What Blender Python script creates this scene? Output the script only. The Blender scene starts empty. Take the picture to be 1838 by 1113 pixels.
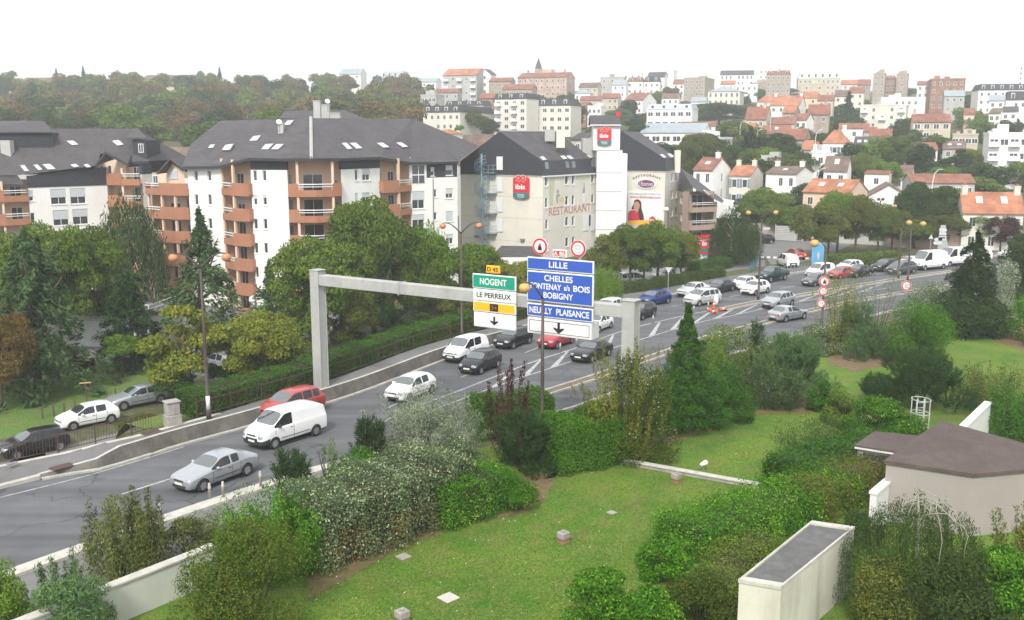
import bpy, bmesh, math, random
import numpy as np
from mathutils import Vector, Matrix
from mathutils.bvhtree import BVHTree
S=bpy.context.scene
COL=S.collection
R=math.radians
# ------------------------------------------------------------------ camera
F, CX, CY, EYE=1750.0, 919.0, 556.5, 17.0
PITCH=math.atan((CY-245)/F)
cd=bpy.data.cameras.new('camera')
cam=bpy.data.objects.new('camera', cd)
COL.objects.link(cam)
cam.location= (0, 0, EYE)
cam.rotation_euler= (math.pi/2-PITCH, 0, 0)
cd.sensor_width=36.0
cd.lens=36.0*F/1838.0
cd.clip_start=0.5
cd.clip_end=6000
S.camera=cam
# ------------------------------------------------------------------ world, sun, exposure
SUN_EL, SUN_AZ=44.0, 193.0
W=bpy.data.worlds.new("World")
S.world=W
W.use_nodes=True
nt=W.node_tree
nt.nodes.clear()
wo=nt.nodes.new('ShaderNodeOutputWorld')
bg=nt.nodes.new('ShaderNodeBackground')
sky=nt.nodes.new('ShaderNodeTexSky')
sky.sky_type='NISHITA'
sky.sun_disc=False
sky.sun_elevation=R(SUN_EL)
sky.sun_rotation=R(SUN_AZ)
sky.air_density=1.0
sky.dust_density=6.0
sky.ozone_density=1.0
hs=nt.nodes.new('ShaderNodeHueSaturation')
hs.inputs['Saturation'].default_value=0.18
cl=nt.nodes.new('ShaderNodeMix')
cl.data_type='RGBA'
cl.inputs[0].default_value=0.75
cl.inputs[7].default_value= (8.7, 8.9, 9.2, 1)
nt.links.new(sky.outputs[0], hs.inputs['Color'])
nt.links.new(hs.outputs[0], cl.inputs[6])
nt.links.new(cl.outputs[2], bg.inputs['Color'])
bg.inputs['Strength'].default_value=0.15
nt.links.new(bg.outputs[0], wo.inputs['Surface'])
sl=bpy.data.lights.new('sun', 'SUN')
sl.energy=3.0
sl.angle=R(9)
sl.color= (1.0, 0.96, 0.9)
sun=bpy.data.objects.new('sun', sl)
COL.objects.link(sun)
sdir=Vector((math.sin(R(SUN_AZ))*math.cos(R(SUN_EL)), math.cos(R(SUN_AZ))*math.cos(R(SUN_EL)), math.sin(R(SUN_EL))))
sun.rotation_euler=sdir.to_track_quat('Z', 'Y').to_euler()
vs=S.view_settings
vs.view_transform='Standard'
try:vs.look='None'
except Exception:pass
vs.exposure=0.2
vs.gamma=1.0
vs.use_curve_mapping=False
S.render.engine='CYCLES'
cy=S.cycles
cy.max_bounces=6
cy.diffuse_bounces=3
cy.glossy_bounces=3
cy.transmission_bounces=3
cy.transparent_max_bounces=8
cy.volume_bounces=1
cy.use_denoising=True
cy.caustics_reflective=False
cy.caustics_refractive=False
# ------------------------------------------------------------------ helpers
rnd=random.Random(7)
def ray(u, v):
 x= (u-CX)/F
 y= -(v-CY)/F
 dy=math.cos(PITCH)+y*math.sin(PITCH)
 dz= -math.sin(PITCH)+y*math.cos(PITCH)
 return x/dy, dz/dy
def gp(u, v, z=0.0):
 a, b=ray(u, v)
 t= (z-EYE)/b
 return Vector((a*t, t, z))
def dp(u, v, d):
 a, b=ray(u, v)
 return Vector((a*d, d, EYE+b*d))
def interp(x, tab):
 if x<=tab[0][0]:return tab[0][1]
 for (x0, y0), (x1, y1) in zip(tab, tab[1:]):
  if x<=x1:return y0+(y1-y0)* (x-x0)/ (x1-x0)
 return tab[-1][1]
def sstep(a, b, x):
 t=min(1, max(0, (x-a)/ (b-a)))
 return t*t* (3-2*t)
def tag(o, label=None, cat=None, group=None, kind=None):
 if label:o['label']=label
 if cat:o['category']=cat
 if group:o['group']=group
 if kind:o['kind']=kind
 return o
def empty(name, loc=(0, 0, 0), rz=0.0, label=None, cat=None, group=None, parent=None):
 o=bpy.data.objects.new(name, None)
 o.empty_display_size=0.3
 COL.objects.link(o)
 o.location=loc
 o.rotation_euler= (0, 0, rz)
 if parent:o.parent=parent
 return tag(o, label, cat, group)
def put(name, me, parent=None, loc=(0, 0, 0), rz=0.0, scale=None):
 o=bpy.data.objects.new(name, me)
 COL.objects.link(o)
 o.location=loc
 o.rotation_euler= (0, 0, rz)
 if scale:o.scale=scale
 if parent:o.parent=parent
 return o
def copy_tree(o, parent=None):
 c=o.copy()
 COL.objects.link(c)
 c.parent=parent
 for ch in o.children:
  copy_tree(ch, c)
 return c
class MB:
 """collects faces, then makes one mesh"""
 def __init__(self):
  self.v, self.f, self.m= [], [], []
 def face(self, pts, mi=0):
  n=len(self.v)
  self.v+=[tuple(p) for p in pts]
  self.f.append(tuple(range(n, n+len(pts))))
  self.m.append(mi)
 def geo(self, vs, fs, mi=0):
  n=len(self.v)
  self.v+=[tuple(p) for p in vs]
  for f in fs:
   self.f.append(tuple(i+n for i in f))
   self.m.append(mi)
 def box(self, x0, x1, y0, y1, z0, z1, mi=0, M=None):
  vs= [Vector((x, y, z)) for z in (z0, z1) for y in (y0, y1) for x in (x0, x1)]
  if M is not None:vs= [M@p for p in vs]
  self.geo(vs, [(0, 2, 3, 1), (4, 5, 7, 6), (0, 1, 5, 4), (1, 3, 7, 5), (3, 2, 6, 7), (2, 0, 4, 6)], mi)
 def prism(self, poly, z0, z1, mi=0):
  """vertical prism over a polygon of (x,y)"""
  n=len(poly)
  a= [(p[0], p[1], z0) for p in poly]
  b= [(p[0], p[1], z1) for p in poly]
  fs= [tuple(range(n, 2*n)), tuple(reversed(range(n)))]
  fs+=[(i, (i+1)%n, n+(i+1)%n, n+i) for i in range(n)]
  self.geo(a+b, fs, mi)
 def plate(self, poly, off, mi=0):
  """polygon of 3-D points pushed along vector off: a solid plate"""
  n=len(poly)
  a= [Vector(p) for p in poly]
  b= [p+off for p in a]
  fs= [tuple(range(n, 2*n)), tuple(reversed(range(n)))]
  fs+=[(i, (i+1)%n, n+(i+1)%n, n+i) for i in range(n)]
  self.geo(a+b, fs, mi)
 def tube(self, pts, rad, n=8, mi=0, cap=True):
  pts= [Vector(p) for p in pts]
  if not isinstance(rad, (list, tuple)):rad= [rad]*len(pts)
  rings= []
  for i, p in enumerate(pts):
   t= (pts[min(i+1, len(pts)-1)]-pts[max(i-1, 0)])
   t=t.normalized() if t.length>1e-9 else Vector((0, 0, 1))
   ref=Vector((1, 0, 0)) if abs(t.x)<0.9 else Vector((0, 1, 0))
   a=t.cross(ref).normalized()
   b=t.cross(a)
   rings.append([p+(a*math.cos(k*2*math.pi/n)+b*math.sin(k*2*math.pi/n))*rad[i] for k in range(n)])
  vs= [q for r in rings for q in r]
  fs= []
  for i in range(len(pts)-1):
   for k in range(n):
    k2= (k+1)%n
    fs.append((i*n+k, i*n+k2, (i+1)*n+k2, (i+1)*n+k))
  if cap:
   fs.append(tuple(reversed(range(n))))
   fs.append(tuple((len(pts)-1)*n+k for k in range(n)))
  self.geo(vs, fs, mi)
 def ball(self, c, r, sz=1.0, nu=16, nv=10, mi=0):
  vs, fs= [], []
  for j in range(nv+1):
   th=math.pi*j/nv
   for i in range(nu):
    ph=2*math.pi*i/nu
    vs.append((c[0]+r*math.sin(th)*math.cos(ph), c[1]+r*math.sin(th)*math.sin(ph), c[2]+r*sz*math.cos(th)))
  for j in range(nv):
   for i in range(nu):
    i2= (i+1)%nu
    fs.append((j*nu+i, (j+1)*nu+i, (j+1)*nu+i2, j*nu+i2))
  self.geo(vs, fs, mi)
 def mesh(self, name, mats, smooth=False, bevel=0.0):
  me=bpy.data.meshes.new(name)
  me.from_pydata(self.v, [], self.f)
  if not isinstance(mats, (list, tuple)):mats= [mats]
  for m in mats:me.materials.append(m)
  me.polygons.foreach_set('material_index', self.m)
  if smooth:me.polygons.foreach_set('use_smooth', [True]*len(self.f))
  bm=bmesh.new()
  bm.from_mesh(me)
  bmesh.ops.remove_doubles(bm, verts=bm.verts, dist=0.0004)
  bmesh.ops.recalc_face_normals(bm, faces=bm.faces)
  if bevel>0:
   es= [e for e in bm.edges if e.is_manifold and e.calc_face_angle(0)>0.5]
   bmesh.ops.bevel(bm, geom=es, offset=bevel, segments=1, affect='EDGES', clamp_overlap=True)
  bm.to_mesh(me)
  bm.free()
  return me
 def build(self, name, mats, parent=None, smooth=False, bevel=0.0, loc=(0, 0, 0), rz=0.0):
  return put(name, self.mesh(name, mats, smooth, bevel), parent, loc, rz)
  # ------------------------------------------------------------------ materials
def new_mat(name):
 m=bpy.data.materials.new(name)
 m.use_nodes=True
 n=m.node_tree
 return m, n, n.nodes['Principled BSDF']
def mat(name, col, rough=0.7, var=0.12, scale=1.5, metal=0.0, bump=0.0, bscale=20.0, spec=0.4, stain=0.0, coat=0.0, streak=False):
 """paint, plaster, metal ... with procedural variation"""
 m, n, b=new_mat(name)
 L=n.links.new
 tc=n.nodes.new('ShaderNodeTexCoord')
 no=n.nodes.new('ShaderNodeTexNoise')
 no.inputs['Scale'].default_value=scale
 no.inputs['Detail'].default_value=6
 no.inputs['Roughness'].default_value=0.65
 if streak:
  mp=n.nodes.new('ShaderNodeMapping')
  mp.inputs['Scale'].default_value= (1, 1, 0.12)
  L(tc.outputs['Object'], mp.inputs[0]);L(mp.outputs[0], no.inputs['Vector'])
 else:
  L(tc.outputs['Object'], no.inputs['Vector'])
 mr=n.nodes.new('ShaderNodeMapRange')
 mr.inputs[1].default_value=0.3;mr.inputs[2].default_value=0.7
 L(no.outputs[0], mr.inputs[0])
 mx=n.nodes.new('ShaderNodeMix');mx.data_type='RGBA'
 lo= [max(0, c* (1-var)) for c in col[:3]]+[1]
 hi= [min(1, c* (1+var)) for c in col[:3]]+[1]
 mx.inputs[6].default_value=lo;mx.inputs[7].default_value=hi
 L(mr.outputs[0], mx.inputs[0])
 out=mx.outputs[2]
 if stain>0:
  n2=n.nodes.new('ShaderNodeTexNoise')
  n2.inputs['Scale'].default_value=scale*0.35
  n2.inputs['Detail'].default_value=8
  mp2=n.nodes.new('ShaderNodeMapping')
  mp2.inputs['Scale'].default_value= (2.2, 2.2, 0.3)
  L(tc.outputs['Object'], mp2.inputs[0]);L(mp2.outputs[0], n2.inputs['Vector'])
  r2=n.nodes.new('ShaderNodeMapRange')
  r2.inputs[1].default_value=0.5;r2.inputs[2].default_value=0.75;r2.inputs[4].default_value=stain
  L(n2.outputs[0], r2.inputs[0])
  m3=n.nodes.new('ShaderNodeMix');m3.data_type='RGBA'
  m3.inputs[7].default_value= (col[0]*0.45, col[1]*0.43, col[2]*0.4, 1)
  L(r2.outputs[0], m3.inputs[0]);L(out, m3.inputs[6])
  out=m3.outputs[2]
 L(out, b.inputs['Base Color'])
 b.inputs['Roughness'].default_value=rough
 b.inputs['Metallic'].default_value=metal
 b.inputs['Specular IOR Level'].default_value=spec
 b.inputs['Coat Weight'].default_value=coat
 b.inputs['Coat Roughness'].default_value=0.05
 if bump>0:
  n4=n.nodes.new('ShaderNodeTexNoise')
  n4.inputs['Scale'].default_value=bscale;n4.inputs['Detail'].default_value=4
  L(tc.outputs['Object'], n4.inputs['Vector'])
  bp=n.nodes.new('ShaderNodeBump')
  bp.inputs['Strength'].default_value=bump;bp.inputs['Distance'].default_value=0.05
  L(n4.outputs[0], bp.inputs['Height']);L(bp.outputs[0], b.inputs['Normal'])
 return m
def mat_tiles(name, col, col2, row=0.34, rough=0.75, var=0.3):
 """roof tiles / slates: courses that follow height, joints by brick pattern on generated coordinates"""
 m, n, b=new_mat(name)
 L=n.links.new
 tc=n.nodes.new('ShaderNodeTexCoord')
 sp=n.nodes.new('ShaderNodeSeparateXYZ');L(tc.outputs['Object'], sp.inputs[0])
 ad=n.nodes.new('ShaderNodeMath');ad.operation='ADD'
 L(sp.outputs[0], ad.inputs[0]);L(sp.outputs[1], ad.inputs[1])
 cb=n.nodes.new('ShaderNodeCombineXYZ');L(ad.outputs[0], cb.inputs[0]);L(sp.outputs[2], cb.inputs[1])
 br=n.nodes.new('ShaderNodeTexBrick')
 br.inputs['Scale'].default_value=1.0
 br.inputs['Brick Width'].default_value=0.36
 br.inputs['Row Height'].default_value=row*0.5
 br.inputs['Mortar Size'].default_value=0.012
 br.inputs['Bias'].default_value=0.0
 br.inputs['Color1'].default_value= (*col, 1)
 br.inputs['Color2'].default_value= (*col2, 1)
 br.inputs['Mortar'].default_value= (col[0]*.55, col[1]*.55, col[2]*.55, 1)
 L(cb.outputs[0], br.inputs['Vector'])
 no=n.nodes.new('ShaderNodeTexNoise');no.inputs['Scale'].default_value=0.5;no.inputs['Detail'].default_value=8
 L(tc.outputs['Object'], no.inputs['Vector'])
 mr=n.nodes.new('ShaderNodeMapRange');mr.inputs[1].default_value=0.3;mr.inputs[2].default_value=0.7
 mr.inputs[3].default_value=1-var;mr.inputs[4].default_value=1+var
 L(no.outputs[0], mr.inputs[0])
 mx=n.nodes.new('ShaderNodeMix');mx.data_type='RGBA';mx.blend_type='MULTIPLY';mx.inputs[0].default_value=1
 L(br.outputs[0], mx.inputs[6]);L(mr.outputs[0], mx.inputs[7])
 L(mx.outputs[2], b.inputs['Base Color'])
 b.inputs['Roughness'].default_value=rough
 b.inputs['Specular IOR Level'].default_value=0.3
 return m
def mat_leaf(name, c1, c2, c3=None, trans=0.28, rough=0.6, ovar=0.22, k=(1.12, 1.27, .74)):
 """leaves: every leaf its own tint, whole plants differ a little"""
 c1, c2, c3= [c and tuple(x*y for x, y in zip(c, k)) for c in (c1, c2, c3)]
 m, n, b=new_mat(name)
 L=n.links.new
 ge=n.nodes.new('ShaderNodeNewGeometry')
 cr=n.nodes.new('ShaderNodeValToRGB')
 e=cr.color_ramp.elements
 e[0].color= (*c1, 1);e[1].color= (*c2, 1);e[1].position=0.8 if c3 else 1.0
 if c3:
  x=e.new(1.0);x.color= (*c3, 1)
 tc=n.nodes.new('ShaderNodeTexCoord')
 no=n.nodes.new('ShaderNodeTexNoise');no.inputs['Scale'].default_value=0.9;no.inputs['Detail'].default_value=3
 L(tc.outputs['Object'], no.inputs['Vector'])
 mm=n.nodes.new('ShaderNodeMath');mm.operation='MULTIPLY_ADD'
 L(no.outputs[0], mm.inputs[0]);mm.inputs[1].default_value=0.9;mm.inputs[2].default_value= -0.45
 ma=n.nodes.new('ShaderNodeMath');ma.operation='ADD';ma.use_clamp=True
 L(ge.outputs['Random Per Island'], ma.inputs[0]);L(mm.outputs[0], ma.inputs[1])
 L(ma.outputs[0], cr.inputs[0])
 oi=n.nodes.new('ShaderNodeObjectInfo')
 mr=n.nodes.new('ShaderNodeMapRange');mr.inputs[3].default_value=1-ovar;mr.inputs[4].default_value=1+ovar
 L(oi.outputs['Random'], mr.inputs[0])
 hv=n.nodes.new('ShaderNodeHueSaturation')
 L(cr.outputs[0], hv.inputs['Color']);L(mr.outputs[0], hv.inputs['Value'])
 L(hv.outputs[0], b.inputs['Base Color'])
 b.inputs['Roughness'].default_value=rough
 b.inputs['Specular IOR Level'].default_value=0.1
 tr=n.nodes.new('ShaderNodeBsdfTranslucent');L(hv.outputs[0], tr.inputs['Color'])
 ms=n.nodes.new('ShaderNodeMixShader');ms.inputs[0].default_value=trans
 L(b.outputs[0], ms.inputs[1]);L(tr.outputs[0], ms.inputs[2])
 L(ms.outputs[0], n.nodes['Material Output'].inputs['Surface'])
 return m
def mat_ground(name, cols, scales=(0.15, 2.5, 30.0), bump=0.4, rough=0.95):
 """three-colour noise mix for grass, soil, asphalt"""
 m, n, b=new_mat(name)
 L=n.links.new
 tc=n.nodes.new('ShaderNodeTexCoord')
 outs= []
 for s in scales:
  no=n.nodes.new('ShaderNodeTexNoise');no.inputs['Scale'].default_value=s;no.inputs['Detail'].default_value=6
  L(tc.outputs['Object'], no.inputs['Vector'])
  mr=n.nodes.new('ShaderNodeMapRange');mr.inputs[1].default_value=0.35;mr.inputs[2].default_value=0.65
  L(no.outputs[0], mr.inputs[0]);outs.append(mr.outputs[0])
 a=n.nodes.new('ShaderNodeMix');a.data_type='RGBA'
 a.inputs[6].default_value= (*cols[0], 1);a.inputs[7].default_value= (*cols[1], 1);L(outs[0], a.inputs[0])
 c=n.nodes.new('ShaderNodeMix');c.data_type='RGBA'
 c.inputs[7].default_value= (*cols[2], 1);L(a.outputs[2], c.inputs[6])
 h=n.nodes.new('ShaderNodeMath');h.operation='MULTIPLY';h.inputs[1].default_value=0.6
 L(outs[1], h.inputs[0]);L(h.outputs[0], c.inputs[0])
 d=n.nodes.new('ShaderNodeMix');d.data_type='RGBA';d.blend_type='MULTIPLY';d.inputs[0].default_value=1.0
 mr2=n.nodes.new('ShaderNodeMapRange');mr2.inputs[3].default_value=0.72;mr2.inputs[4].default_value=1.28
 L(outs[2], mr2.inputs[0]);L(c.outputs[2], d.inputs[6]);L(mr2.outputs[0], d.inputs[7])
 L(d.outputs[2], b.inputs['Base Color'])
 b.inputs['Roughness'].default_value=rough
 b.inputs['Specular IOR Level'].default_value=0.2
 bp=n.nodes.new('ShaderNodeBump');bp.inputs['Strength'].default_value=bump;bp.inputs['Distance'].default_value=0.05
 L(outs[2], bp.inputs['Height']);L(bp.outputs[0], b.inputs['Normal'])
 return m
def mat_glass(name, col=(0.03, 0.04, 0.05), rough=0.08, clear=0.0):
 m, n, b=new_mat(name)
 b.inputs['Base Color'].default_value= (*col, 1)
 b.inputs['Roughness'].default_value=rough
 b.inputs['Specular IOR Level'].default_value=0.7
 L=n.links.new
 tc=n.nodes.new('ShaderNodeTexCoord')
 no=n.nodes.new('ShaderNodeTexNoise');no.inputs['Scale'].default_value=0.7
 L(tc.outputs['Object'], no.inputs['Vector'])
 mx=n.nodes.new('ShaderNodeMix');mx.data_type='RGBA'
 mx.inputs[6].default_value= (*[c*.6 for c in col], 1);mx.inputs[7].default_value= (*[c*1.5 for c in col], 1)
 L(no.outputs[0], mx.inputs[0]);L(mx.outputs[2], b.inputs['Base Color'])
 if clear>0:
  t=n.nodes.new('ShaderNodeBsdfTransparent');t.inputs['Color'].default_value= (0.8, 0.86, 0.84, 1)
  ms=n.nodes.new('ShaderNodeMixShader');ms.inputs[0].default_value=clear
  L(b.outputs[0], ms.inputs[1]);L(t.outputs[0], ms.inputs[2])
  L(ms.outputs[0], n.nodes['Material Output'].inputs['Surface'])
 return m
def mat_emit(name, col, st):
 m, n, b=new_mat(name)
 b.inputs['Base Color'].default_value= (*col, 1)
 b.inputs['Emission Color'].default_value= (*col, 1)
 b.inputs['Emission Strength'].default_value=st
 return m
M= {}
M['asphalt']=mat_ground('asphalt', [(0.115, 0.118, 0.125), (0.138, 0.141, 0.147), (0.096, 0.1, 0.106)], (0.12, 0.6, 60), 0.15, 0.85)
def worn_road(m):
 """tyre-darkened lanes that follow the road, patches and fine cracks"""
 n=m.node_tree;L=n.links.new;b=n.nodes['Principled BSDF']
 src=b.inputs['Base Color'].links[0].from_socket
 tc=n.nodes.new('ShaderNodeTexCoord');mp=n.nodes.new('ShaderNodeMapping')
 mp.inputs['Rotation'].default_value= (0, 0, R(-53));mp.inputs['Scale'].default_value= (.025, .75, 1)
 L(tc.outputs['Object'], mp.inputs[0])
 no=n.nodes.new('ShaderNodeTexNoise');no.inputs['Scale'].default_value=1.0;no.inputs['Detail'].default_value=4;L(mp.outputs[0], no.inputs['Vector'])
 r1=n.nodes.new('ShaderNodeMapRange');r1.inputs[1].default_value=.35;r1.inputs[2].default_value=.65;r1.inputs[3].default_value=.78;r1.inputs[4].default_value=1.14;L(no.outputs[0], r1.inputs[0])
 nw=n.nodes.new('ShaderNodeTexNoise');nw.inputs['Scale'].default_value=.6;L(tc.outputs['Object'], nw.inputs['Vector'])
 ad=n.nodes.new('ShaderNodeVectorMath');ad.operation='MULTIPLY_ADD';ad.inputs[1].default_value= (3, 3, 0);L(nw.outputs['Color'], ad.inputs[0]);L(tc.outputs['Object'], ad.inputs[2])
 vo=n.nodes.new('ShaderNodeTexVoronoi');vo.feature='DISTANCE_TO_EDGE';vo.inputs['Scale'].default_value=.13;L(ad.outputs[0], vo.inputs['Vector'])
 r2=n.nodes.new('ShaderNodeMapRange');r2.inputs[1].default_value=.002;r2.inputs[2].default_value=.008;r2.inputs[3].default_value=.62;r2.inputs[4].default_value=1;L(vo.outputs['Distance'], r2.inputs[0])
 mu=n.nodes.new('ShaderNodeMath');mu.operation='MULTIPLY';L(r1.outputs[0], mu.inputs[0]);L(r2.outputs[0], mu.inputs[1])
 mx=n.nodes.new('ShaderNodeMix');mx.data_type='RGBA';mx.blend_type='MULTIPLY';mx.inputs[0].default_value=1
 L(src, mx.inputs[6]);L(mu.outputs[0], mx.inputs[7]);L(mx.outputs[2], b.inputs['Base Color'])
worn_road(M['asphalt'])
M['asphalt2']=mat_ground('asphalt_pale', [(0.17, 0.168, 0.165), (0.205, 0.2, 0.195), (0.15, 0.148, 0.146)], (0.2, 1.2, 60), 0.15, 0.9)
M['pave']=mat_ground('pavement_concrete', [(0.155, 0.153, 0.152), (0.19, 0.187, 0.183), (0.13, 0.128, 0.126)], (0.25, 1.4, 50), 0.15, 0.9)
M['kerb']=mat('kerb_stone', (0.42, 0.4, 0.36), 0.9, 0.2, 2.5, bump=0.3, stain=0.4)
M['kerbw']=mat('pale_kerb_stone', (0.48, 0.46, 0.41), 0.9, 0.15, 2.5, bump=0.3, stain=0.3)
M['retain']=mat('rough_retaining_concrete', (0.14, 0.13, 0.115), 0.95, 0.3, 1.2, bump=0.9, bscale=9, stain=0.5)
M['paint']=mat('road_paint', (0.4, 0.4, 0.39), 0.8, 0.35, 3.0, stain=0.9)
M['lawn']=mat_ground('lawn_grass', [(0.06, 0.18, 0.016), (0.145, 0.25, 0.028), (0.21, 0.205, 0.06)], (0.25, 0.8, 14), 0.9)
M['turf']=mat_ground('rough_turf', [(0.08, 0.17, 0.03), (0.12, 0.21, 0.04), (0.16, 0.16, 0.06)], (0.1, 0.8, 9), 0.8)
M['ground']=mat_ground('hill_ground', [(0.07, 0.085, 0.035), (0.09, 0.1, 0.045), (0.1, 0.09, 0.06)], (0.02, 0.15, 2), 0.5)
M['soil']=mat_ground('dry_soil', [(0.24, 0.165, 0.09), (0.3, 0.215, 0.125), (0.17, 0.115, 0.065)], (0.5, 3, 25), 0.9)
M['wallw']=mat('white_render', (0.8, 0.79, 0.75), 0.9, 0.05, 0.5, bump=0.1, stain=0.12)
M['wallo']=mat('orange_render', (0.36, 0.165, 0.095), 0.9, 0.1, 0.8, bump=0.1, stain=0.12)
M['peach']=mat('peach_render', (0.7, 0.52, 0.38), 0.9, 0.07, 0.8, bump=0.1)
M['cream']=mat('cream_render', (0.66, 0.63, 0.55), 0.9, 0.07, 0.4, bump=0.1, stain=0.16)
M['slate']=mat_tiles('dark_slate_roof', (0.075, 0.07, 0.074), (0.096, 0.09, 0.093), 0.4, 0.8, 0.12)
M['slatew']=mat('slate_hung_wall', (0.035, 0.036, 0.044), 0.7, 0.2, 2.0, bump=0.2)
M['wallst']=mat('stained_cream_render', (0.56, 0.54, 0.46), 0.95, 0.1, 0.9, bump=0.2, stain=0.75)
M['wallg']=mat('grey_white_render', (0.55, 0.56, 0.5), 0.95, 0.08, 0.6, bump=0.2, stain=0.4)
M['gravel']=mat_ground('grey_gravel', [(.2, .2, .197), (.26, .26, .255), (.15, .15, .148)], (.6, 3, 45), .8)
M['glass']=mat_glass('window_glass', (0.05, 0.055, 0.06))
M['shut']=mat('roller_shutter', (0.5, 0.53, 0.55), 0.6, 0.06, 2.0)
M['frame']=mat('white_window_frame', (0.75, 0.75, 0.74), 0.5, 0.05)
M['dark']=mat('dark_opening', (0.03, 0.028, 0.026), 0.9, 0.2)
M['inside']=mat('loggia_shade_wall', (0.45, 0.33, 0.24), 0.9, 0.1)
M['galv']=mat('galvanised_steel', (0.42, 0.42, 0.4), 0.55, 0.12, 1.5, metal=0.25, stain=0.35)
M['grey']=mat('grey_painted_metal', (0.2, 0.2, 0.21), 0.6, 0.1, 2)
M['brownm']=mat('dark_bronze_metal', (0.06, 0.045, 0.04), 0.5, 0.15, 3)
M['rust']=mat('brown_railing_paint', (0.08, 0.045, 0.035), 0.7, 0.2, 4)
M['globe']=mat('lamp_globe_terracotta', (0.5, 0.21, 0.1), 0.35, 0.08, 4)
M['globey']=mat('lamp_globe_ochre', (0.52, 0.33, 0.1), 0.3, 0.08, 4)
M['white']=mat('white_paint', (0.7, 0.7, 0.69), 0.5, 0.04, 2)
M['red']=mat('sign_red', (0.6, 0.02, 0.03), 0.4, 0.05)
M['blue']=mat('sign_blue', (0.03, 0.09, 0.42), 0.45, 0.06, 0.8)
M['green']=mat('sign_green', (0.0, 0.28, 0.16), 0.45, 0.06, 0.8)
M['yellow']=mat('sign_yellow', (0.8, 0.42, 0.01), 0.45, 0.05)
M['black']=mat('sign_black', (0.012, 0.012, 0.014), 0.5, 0.1)
M['teal']=mat('sign_teal', (0.03, 0.17, 0.19), 0.5, 0.06)
M['bark']=mat('tree_bark', (0.1, 0.075, 0.05), 0.95, 0.3, 4, bump=0.6)
M['birch']=mat('birch_bark', (0.3, 0.28, 0.23), 0.85, 0.3, 6)
M['conc']=mat('weathered_concrete', (0.33, 0.31, 0.28), 0.95, 0.2, 3, bump=0.4, stain=0.5)
# ------------------------------------------------------------------ terrain and road layout
def xy(u, v, z=0.0):
 p=gp(u, v, z)
 return (p.x, p.y)
def catmull(pts, n):
 """n points evenly along a smooth curve through pts"""
 P= [Vector((*p[:2], 0)) for p in pts]
 dense= []
 for i in range(len(P)-1):
  a, b, c, d=P[max(i-1, 0)], P[i], P[i+1], P[min(i+2, len(P)-1)]
  for k in range(24):
   t=k/24
   dense.append(0.5* ((2*b)+(c-a)*t+(2*a-5*b+4*c-d)*t*t+(3*b-a-3*c+d)*t**3))
 dense.append(P[-1])
 acc= [0.0]
 for p, q in zip(dense, dense[1:]):acc.append(acc[-1]+(q-p).length)
 out, j= [], 0
 for k in range(n):
  s=acc[-1]*k/ (n-1)
  while j<len(acc)-2 and acc[j+1]<s:j+=1
  t= (s-acc[j])/max(1e-9, acc[j+1]-acc[j])
  out.append(dense[j].lerp(dense[j+1], t))
 return out
def normals(P):
 out= []
 for i in range(len(P)):
  t= (P[min(i+1, len(P)-1)]-P[max(i-1, 0)]).normalized()
  out.append(Vector((-t.y, t.x, 0)))
 return out
KL=catmull([(-62, 0), (-40, 27), (-25, 45.5), xy(170, 845), xy(330, 797), xy(450, 764), xy(640, 706), xy(792, 648), xy(886, 619), xy(1109, 547), xy(1219, 528), xy(1365, 500), xy(1500, 482), xy(1600, 472), xy(1700, 465), xy(1838, 457), (110, 160), (170, 190)], 220)
KLN=normals(KL)
KR=catmull([(-60, -19), (-38, 11), (-19.9, 36.3), (-12.1, 46.4), (-6, 52.3), (2.3, 58.5), (5.5, 62), (12, 70), (28, 86), (45, 101), (70, 117), (120, 140), (175, 165)], 220)
KRN=normals(KR)
LA=np.array([(p.x, p.y) for p in KL])
LN=np.array([(p.x, p.y) for p in KLN])
RA=np.array([(p.x, p.y) for p in KR])
RN=np.array([(p.x, p.y) for p in KRN])
def side(x, y, A, N):
 """signed distance left of a kerb line, and the index of the nearest point"""
 d= (x-A[:, 0])**2+(y-A[:, 1])**2
 i=int(d.argmin())
 s= (x-A[i, 0])*N[i, 0]+(y-A[i, 1])*N[i, 1]
 return math.copysign(math.sqrt(d[i]), s), i
def walk_h(y):return interp(y, [(44, .12), (47.3, .2), (49.3, .85), (78, .92), (97, .16), (104, .14)])
def walk_w(y):return interp(y, [(40, 4.3), (43.7, 3.75), (46.9, 3.15), (48.3, 2.66), (49.4, 1.6), (50.6, 1.3), (52, 1.15), (54, 1.25), (70, 1.9), (84, 2.0), (98, 3.2), (130, 3.2)])
def hill(y):return interp(y, [(165, 0), (200, 5.5), (250, 12), (350, 18.5), (430, 27), (500, 36), (600, 43), (800, 48), (1700, 50)])
def low(x, y):return -2.4* (1-sstep(-12, 8, x))
def zt(x, y):
 h=hill(y)
 if y<200:
  dl, i=side(x, y, LA, LN)
  w=walk_w(LA[i, 1])
  if dl>w:
   bench=walk_h(LA[i, 1])-0.1
   flat=low(x, y)
   k=sstep(w+0.3, w+1.2, dl) if LA[i, 1]<51 else sstep(w+2.6, w+5.5, dl)
   return bench* (1-k)+flat*k+h
  if dl> -0.2:return -0.12+h*0
  dr, _=side(x, y, RA, RN)
  if dr>0:return -0.12
  if y<150:return -0.02
 return h
def on_ground(u, v, guess=100.0):
 """where the line of sight through (u,v) meets the terrain"""
 a, b=ray(u, v)
 t=25.0
 while t<1500:
  if EYE+b*t<=zt(a*t, t):break
  t*=1.004
 return Vector((a*t, t, zt(a*t, t)))
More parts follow.
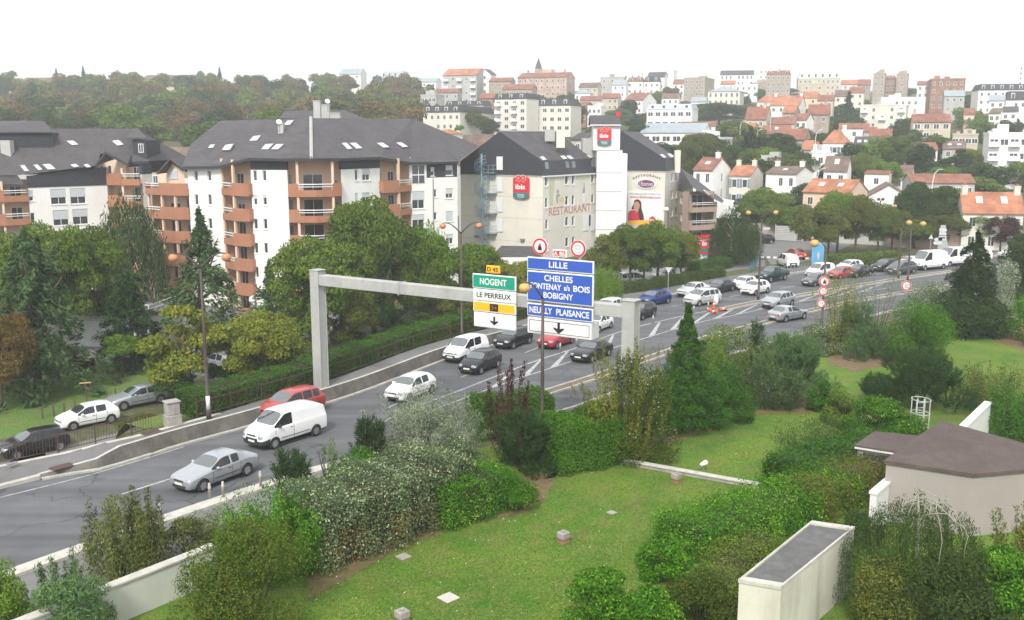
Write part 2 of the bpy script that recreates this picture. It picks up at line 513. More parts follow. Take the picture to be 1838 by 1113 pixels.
def terrain():
 ys= [-40+3*i for i in range(80)]+[200+12*i for i in range(50)]+[820, 900, 1000, 1200, 1400, 1700]
 rows= []
 vs, fs= [], []
 nx=150
 for y in ys:
  half=95+max(0, y)*0.75
  for i in range(nx+1):
   x= -half+2*half*i/nx
   vs.append((x, y, zt(x, y) if y<200 else hill(y)-0.02+1.2*math.sin(x*.02+y*.013)*sstep(230, 400, y)))
 for j in range(len(ys)-1):
  for i in range(nx):
   a=j* (nx+1)+i
   fs.append((a, a+1, a+nx+2, a+nx+1))
 b=MB();b.geo(vs, fs)
 tag(b.build('ground', M['ground'], smooth=True), kind='structure')
terrain()
def sheet(name, L, Rr, mat_, z=0.0, kind='structure', sub=6):
 """flat strip between two equally long lists of points"""
 b=MB();vs, fs= [], []
 n=len(L)
 for p, q in zip(L, Rr):
  for k in range(sub+1):
   t=k/sub
   zz=z(p.lerp(q, t)) if callable(z) else z
   c=p.lerp(q, t);vs.append((c.x, c.y, zz))
 for i in range(n-1):
  for k in range(sub):
   a=i* (sub+1)+k
   fs.append((a, a+1, a+sub+2, a+sub+1))
 b.geo(vs, fs)
 o=b.build(name, mat_, smooth=True)
 return tag(o, kind=kind)
sheet('road', KL, KR, M['asphalt'])
# raised pavement behind the retaining wall, and the wall
PV= [p+n*0.32 for p, n in zip(KL, KLN)]
PB= [p+n*walk_w(p.y) for p, n in zip(KL, KLN)]
b=MB()
for i in range(len(KL)-1):
 for (A, B) in ((PV, PB), ):
  b.face([(A[i].x, A[i].y, walk_h(KL[i].y)), (A[i+1].x, A[i+1].y, walk_h(KL[i+1].y)), (B[i+1].x, B[i+1].y, walk_h(KL[i+1].y)), (B[i].x, B[i].y, walk_h(KL[i].y))])
tag(b.build('pavement', M['pave'], smooth=True), kind='structure')
b=MB();c=MB();e=MB()
for i in range(len(KL)-1):
 y0, y1=KL[i].y, KL[i+1].y
 h0, h1=walk_h(y0), walk_h(y1)
 p, q, p2, q2=KL[i], KL[i+1], KL[i]+KLN[i]*.22, KL[i+1]+KLN[i+1]*.22
 if 46.5<y0<97:
  b.face([(p.x, p.y, -.1), (q.x, q.y, -.1), (q2.x, q2.y, h1), (p2.x, p2.y, h0)])
  a1, a2=KL[i]+KLN[i]*.42, KL[i+1]+KLN[i+1]*.42
  c.face([(p2.x, p2.y, h0+.015), (q2.x, q2.y, h1+.015), (a2.x, a2.y, h1+.015), (a1.x, a1.y, h0+.015)])
  c.face([(p2.x, p2.y, h0+.015), (q2.x, q2.y, h1+.015), (q2.x, q2.y, h1-.06), (p2.x, p2.y, h0-.06)])
  f1, f2=KL[i]-KLN[i]*.25, KL[i+1]-KLN[i+1]*.25
  e.face([(p.x, p.y, .1), (q.x, q.y, .1), (f2.x, f2.y, .1), (f1.x, f1.y, .1)])
  e.face([(f1.x, f1.y, .1), (f2.x, f2.y, .1), (f2.x, f2.y, -.05), (f1.x, f1.y, -.05)])
 else:
  f1, f2=KL[i]-KLN[i]*.02, KL[i+1]-KLN[i+1]*.02
  a1, a2=KL[i]+KLN[i]*.34, KL[i+1]+KLN[i+1]*.34
  e.face([(f1.x, f1.y, h0+.01), (f2.x, f2.y, h1+.01), (a2.x, a2.y, h1+.01), (a1.x, a1.y, h0+.01)])
  e.face([(f1.x, f1.y, h0+.01), (f2.x, f2.y, h1+.01), (f2.x, f2.y, -.05), (f1.x, f1.y, -.05)])
wl=b.build('retaining_wall', M['retain'])
tag(wl, 'rough grey concrete retaining wall between the road and the raised pavement', 'wall')
c.build('coping', M['kerbw'], wl)
tag(e.build('kerb', M['kerb']), kind='structure')
# pale edging strip at the back of the pavement, along the railing
b=MB()
for i in range(len(KL)-1):
 if KL[i].y<55 and KL[i].y>10:
  h0, h1=walk_h(KL[i].y)+.004, walk_h(KL[i+1].y)+.004
  w0, w1=walk_w(KL[i].y), walk_w(KL[i+1].y)
  A, B=KL[i]+KLN[i]* (w0-.35), KL[i+1]+KLN[i+1]* (w1-.35)
  C_, D=KL[i+1]+KLN[i+1]*w1, KL[i]+KLN[i]*w0
  b.face([(A.x, A.y, h0), (B.x, B.y, h1), (C_.x, C_.y, h1), (D.x, D.y, h0)])
tag(b.build('pavement_edging', M['kerbw']), kind='structure')
# garden-side kerb: broad pale stone band
b=MB()
for i in range(len(KR)-1):
 y0=KR[i].y
 w=.75 if y0<58 else .22
 p, q=KR[i], KR[i+1]
 p2, q2=p-KRN[i]*w, q-KRN[i+1]*w
 b.face([(p.x, p.y, .14), (q.x, q.y, .14), (q2.x, q2.y, .14), (p2.x, p2.y, .14)])
 b.face([(p.x, p.y, .14), (q.x, q.y, .14), (q.x, q.y, -.05), (p.x, p.y, -.05)])
 b.face([(p2.x, p2.y, .14), (q2.x, q2.y, .14), (q2.x, q2.y, -.05), (p2.x, p2.y, -.05)])
tag(b.build('garden_kerb', M['kerbw']), kind='structure')
KR2= [p-n*.75 for p, n in zip(KR, KRN)]
KR3= [p-n*4.2 for p, n in zip(KR, KRN)]
k0= [i for i in range(220) if KR[i].y<52]
sheet('side_pavement', [KR2[i] for i in k0], [KR3[i] for i in k0], M['asphalt2'], 0.012)
def median(name, px, w, label):
 P=catmull([xy(*p) if isinstance(p, tuple) and p[0]>100 else p for p in px], 60)
 N=normals(P)
 a=MB();g=MB()
 for i in range(len(P)-1):
  for s0, s1, z0, tgt in ((0, .16, .15, a), (.16, w-.16, .1, g), (w-.16, w, .15, a)):
   p, q=P[i]-N[i]*s0, P[i+1]-N[i+1]*s0
   r, t=P[i]-N[i]*s1, P[i+1]-N[i+1]*s1
   tgt.face([(p.x, p.y, z0), (q.x, q.y, z0), (t.x, t.y, z0), (r.x, r.y, z0)])
   if tgt is a:
    tgt.face([(p.x, p.y, z0), (q.x, q.y, z0), (q.x, q.y, -.03), (p.x, p.y, -.03)])
    tgt.face([(r.x, r.y, z0), (t.x, t.y, z0), (t.x, t.y, -.03), (r.x, r.y, -.03)])
 o=a.build(name, M['kerb'])
 tag(o, kind='structure')
 g.build('median_fill', M['soilfill'], o)
 return P, N
M['soilfill']=mat_ground('median_gravel', [(0.2, 0.17, 0.13), (0.26, 0.22, 0.17), (0.15, 0.13, 0.1)], (0.5, 3, 30), 0.6)
median('lane_median', [(820, 762), (870, 741), (960, 708), (1060, 676), (1200, 628), (1237, 613), (1377, 576), (1460, 555), (1600, 528), (1760, 505)], 1.0, '')
median('road_median', [(1288, 556), (1310, 551), (1360, 541), (1460, 525), (1560, 508), (1680, 490), (1800, 476)], 1.1, '')
# markings, 4 mm above the asphalt
def mark(poly, z=.006):
 return [(p[0], p[1], z) for p in poly]
def line_px(b, px, w, dash=None):
 P=catmull([xy(*p) for p in px], 80)
 N=normals(P)
 s=0
 for i in range(len(P)-1):
  step= (P[i+1]-P[i]).length
  if dash is None or (s%(dash[0]+dash[1]))<dash[0]:
   a, c=P[i]+N[i]*w/2, P[i+1]+N[i+1]*w/2
   d, e=P[i+1]-N[i+1]*w/2, P[i]-N[i]*w/2
   b.face(mark([a, c, d, e]))
  s+=step
b=MB()
line_px(b, [(690, 757), (727, 738), (830, 699), (956, 650), (1032, 625), (1125, 592), (1240, 564), (1290, 556)], .16)
line_px(b, [(700, 757), (800, 727), (900, 690), (1000, 657), (1148, 610), (1250, 580), (1312, 567), (1440, 541), (1600, 516)], .14)
HA=catmull([xy(*p) for p in [(727, 740), (830, 700), (956, 651), (1032, 626), (1125, 594), (1240, 566), (1300, 557), (1460, 528), (1600, 507)]], 200)
HB=catmull([xy(*p) for p in [(740, 744), (800, 726), (900, 689), (1000, 656), (1148, 609), (1250, 579), (1312, 566), (1440, 540), (1600, 515)]], 200)
for i in range(24, 186, 10):
 a0, a1=HA[i+10], HA[i+11]
 c0, c1=HB[i-2], HB[i+1]
 b.face(mark([a0, a1, c1, c0], .006))
line_px(b, [(219, 887), (304, 860), (470, 806), (632, 760), (760, 703), (900, 650), (1015, 605), (1105, 573), (1200, 551), (1320, 531), (1450, 510), (1600, 488)], .13, (2.6, 6.5))
line_px(b, [(0, 893), (170, 850), (330, 802)], .1)
line_px(b, [(1090, 573), (1180, 548), (1260, 531), (1400, 508)], .12, (2.5, 5.0))
tag(b.build('road_markings', M['paint']), kind='structure')
# side street and car park beyond the far pavement
def poly_sheet(name, px, mat_, z):
 b=MB()
 b.face([(*xy(u, v, z), z) for u, v in px])
 return tag(b.build(name, mat_), kind='structure')
SZ=.02
poly_sheet('side_street', [(1345, 506), (1395, 498), (1480, 487), (1500, 452), (1530, 438), (1660, 437), (1660, 428), (1300, 428), (1340, 445), (1375, 462), (1385, 478), (1370, 492)], M['asphalt2'], SZ)
poly_sheet('hotel_forecourt', [(1060, 528), (1230, 508), (1330, 490), (1375, 480), (1372, 466), (1330, 466), (1235, 480), (1240, 470), (1060, 490)], M['asphalt2'], .03)
b=MB()
for k in range(12):
 u=1365+k*11.5
 b.face([(*xy(u, 460+k*.35, SZ), SZ+.005), (*xy(u+6, 460.2+k*.35, SZ), SZ+.005), (*xy(u+6, 463.2+k*.35, SZ), SZ+.005), (*xy(u, 463+k*.35, SZ), SZ+.005)])
tag(b.build('crossing_stripes', M['white']), kind='structure')
# lower street behind the railing (left), the lawn beyond it, the car park by the flats
LZ= -2.4
Ls= [i for i in range(220) if 5<KL[i].y<60]
sheet('lower_street', [KL[i]+KLN[i]*12.2 for i in Ls], [KL[i]+KLN[i]*6.4 for i in Ls], M['asphalt2'], LZ+.03)
poly_sheet('flats_car_park', [(90, 560), (320, 545), (600, 560), (640, 600), (520, 640), (420, 690), (310, 660), (230, 640), (150, 648), (90, 600)], M['asphalt2'], LZ+.03)
b=MB();b.face([(*xy(*p, LZ), LZ+.02) for p in [(-500, 690), (60, 690), (165, 655), (290, 645), (330, 690), (290, 712), (0, 790), (-500, 900)]])
tag(b.build('lower_lawn', M['turf']), kind='structure')
poly_sheet('lawn_path', [(255, 712), (282, 700), (312, 704), (285, 722)], M['pave'], LZ+.035)
# verge above the hedge
Lh= [i for i in range(220) if 51<KL[i].y<100]
b=MB()
for j in range(len(Lh)-1):
 i, k=Lh[j], Lh[j+1]
 def q(ii, off):
  p=KL[ii]+KLN[ii]* (walk_w(KL[ii].y)+off);return (p.x, p.y, zt(p.x, p.y)+.04)
 for a, c in ((0, .7), (.7, 1.6), (1.6, 2.6), (2.6, 3.4), (3.4, 4.2), (4.2, 5.2), (5.2, 6.5)):
  b.face([q(i, a), q(k, a), q(k, c), q(i, c)])
tag(b.build('verge', M['turf'], smooth=True), kind='structure')
# garden lawn on this side of the road
GL= [p-n* (3.0 if p.y>48 else 4.3) for p, n in zip(KR, KRN)]
gi= [i for i in range(220) if 6<KR[i].y<116]
sheet('lawn', [GL[i] for i in gi], [Vector((KR[i].x+75, KR[i].y-52, 0)) for i in gi], M['lawn'], 0.03, sub=12)
def soil_patch(name, px, z=.045):
 """bare soil with a ragged edge"""
 P= [Vector((*xy(u, v), 0)) for u, v in px]
 c=sum(P, Vector())/len(P)
 pts= []
 for i, p in enumerate(P):
  q=P[(i+1)%len(P)]
  for k in range(8):
   m=p.lerp(q, k/8)
   m=c+(m-c)* (1+rnd.uniform(-.05, .05))
   pts.append((m.x, m.y, z))
 b=MB();b.face(pts)
 return tag(b.build(name, M['soil']), kind='structure')
soil_patch('soil_bed', [(560, 1075), (720, 985), (830, 945), (930, 925), (985, 895), (1000, 850), (960, 850), (900, 880), (760, 930), (640, 960), (540, 1050)])
soil_patch('soil_bed', [(985, 862), (1075, 845), (1110, 826), (1180, 808), (1300, 765), (1360, 745), (1330, 700), (1150, 780), (1000, 830)])
soil_patch('soil_bed', [(1355, 745), (1455, 742), (1470, 728), (1440, 700), (1380, 720)], .05)
soil_patch('soil_bed', [(1480, 650), (1530, 668), (1600, 655), (1680, 640), (1600, 600), (1540, 622)])
soil_patch('soil_bed', [(1700, 604), (1760, 600), (1808, 592), (1800, 560), (1720, 570)])
soil_patch('soil_bed', [(1788, 612), (1838, 632), (1860, 600), (1838, 585), (1800, 600)])
soil_patch('soil_bed', [(300, 1130), (430, 1080), (440, 1113), (340, 1180)])
b=MB()
for p_, q_ in ((xy(655, 1068), xy(1000, 978)), (xy(1022, 970), xy(1205, 868))):
 a_=Vector((*p_, .05));c_=Vector((*q_, .05));n_= (c_-a_).normalized().cross(Vector((0, 0, 1)))*.025
 b.face([a_-n_, c_-n_, c_+n_, a_+n_])
tag(b.build('lawn_seam', M['soil']), kind='structure')
# ------------------------------------------------------------------ foliage generators
def unit(a):
 return a/np.maximum(1e-9, np.linalg.norm(a, axis=1, keepdims=True))
def leaf_mesh(name, P, Nn, ln, wd, m, g, A=None, jit=0.6, idx=None, mats=None):
 """one rhombus per leaf: centre P, facing Nn (jittered), length ln, width wd"""
 n=len(P)
 Nn=unit(Nn+g.normal(0, jit, (n, 3)))
 if A is None:A=g.normal(0, 1, (n, 3))
 A=unit(A-Nn* (A*Nn).sum(1, keepdims=True))
 B=np.cross(Nn, A)
 s=g.uniform(.7, 1.3, (n, 1))
 a, bb=A*ln*.5*s, B*wd*.5*s
 V=np.empty((n, 4, 3), np.float32)
 V[:, 0]=P-a;V[:, 1]=P+bb-a*.1;V[:, 2]=P+a;V[:, 3]=P-bb-a*.1
 me=bpy.data.meshes.new(name)
 me.vertices.add(4*n);me.loops.add(4*n);me.polygons.add(n)
 me.vertices.foreach_set('co', V.ravel())
 me.loops.foreach_set('vertex_index', np.arange(4*n, dtype=np.int32))
 me.polygons.foreach_set('loop_start', np.arange(0, 4*n, 4, dtype=np.int32))
 me.polygons.foreach_set('loop_total', np.full(n, 4, np.int32))
 for x in (mats or [m]):me.materials.append(x)
 if idx is not None:me.polygons.foreach_set('material_index', idx.astype(np.int32))
 me.update()
 me.validate()
 return me
def blob_points(g, n, rx, ry, h, nb=14, z0=0.0, rb=(.3, .5), shape='round'):
 """leaf points over lumps that fill an egg of half-widths rx, ry and height h"""
 C, Rr= [], []
 while len(C)<nb:
  p=g.uniform(-1, 1, 3)
  if p@p>1:continue
  k=g.uniform(*rb)
  if shape=='dome':
   t=g.uniform(0, 1)**1.2;a=g.uniform(0, 6.283);q= (1-t*t)**.5* (1-k*.55)*g.uniform(.75, 1.05) if nb>1 else 0
   C.append(np.array([q*math.cos(a), q*math.sin(a), -1+2*t* (1-k*.5)+k*.3]));Rr.append(k);continue
  L_=math.sqrt(p@p)
  if L_>1e-6:p=p/L_*min(1-k*.75, max(L_, .35))
  if shape=='cone':
   t= (p[2]+1)/2;p[:2]*=(1.05-.75*t);k*=(1.1-.6*t)
  if shape=='top':
   t= (p[2]+1)/2;p[:2]*=(.55+.55*t)
  C.append(p);Rr.append(k)
 C=np.array(C);Rr=np.array(Rr)
 w=Rr**2;i=g.choice(nb, n, p=w/w.sum())
 d=unit(g.normal(0, 1, (n, 3)))
 if shape!='dome':d[:, 2]=np.where(d[:, 2]< -.35, -d[:, 2]*g.uniform(0, 1, n), d[:, 2])
 d=unit(d)
 rr=Rr[i]* (1-g.exponential(.13, n).clip(0, .8))
 bump=1+.12*np.sin(d[:, 0]*9+i)*np.sin(d[:, 1]*8+2*i)+.08*np.sin(d[:, 2]*13+i)
 p=C[i]+d* (rr*bump)[:, None]
 q=p*np.array([rx, ry, h/2])+np.array([0, 0, h/2+z0])
 if nb>1:
  for a_, full in ((0, rx), (1, ry)):
   q[:, a_]*=full/np.percentile(np.abs(q[:, a_]), 99)
  q[:, 2]=z0+(q[:, 2]-z0)*h/ (np.percentile(q[:, 2], 99.5)-z0)
 q[:, 2]=np.where(q[:, 2]<z0+.02, z0+g.uniform(.02, .25, n)*h, q[:, 2])
 nn=unit(d/np.array([rx, ry, h/2])+np.array([0, 0, .25/h]))
 return q, nn
def trunk_mesh(name, h, r, m, seed=1, limbs=5, spread=2.0, top=.9):
 g=random.Random(seed)
 b=MB()
 ax= [(g.uniform(-.05, .05)*h*t, g.uniform(-.05, .05)*h*t, h*t) for t in (0, .25, .5, .75, top)]
 b.tube(ax, [r*1.25, r, r*.8, r*.55, r*.2], 7)
 for k in range(limbs):
  t=.4+.45*k/max(1, limbs)
  a=k*2.4+g.uniform(-.4, .4)
  z=h*t
  p0=Vector((0, 0, z));L_=spread*g.uniform(.6, 1)
  b.tube([p0, p0+Vector((math.cos(a)*L_*.5, math.sin(a)*L_*.5, L_*.35)), p0+Vector((math.cos(a)*L_, math.sin(a)*L_, L_*.9))], [r*.5, r*.35, r*.12], 5)
 return b.mesh(name, m, smooth=True)
def conifer_points(g, n, r, h, z0=.1, whorls=16, droop=.25, gap=.55, power=.9):
 P, Nn, A= [], [], []
 per=n//(whorls*7)
 for w in range(whorls):
  t=w/ (whorls-1)
  z=z0+(h-z0)*t
  L_=r* (1-t)**power+.04*r
  nb=7
  for k in range(nb):
   a=k*2*math.pi/nb+w*.7+g.uniform(-.3, .3)
   l2=L_*g.uniform(.5, 1.15)
   s=np.sqrt(g.uniform(.02, 1, per))
   wd= (1-s*.75)*l2*.42
   off=g.uniform(-1, 1, per)*wd
   x=s*l2
   zz=z+g.normal(0, .35)*h/whorls-droop* (s**1.5)*l2+.12*l2*np.sin(s*3)+g.normal(0, gap* (h/whorls)*.35, per)
   P.append(np.stack([math.cos(a)*x-math.sin(a)*off, math.sin(a)*x+math.cos(a)*off, np.maximum(zz, .03)], 1))
   Nn.append(np.tile([math.cos(a)*.3, math.sin(a)*.3, 1.0], (per, 1)))
   A.append(np.tile([math.cos(a), math.sin(a), -.25], (per, 1))+g.normal(0, .45, (per, 3)))
 return np.concatenate(P), np.concatenate(Nn), np.concatenate(A)
def tuft_points(g, tufts, rx, ry, h, per=16, ln=.28):
 """pine tips: needles fanning up and out of points on a lumpy dome"""
 Q, Nn=blob_points(g, tufts, rx, ry, h, 12, 0, (.34, .5), 'dome')
 up=unit(Nn*.7+np.array([0, 0, .9]))
 P=np.repeat(Q, per, 0);U=np.repeat(up, per, 0)
 A=unit(U+g.normal(0, .5, P.shape))
 P=P+U*g.uniform(-.9, .5, (len(P), 1))*ln+A*ln*.45
 return P, np.cross(A, g.normal(0, 1, A.shape)), A
def shoot_points(g, n, rx, ry, h, shoots=60, lean=.35):
 """upright shoots from a common base, leaves all along"""
 P, Nn, A= [], [], []
 per=n//shoots
 for k in range(shoots):
  a=g.uniform(0, 2*math.pi);q=math.sqrt(g.uniform(0, 1))
  bx, by=math.cos(a)*q*rx*.75, math.sin(a)*q*ry*.75
  hh=h*g.uniform(.6, 1.05)* (1-.35*q*q)
  ex, ey=bx+math.cos(a)*q*lean*rx+g.normal(0, .08*rx), by+math.sin(a)*q*lean*ry+g.normal(0, .08*ry)
  t=g.uniform(.05, 1, per)**.8
  sp=.16*min(rx, ry)* (1-.6*t)
  P.append(np.stack([bx+(ex-bx)*t**1.5+g.normal(0, 1, per)*sp, by+(ey-by)*t**1.5+g.normal(0, 1, per)*sp, hh*t], 1))
  Nn.append(np.tile([math.cos(a), math.sin(a), .7], (per, 1)))
  A.append(np.tile([math.cos(a)*.5, math.sin(a)*.5, 1.0], (per, 1))+g.normal(0, .4, (per, 3)))
 P=np.concatenate(P);P[:, 2]*=h/np.percentile(P[:, 2], 99.3)
 return P, np.concatenate(Nn), np.concatenate(A)
def weep_points(g, n, rx, ry, h, strands=150):
 P, Nn, A= [], [], []
 per=n//strands
 for k in range(strands):
  a=g.uniform(0, 2*math.pi);q=math.sqrt(g.uniform(.02, 1))
  x, y=math.cos(a)*q*rx, math.sin(a)*q*ry
  top=h* (1-.42*q*q)*g.uniform(.8, 1.0)
  L_=min(top-.1, h*g.uniform(.3, .75))
  t=g.uniform(0, 1, per)
  out=.12*rx*np.sin(t*1.5)
  P.append(np.stack([x+math.cos(a)*out+g.normal(0, .07, per), y+math.sin(a)*out+g.normal(0, .07, per), top-L_*t], 1))
  Nn.append(np.tile([math.cos(a), math.sin(a), .3], (per, 1)))
  A.append(np.tile([.1, .1, -1.0], (per, 1))+g.normal(0, .35, (per, 3)))
 return np.concatenate(P), np.concatenate(Nn), np.concatenate(A)
def hedge_points(g, n, path, width, hts, rough=.08, lump=.12, ends=True):
 """leaf points over the clipped sides and top of a hedge that follows path; hts(s) -> (foot, top)"""
 pl= [Vector((p[0], p[1], 0)) for p in path]
 acc= [0]
 for p, q in zip(pl, pl[1:]):acc.append(acc[-1]+(q-p).length)
 T=acc[-1]
 N=normals(pl)
 X=np.interp
 px=np.array([p.x for p in pl]);py=np.array([p.y for p in pl]);nx=np.array([q.x for q in N]);ny=np.array([q.y for q in N])
 s=g.uniform(0, T, n)
 e_=g.uniform(0, 1, n)<width*1.5/ (width*2+T*1.4)
 s=np.where(e_, g.integers(0, 2, n)*T, s)
 z0=np.array([hts(v)[0] for v in np.linspace(0, T, 60)]);z1=np.array([hts(v)[1] for v in np.linspace(0, T, 60)])
 f0=X(s, np.linspace(0, T, 60), z0);f1=X(s, np.linspace(0, T, 60), z1)
 H=float((z1-z0).mean())
 per=2*H+width
 q=g.uniform(0, per, n)
 bulge=1+lump*np.sin(s*1.3)*np.cos(s*.7+1)+lump*.6*np.sin(s*3.7+q)
 w2=width/2*bulge
 off=np.where(q<H, -w2, np.where(q<H+width, (q-H)-width/2, w2))
 zz=np.where(q<H, q/H, np.where(q<H+width, 1.0, (per-q)/H))
 nn=np.zeros((n, 3))
 lx, ly=X(s, acc, nx), X(s, acc, ny)
 sg=np.where(q<H, -1, np.where(q<H+width, 0, 1))
 nn[:, 0]=lx*sg;nn[:, 1]=ly*sg;nn[:, 2]=np.where(sg==0, 1, .35)
 off=np.where(e_, g.uniform(-.5, .5, n)*width, off);zz=np.where(e_, g.uniform(0, 1, n), zz)
 sg=np.where(e_, 0, sg)
 cor= (1-np.abs(off)/ (width/2))*.12-.06
 P=np.stack([X(s, acc, px)+lx*off, X(s, acc, py)+ly*off, f0+(f1-f0)*zz* (1+.06*np.sin(s*2.1)+.04*np.sin(s*5))+cor* (sg==0)], 1)
 P+=g.normal(0, rough, P.shape)
 return P, nn
def core_box(path, width, hts, k=.72):
 """solid dark core added to block light through a hedge, coloured like twigs"""
 pl= [Vector((p[0], p[1], 0)) for p in path]
 pl[0]+=(pl[1]-pl[0]).normalized()*.25;pl[-1]-=(pl[-1]-pl[-2]).normalized()*.25
 N=normals(pl);b=MB();acc=0;rings= []
 for i, p in enumerate(pl):
  if i:acc+=(p-pl[i-1]).length
  z0, z1=hts(acc)
  w=width/2*k
  rings.append([p+N[i]* -w+Vector((0, 0, z0)), p+N[i]* -w+Vector((0, 0, z0+(z1-z0)*.9)), p+N[i]*w+Vector((0, 0, z0+(z1-z0)*.9)), p+N[i]*w+Vector((0, 0, z0))])
 for r, s in zip(rings, rings[1:]):
  for j in range(3):b.face([r[j], s[j], s[j+1], r[j+1]])
 b.face(rings[0]);b.face(rings[-1])
 return b
G3=np.random.default_rng
T= {}
T['mid']=mat_leaf('green_tree_leaves', (.06, .09, .02), (.15, .195, .042))
T['dark']=mat_leaf('dark_tree_leaves', (.025, .043, .015), (.06, .088, .03))
T['olive']=mat_leaf('olive_tree_leaves', (.06, .07, .02), (.13, .14, .04), (.18, .13, .045))
T['bolive']=mat_leaf('brownish_leaves', (.032, .05, .011), (.095, .13, .024), (.15, .115, .035))
T['lime']=mat_leaf('light_green_leaves', (.075, .105, .018), (.16, .2, .045), k=(1.05, 1.4, .6))
T['yell']=mat_leaf('yellowing_leaves', (.08, .1, .02), (.18, .18, .04), (.32, .22, .04))
T['brown']=mat_leaf('browning_leaves', (.085, .065, .035), (.15, .105, .055), (.12, .115, .05))
T['rust']=mat_leaf('rusty_leaves', (.12, .07, .035), (.2, .12, .055), (.12, .11, .04))
T['blue']=mat_leaf('blue_green_needles', (.045, .085, .05), (.13, .19, .11))
T['pine']=mat_leaf('dark_pine_needles', (.016, .034, .015), (.045, .085, .032))
T['yew']=mat_leaf('dark_yew_needles', (.014, .028, .012), (.045, .072, .024))
T['grey']=mat_leaf('silver_leaves', (.12, .145, .1), (.34, .37, .27), k=(1, 1.05, .95))
T['vari']=mat_leaf('variegated_leaves', (.045, .078, .034), (.16, .2, .11), (.48, .5, .35), ovar=.1, k=(1, 1.08, .9))
T['bright']=mat_leaf('bright_green_leaves', (.03, .08, .01), (.09, .17, .02), (.26, .3, .05), k=(1, 1.45, .6))
T['laurel']=mat_leaf('laurel_leaves', (.02, .055, .012), (.07, .13, .024), rough=.4, k=(1, 1.45, .6))
T['purple']=mat_leaf('purple_leaves', (.035, .012, .02), (.1, .035, .05))
T['twig']=mat('twigs', (.05, .036, .022), .95, .3, 5)
T['juni']=mat_leaf('juniper_needles', (.05, .065, .025), (.13, .135, .055), (.2, .17, .09))
T['hedge']=mat_leaf('hedge_leaves', (.035, .06, .014), (.08, .13, .028), (.1, .1, .04))
T['hedget']=mat_leaf('clipped_hedge_leaves', (.025, .06, .01), (.09, .15, .022), k=(1, 1.45, .55))
# tree prototypes: 1 m crown half-width, sits on z=0, total height 2; scaled where planted
PROTO= {}
def proto(name, n, ln, wd, m, seed, fn, trunk=True, bark='bark', th=.55, jit=.6):
 g=G3(seed)
 r=fn(g)
 P, Nn=r[0], r[1]
 A=r[2] if len(r)>2 else None
 PROTO[name]= (leaf_mesh(name+'_crown', P, Nn, ln, wd, T[m], g, A, jit), trunk_mesh(name+'_trunk', 2*th*1.5, .055, M[bark], seed, 6, .6) if trunk else None)
for k in range(4):
 proto('broad%d'%k, 0, .058, .038, 'mid', 10+k, lambda g:blob_points(g, 26000, 1, 1, 1.62, 26, .38, (.24, .42), 'round'))
for k in range(4):
 proto('far%d'%k, 0, .11, .075, 'mid', 30+k, lambda g:blob_points(g, 5200, 1, 1, 1.8, 13, .2, (.3, .48), 'round'), th=.4)
for k in range(2):
 proto('tall%d'%k, 0, .08, .045, 'dark', 50+k, lambda g:blob_points(g, 14000, 1, 1, 1.7, 20, .3, (.22, .36), 'cone'))
for k in range(2):
 proto('fir%d'%k, 0, .1, .03, 'blue', 60+k, lambda g:conifer_points(g, 13000, 1, 2, .1, 14, .1, .8, .6), th=.62)
proto('farfir0', 0, .3, .12, 'pine', 66, lambda g:conifer_points(g, 1100, 1, 2, .1, 9, .2, .6, .8), th=.6)
for k in range(2):
 proto('cedar%d'%k, 0, .1, .032, 'blue', 70+k, lambda g:conifer_points(g, 6000, 1, 2, .3, 12, .05, .8, 1.2), th=.62)
for k in range(2):
 proto('weep%d'%k, 0, .1, .03, 'dark', 80+k, lambda g:weep_points(g, 9000, 1, 1, 2, 170), bark='birch')
for k in range(2):
 proto('young%d'%k, 0, .1, .065, 'mid', 90+k, lambda g:blob_points(g, 6000, 1, 1, 1.25, 12, .75, (.26, .45), 'round'), th=.62)
def tree(kind, loc, half, height, m=None, label='', group=None, rz=None, name='tree', cat='tree'):
 crown, trunk=PROTO[kind]
 o=empty(name, loc, rnd.uniform(0, 6.28) if rz is None else rz, label, cat, group)
 o.scale= (half, half*rnd.uniform(.92, 1.08), height/2)
 c=put('crown', crown, o)
 if m:
  c.material_slots[0].link='OBJECT'
  c.material_slots[0].material=T[m]
 if trunk:put('trunk', trunk, o)
 return o
def tree_px(kind, u, vtop, wpx, vbase, m=None, label='', group=None, z=None, d=None, name='tree', cat='tree'):
 """tree whose crown spans wpx pixels about column u and reaches up to row vtop; foot at row vbase on the terrain (or at depth d)"""
 if d is None:
  p=gp(u, vbase, z) if z is not None else on_ground(u, vbase)
 else:
  q=dp(u, vbase, d);p=Vector((q.x, d, zt(q.x, d)))
 top=dp(u, vtop, p.y).z
 return tree(kind, p, wpx*p.y/F/2, max(1.5, top-p.z), m, label, group, name=name, cat=cat)
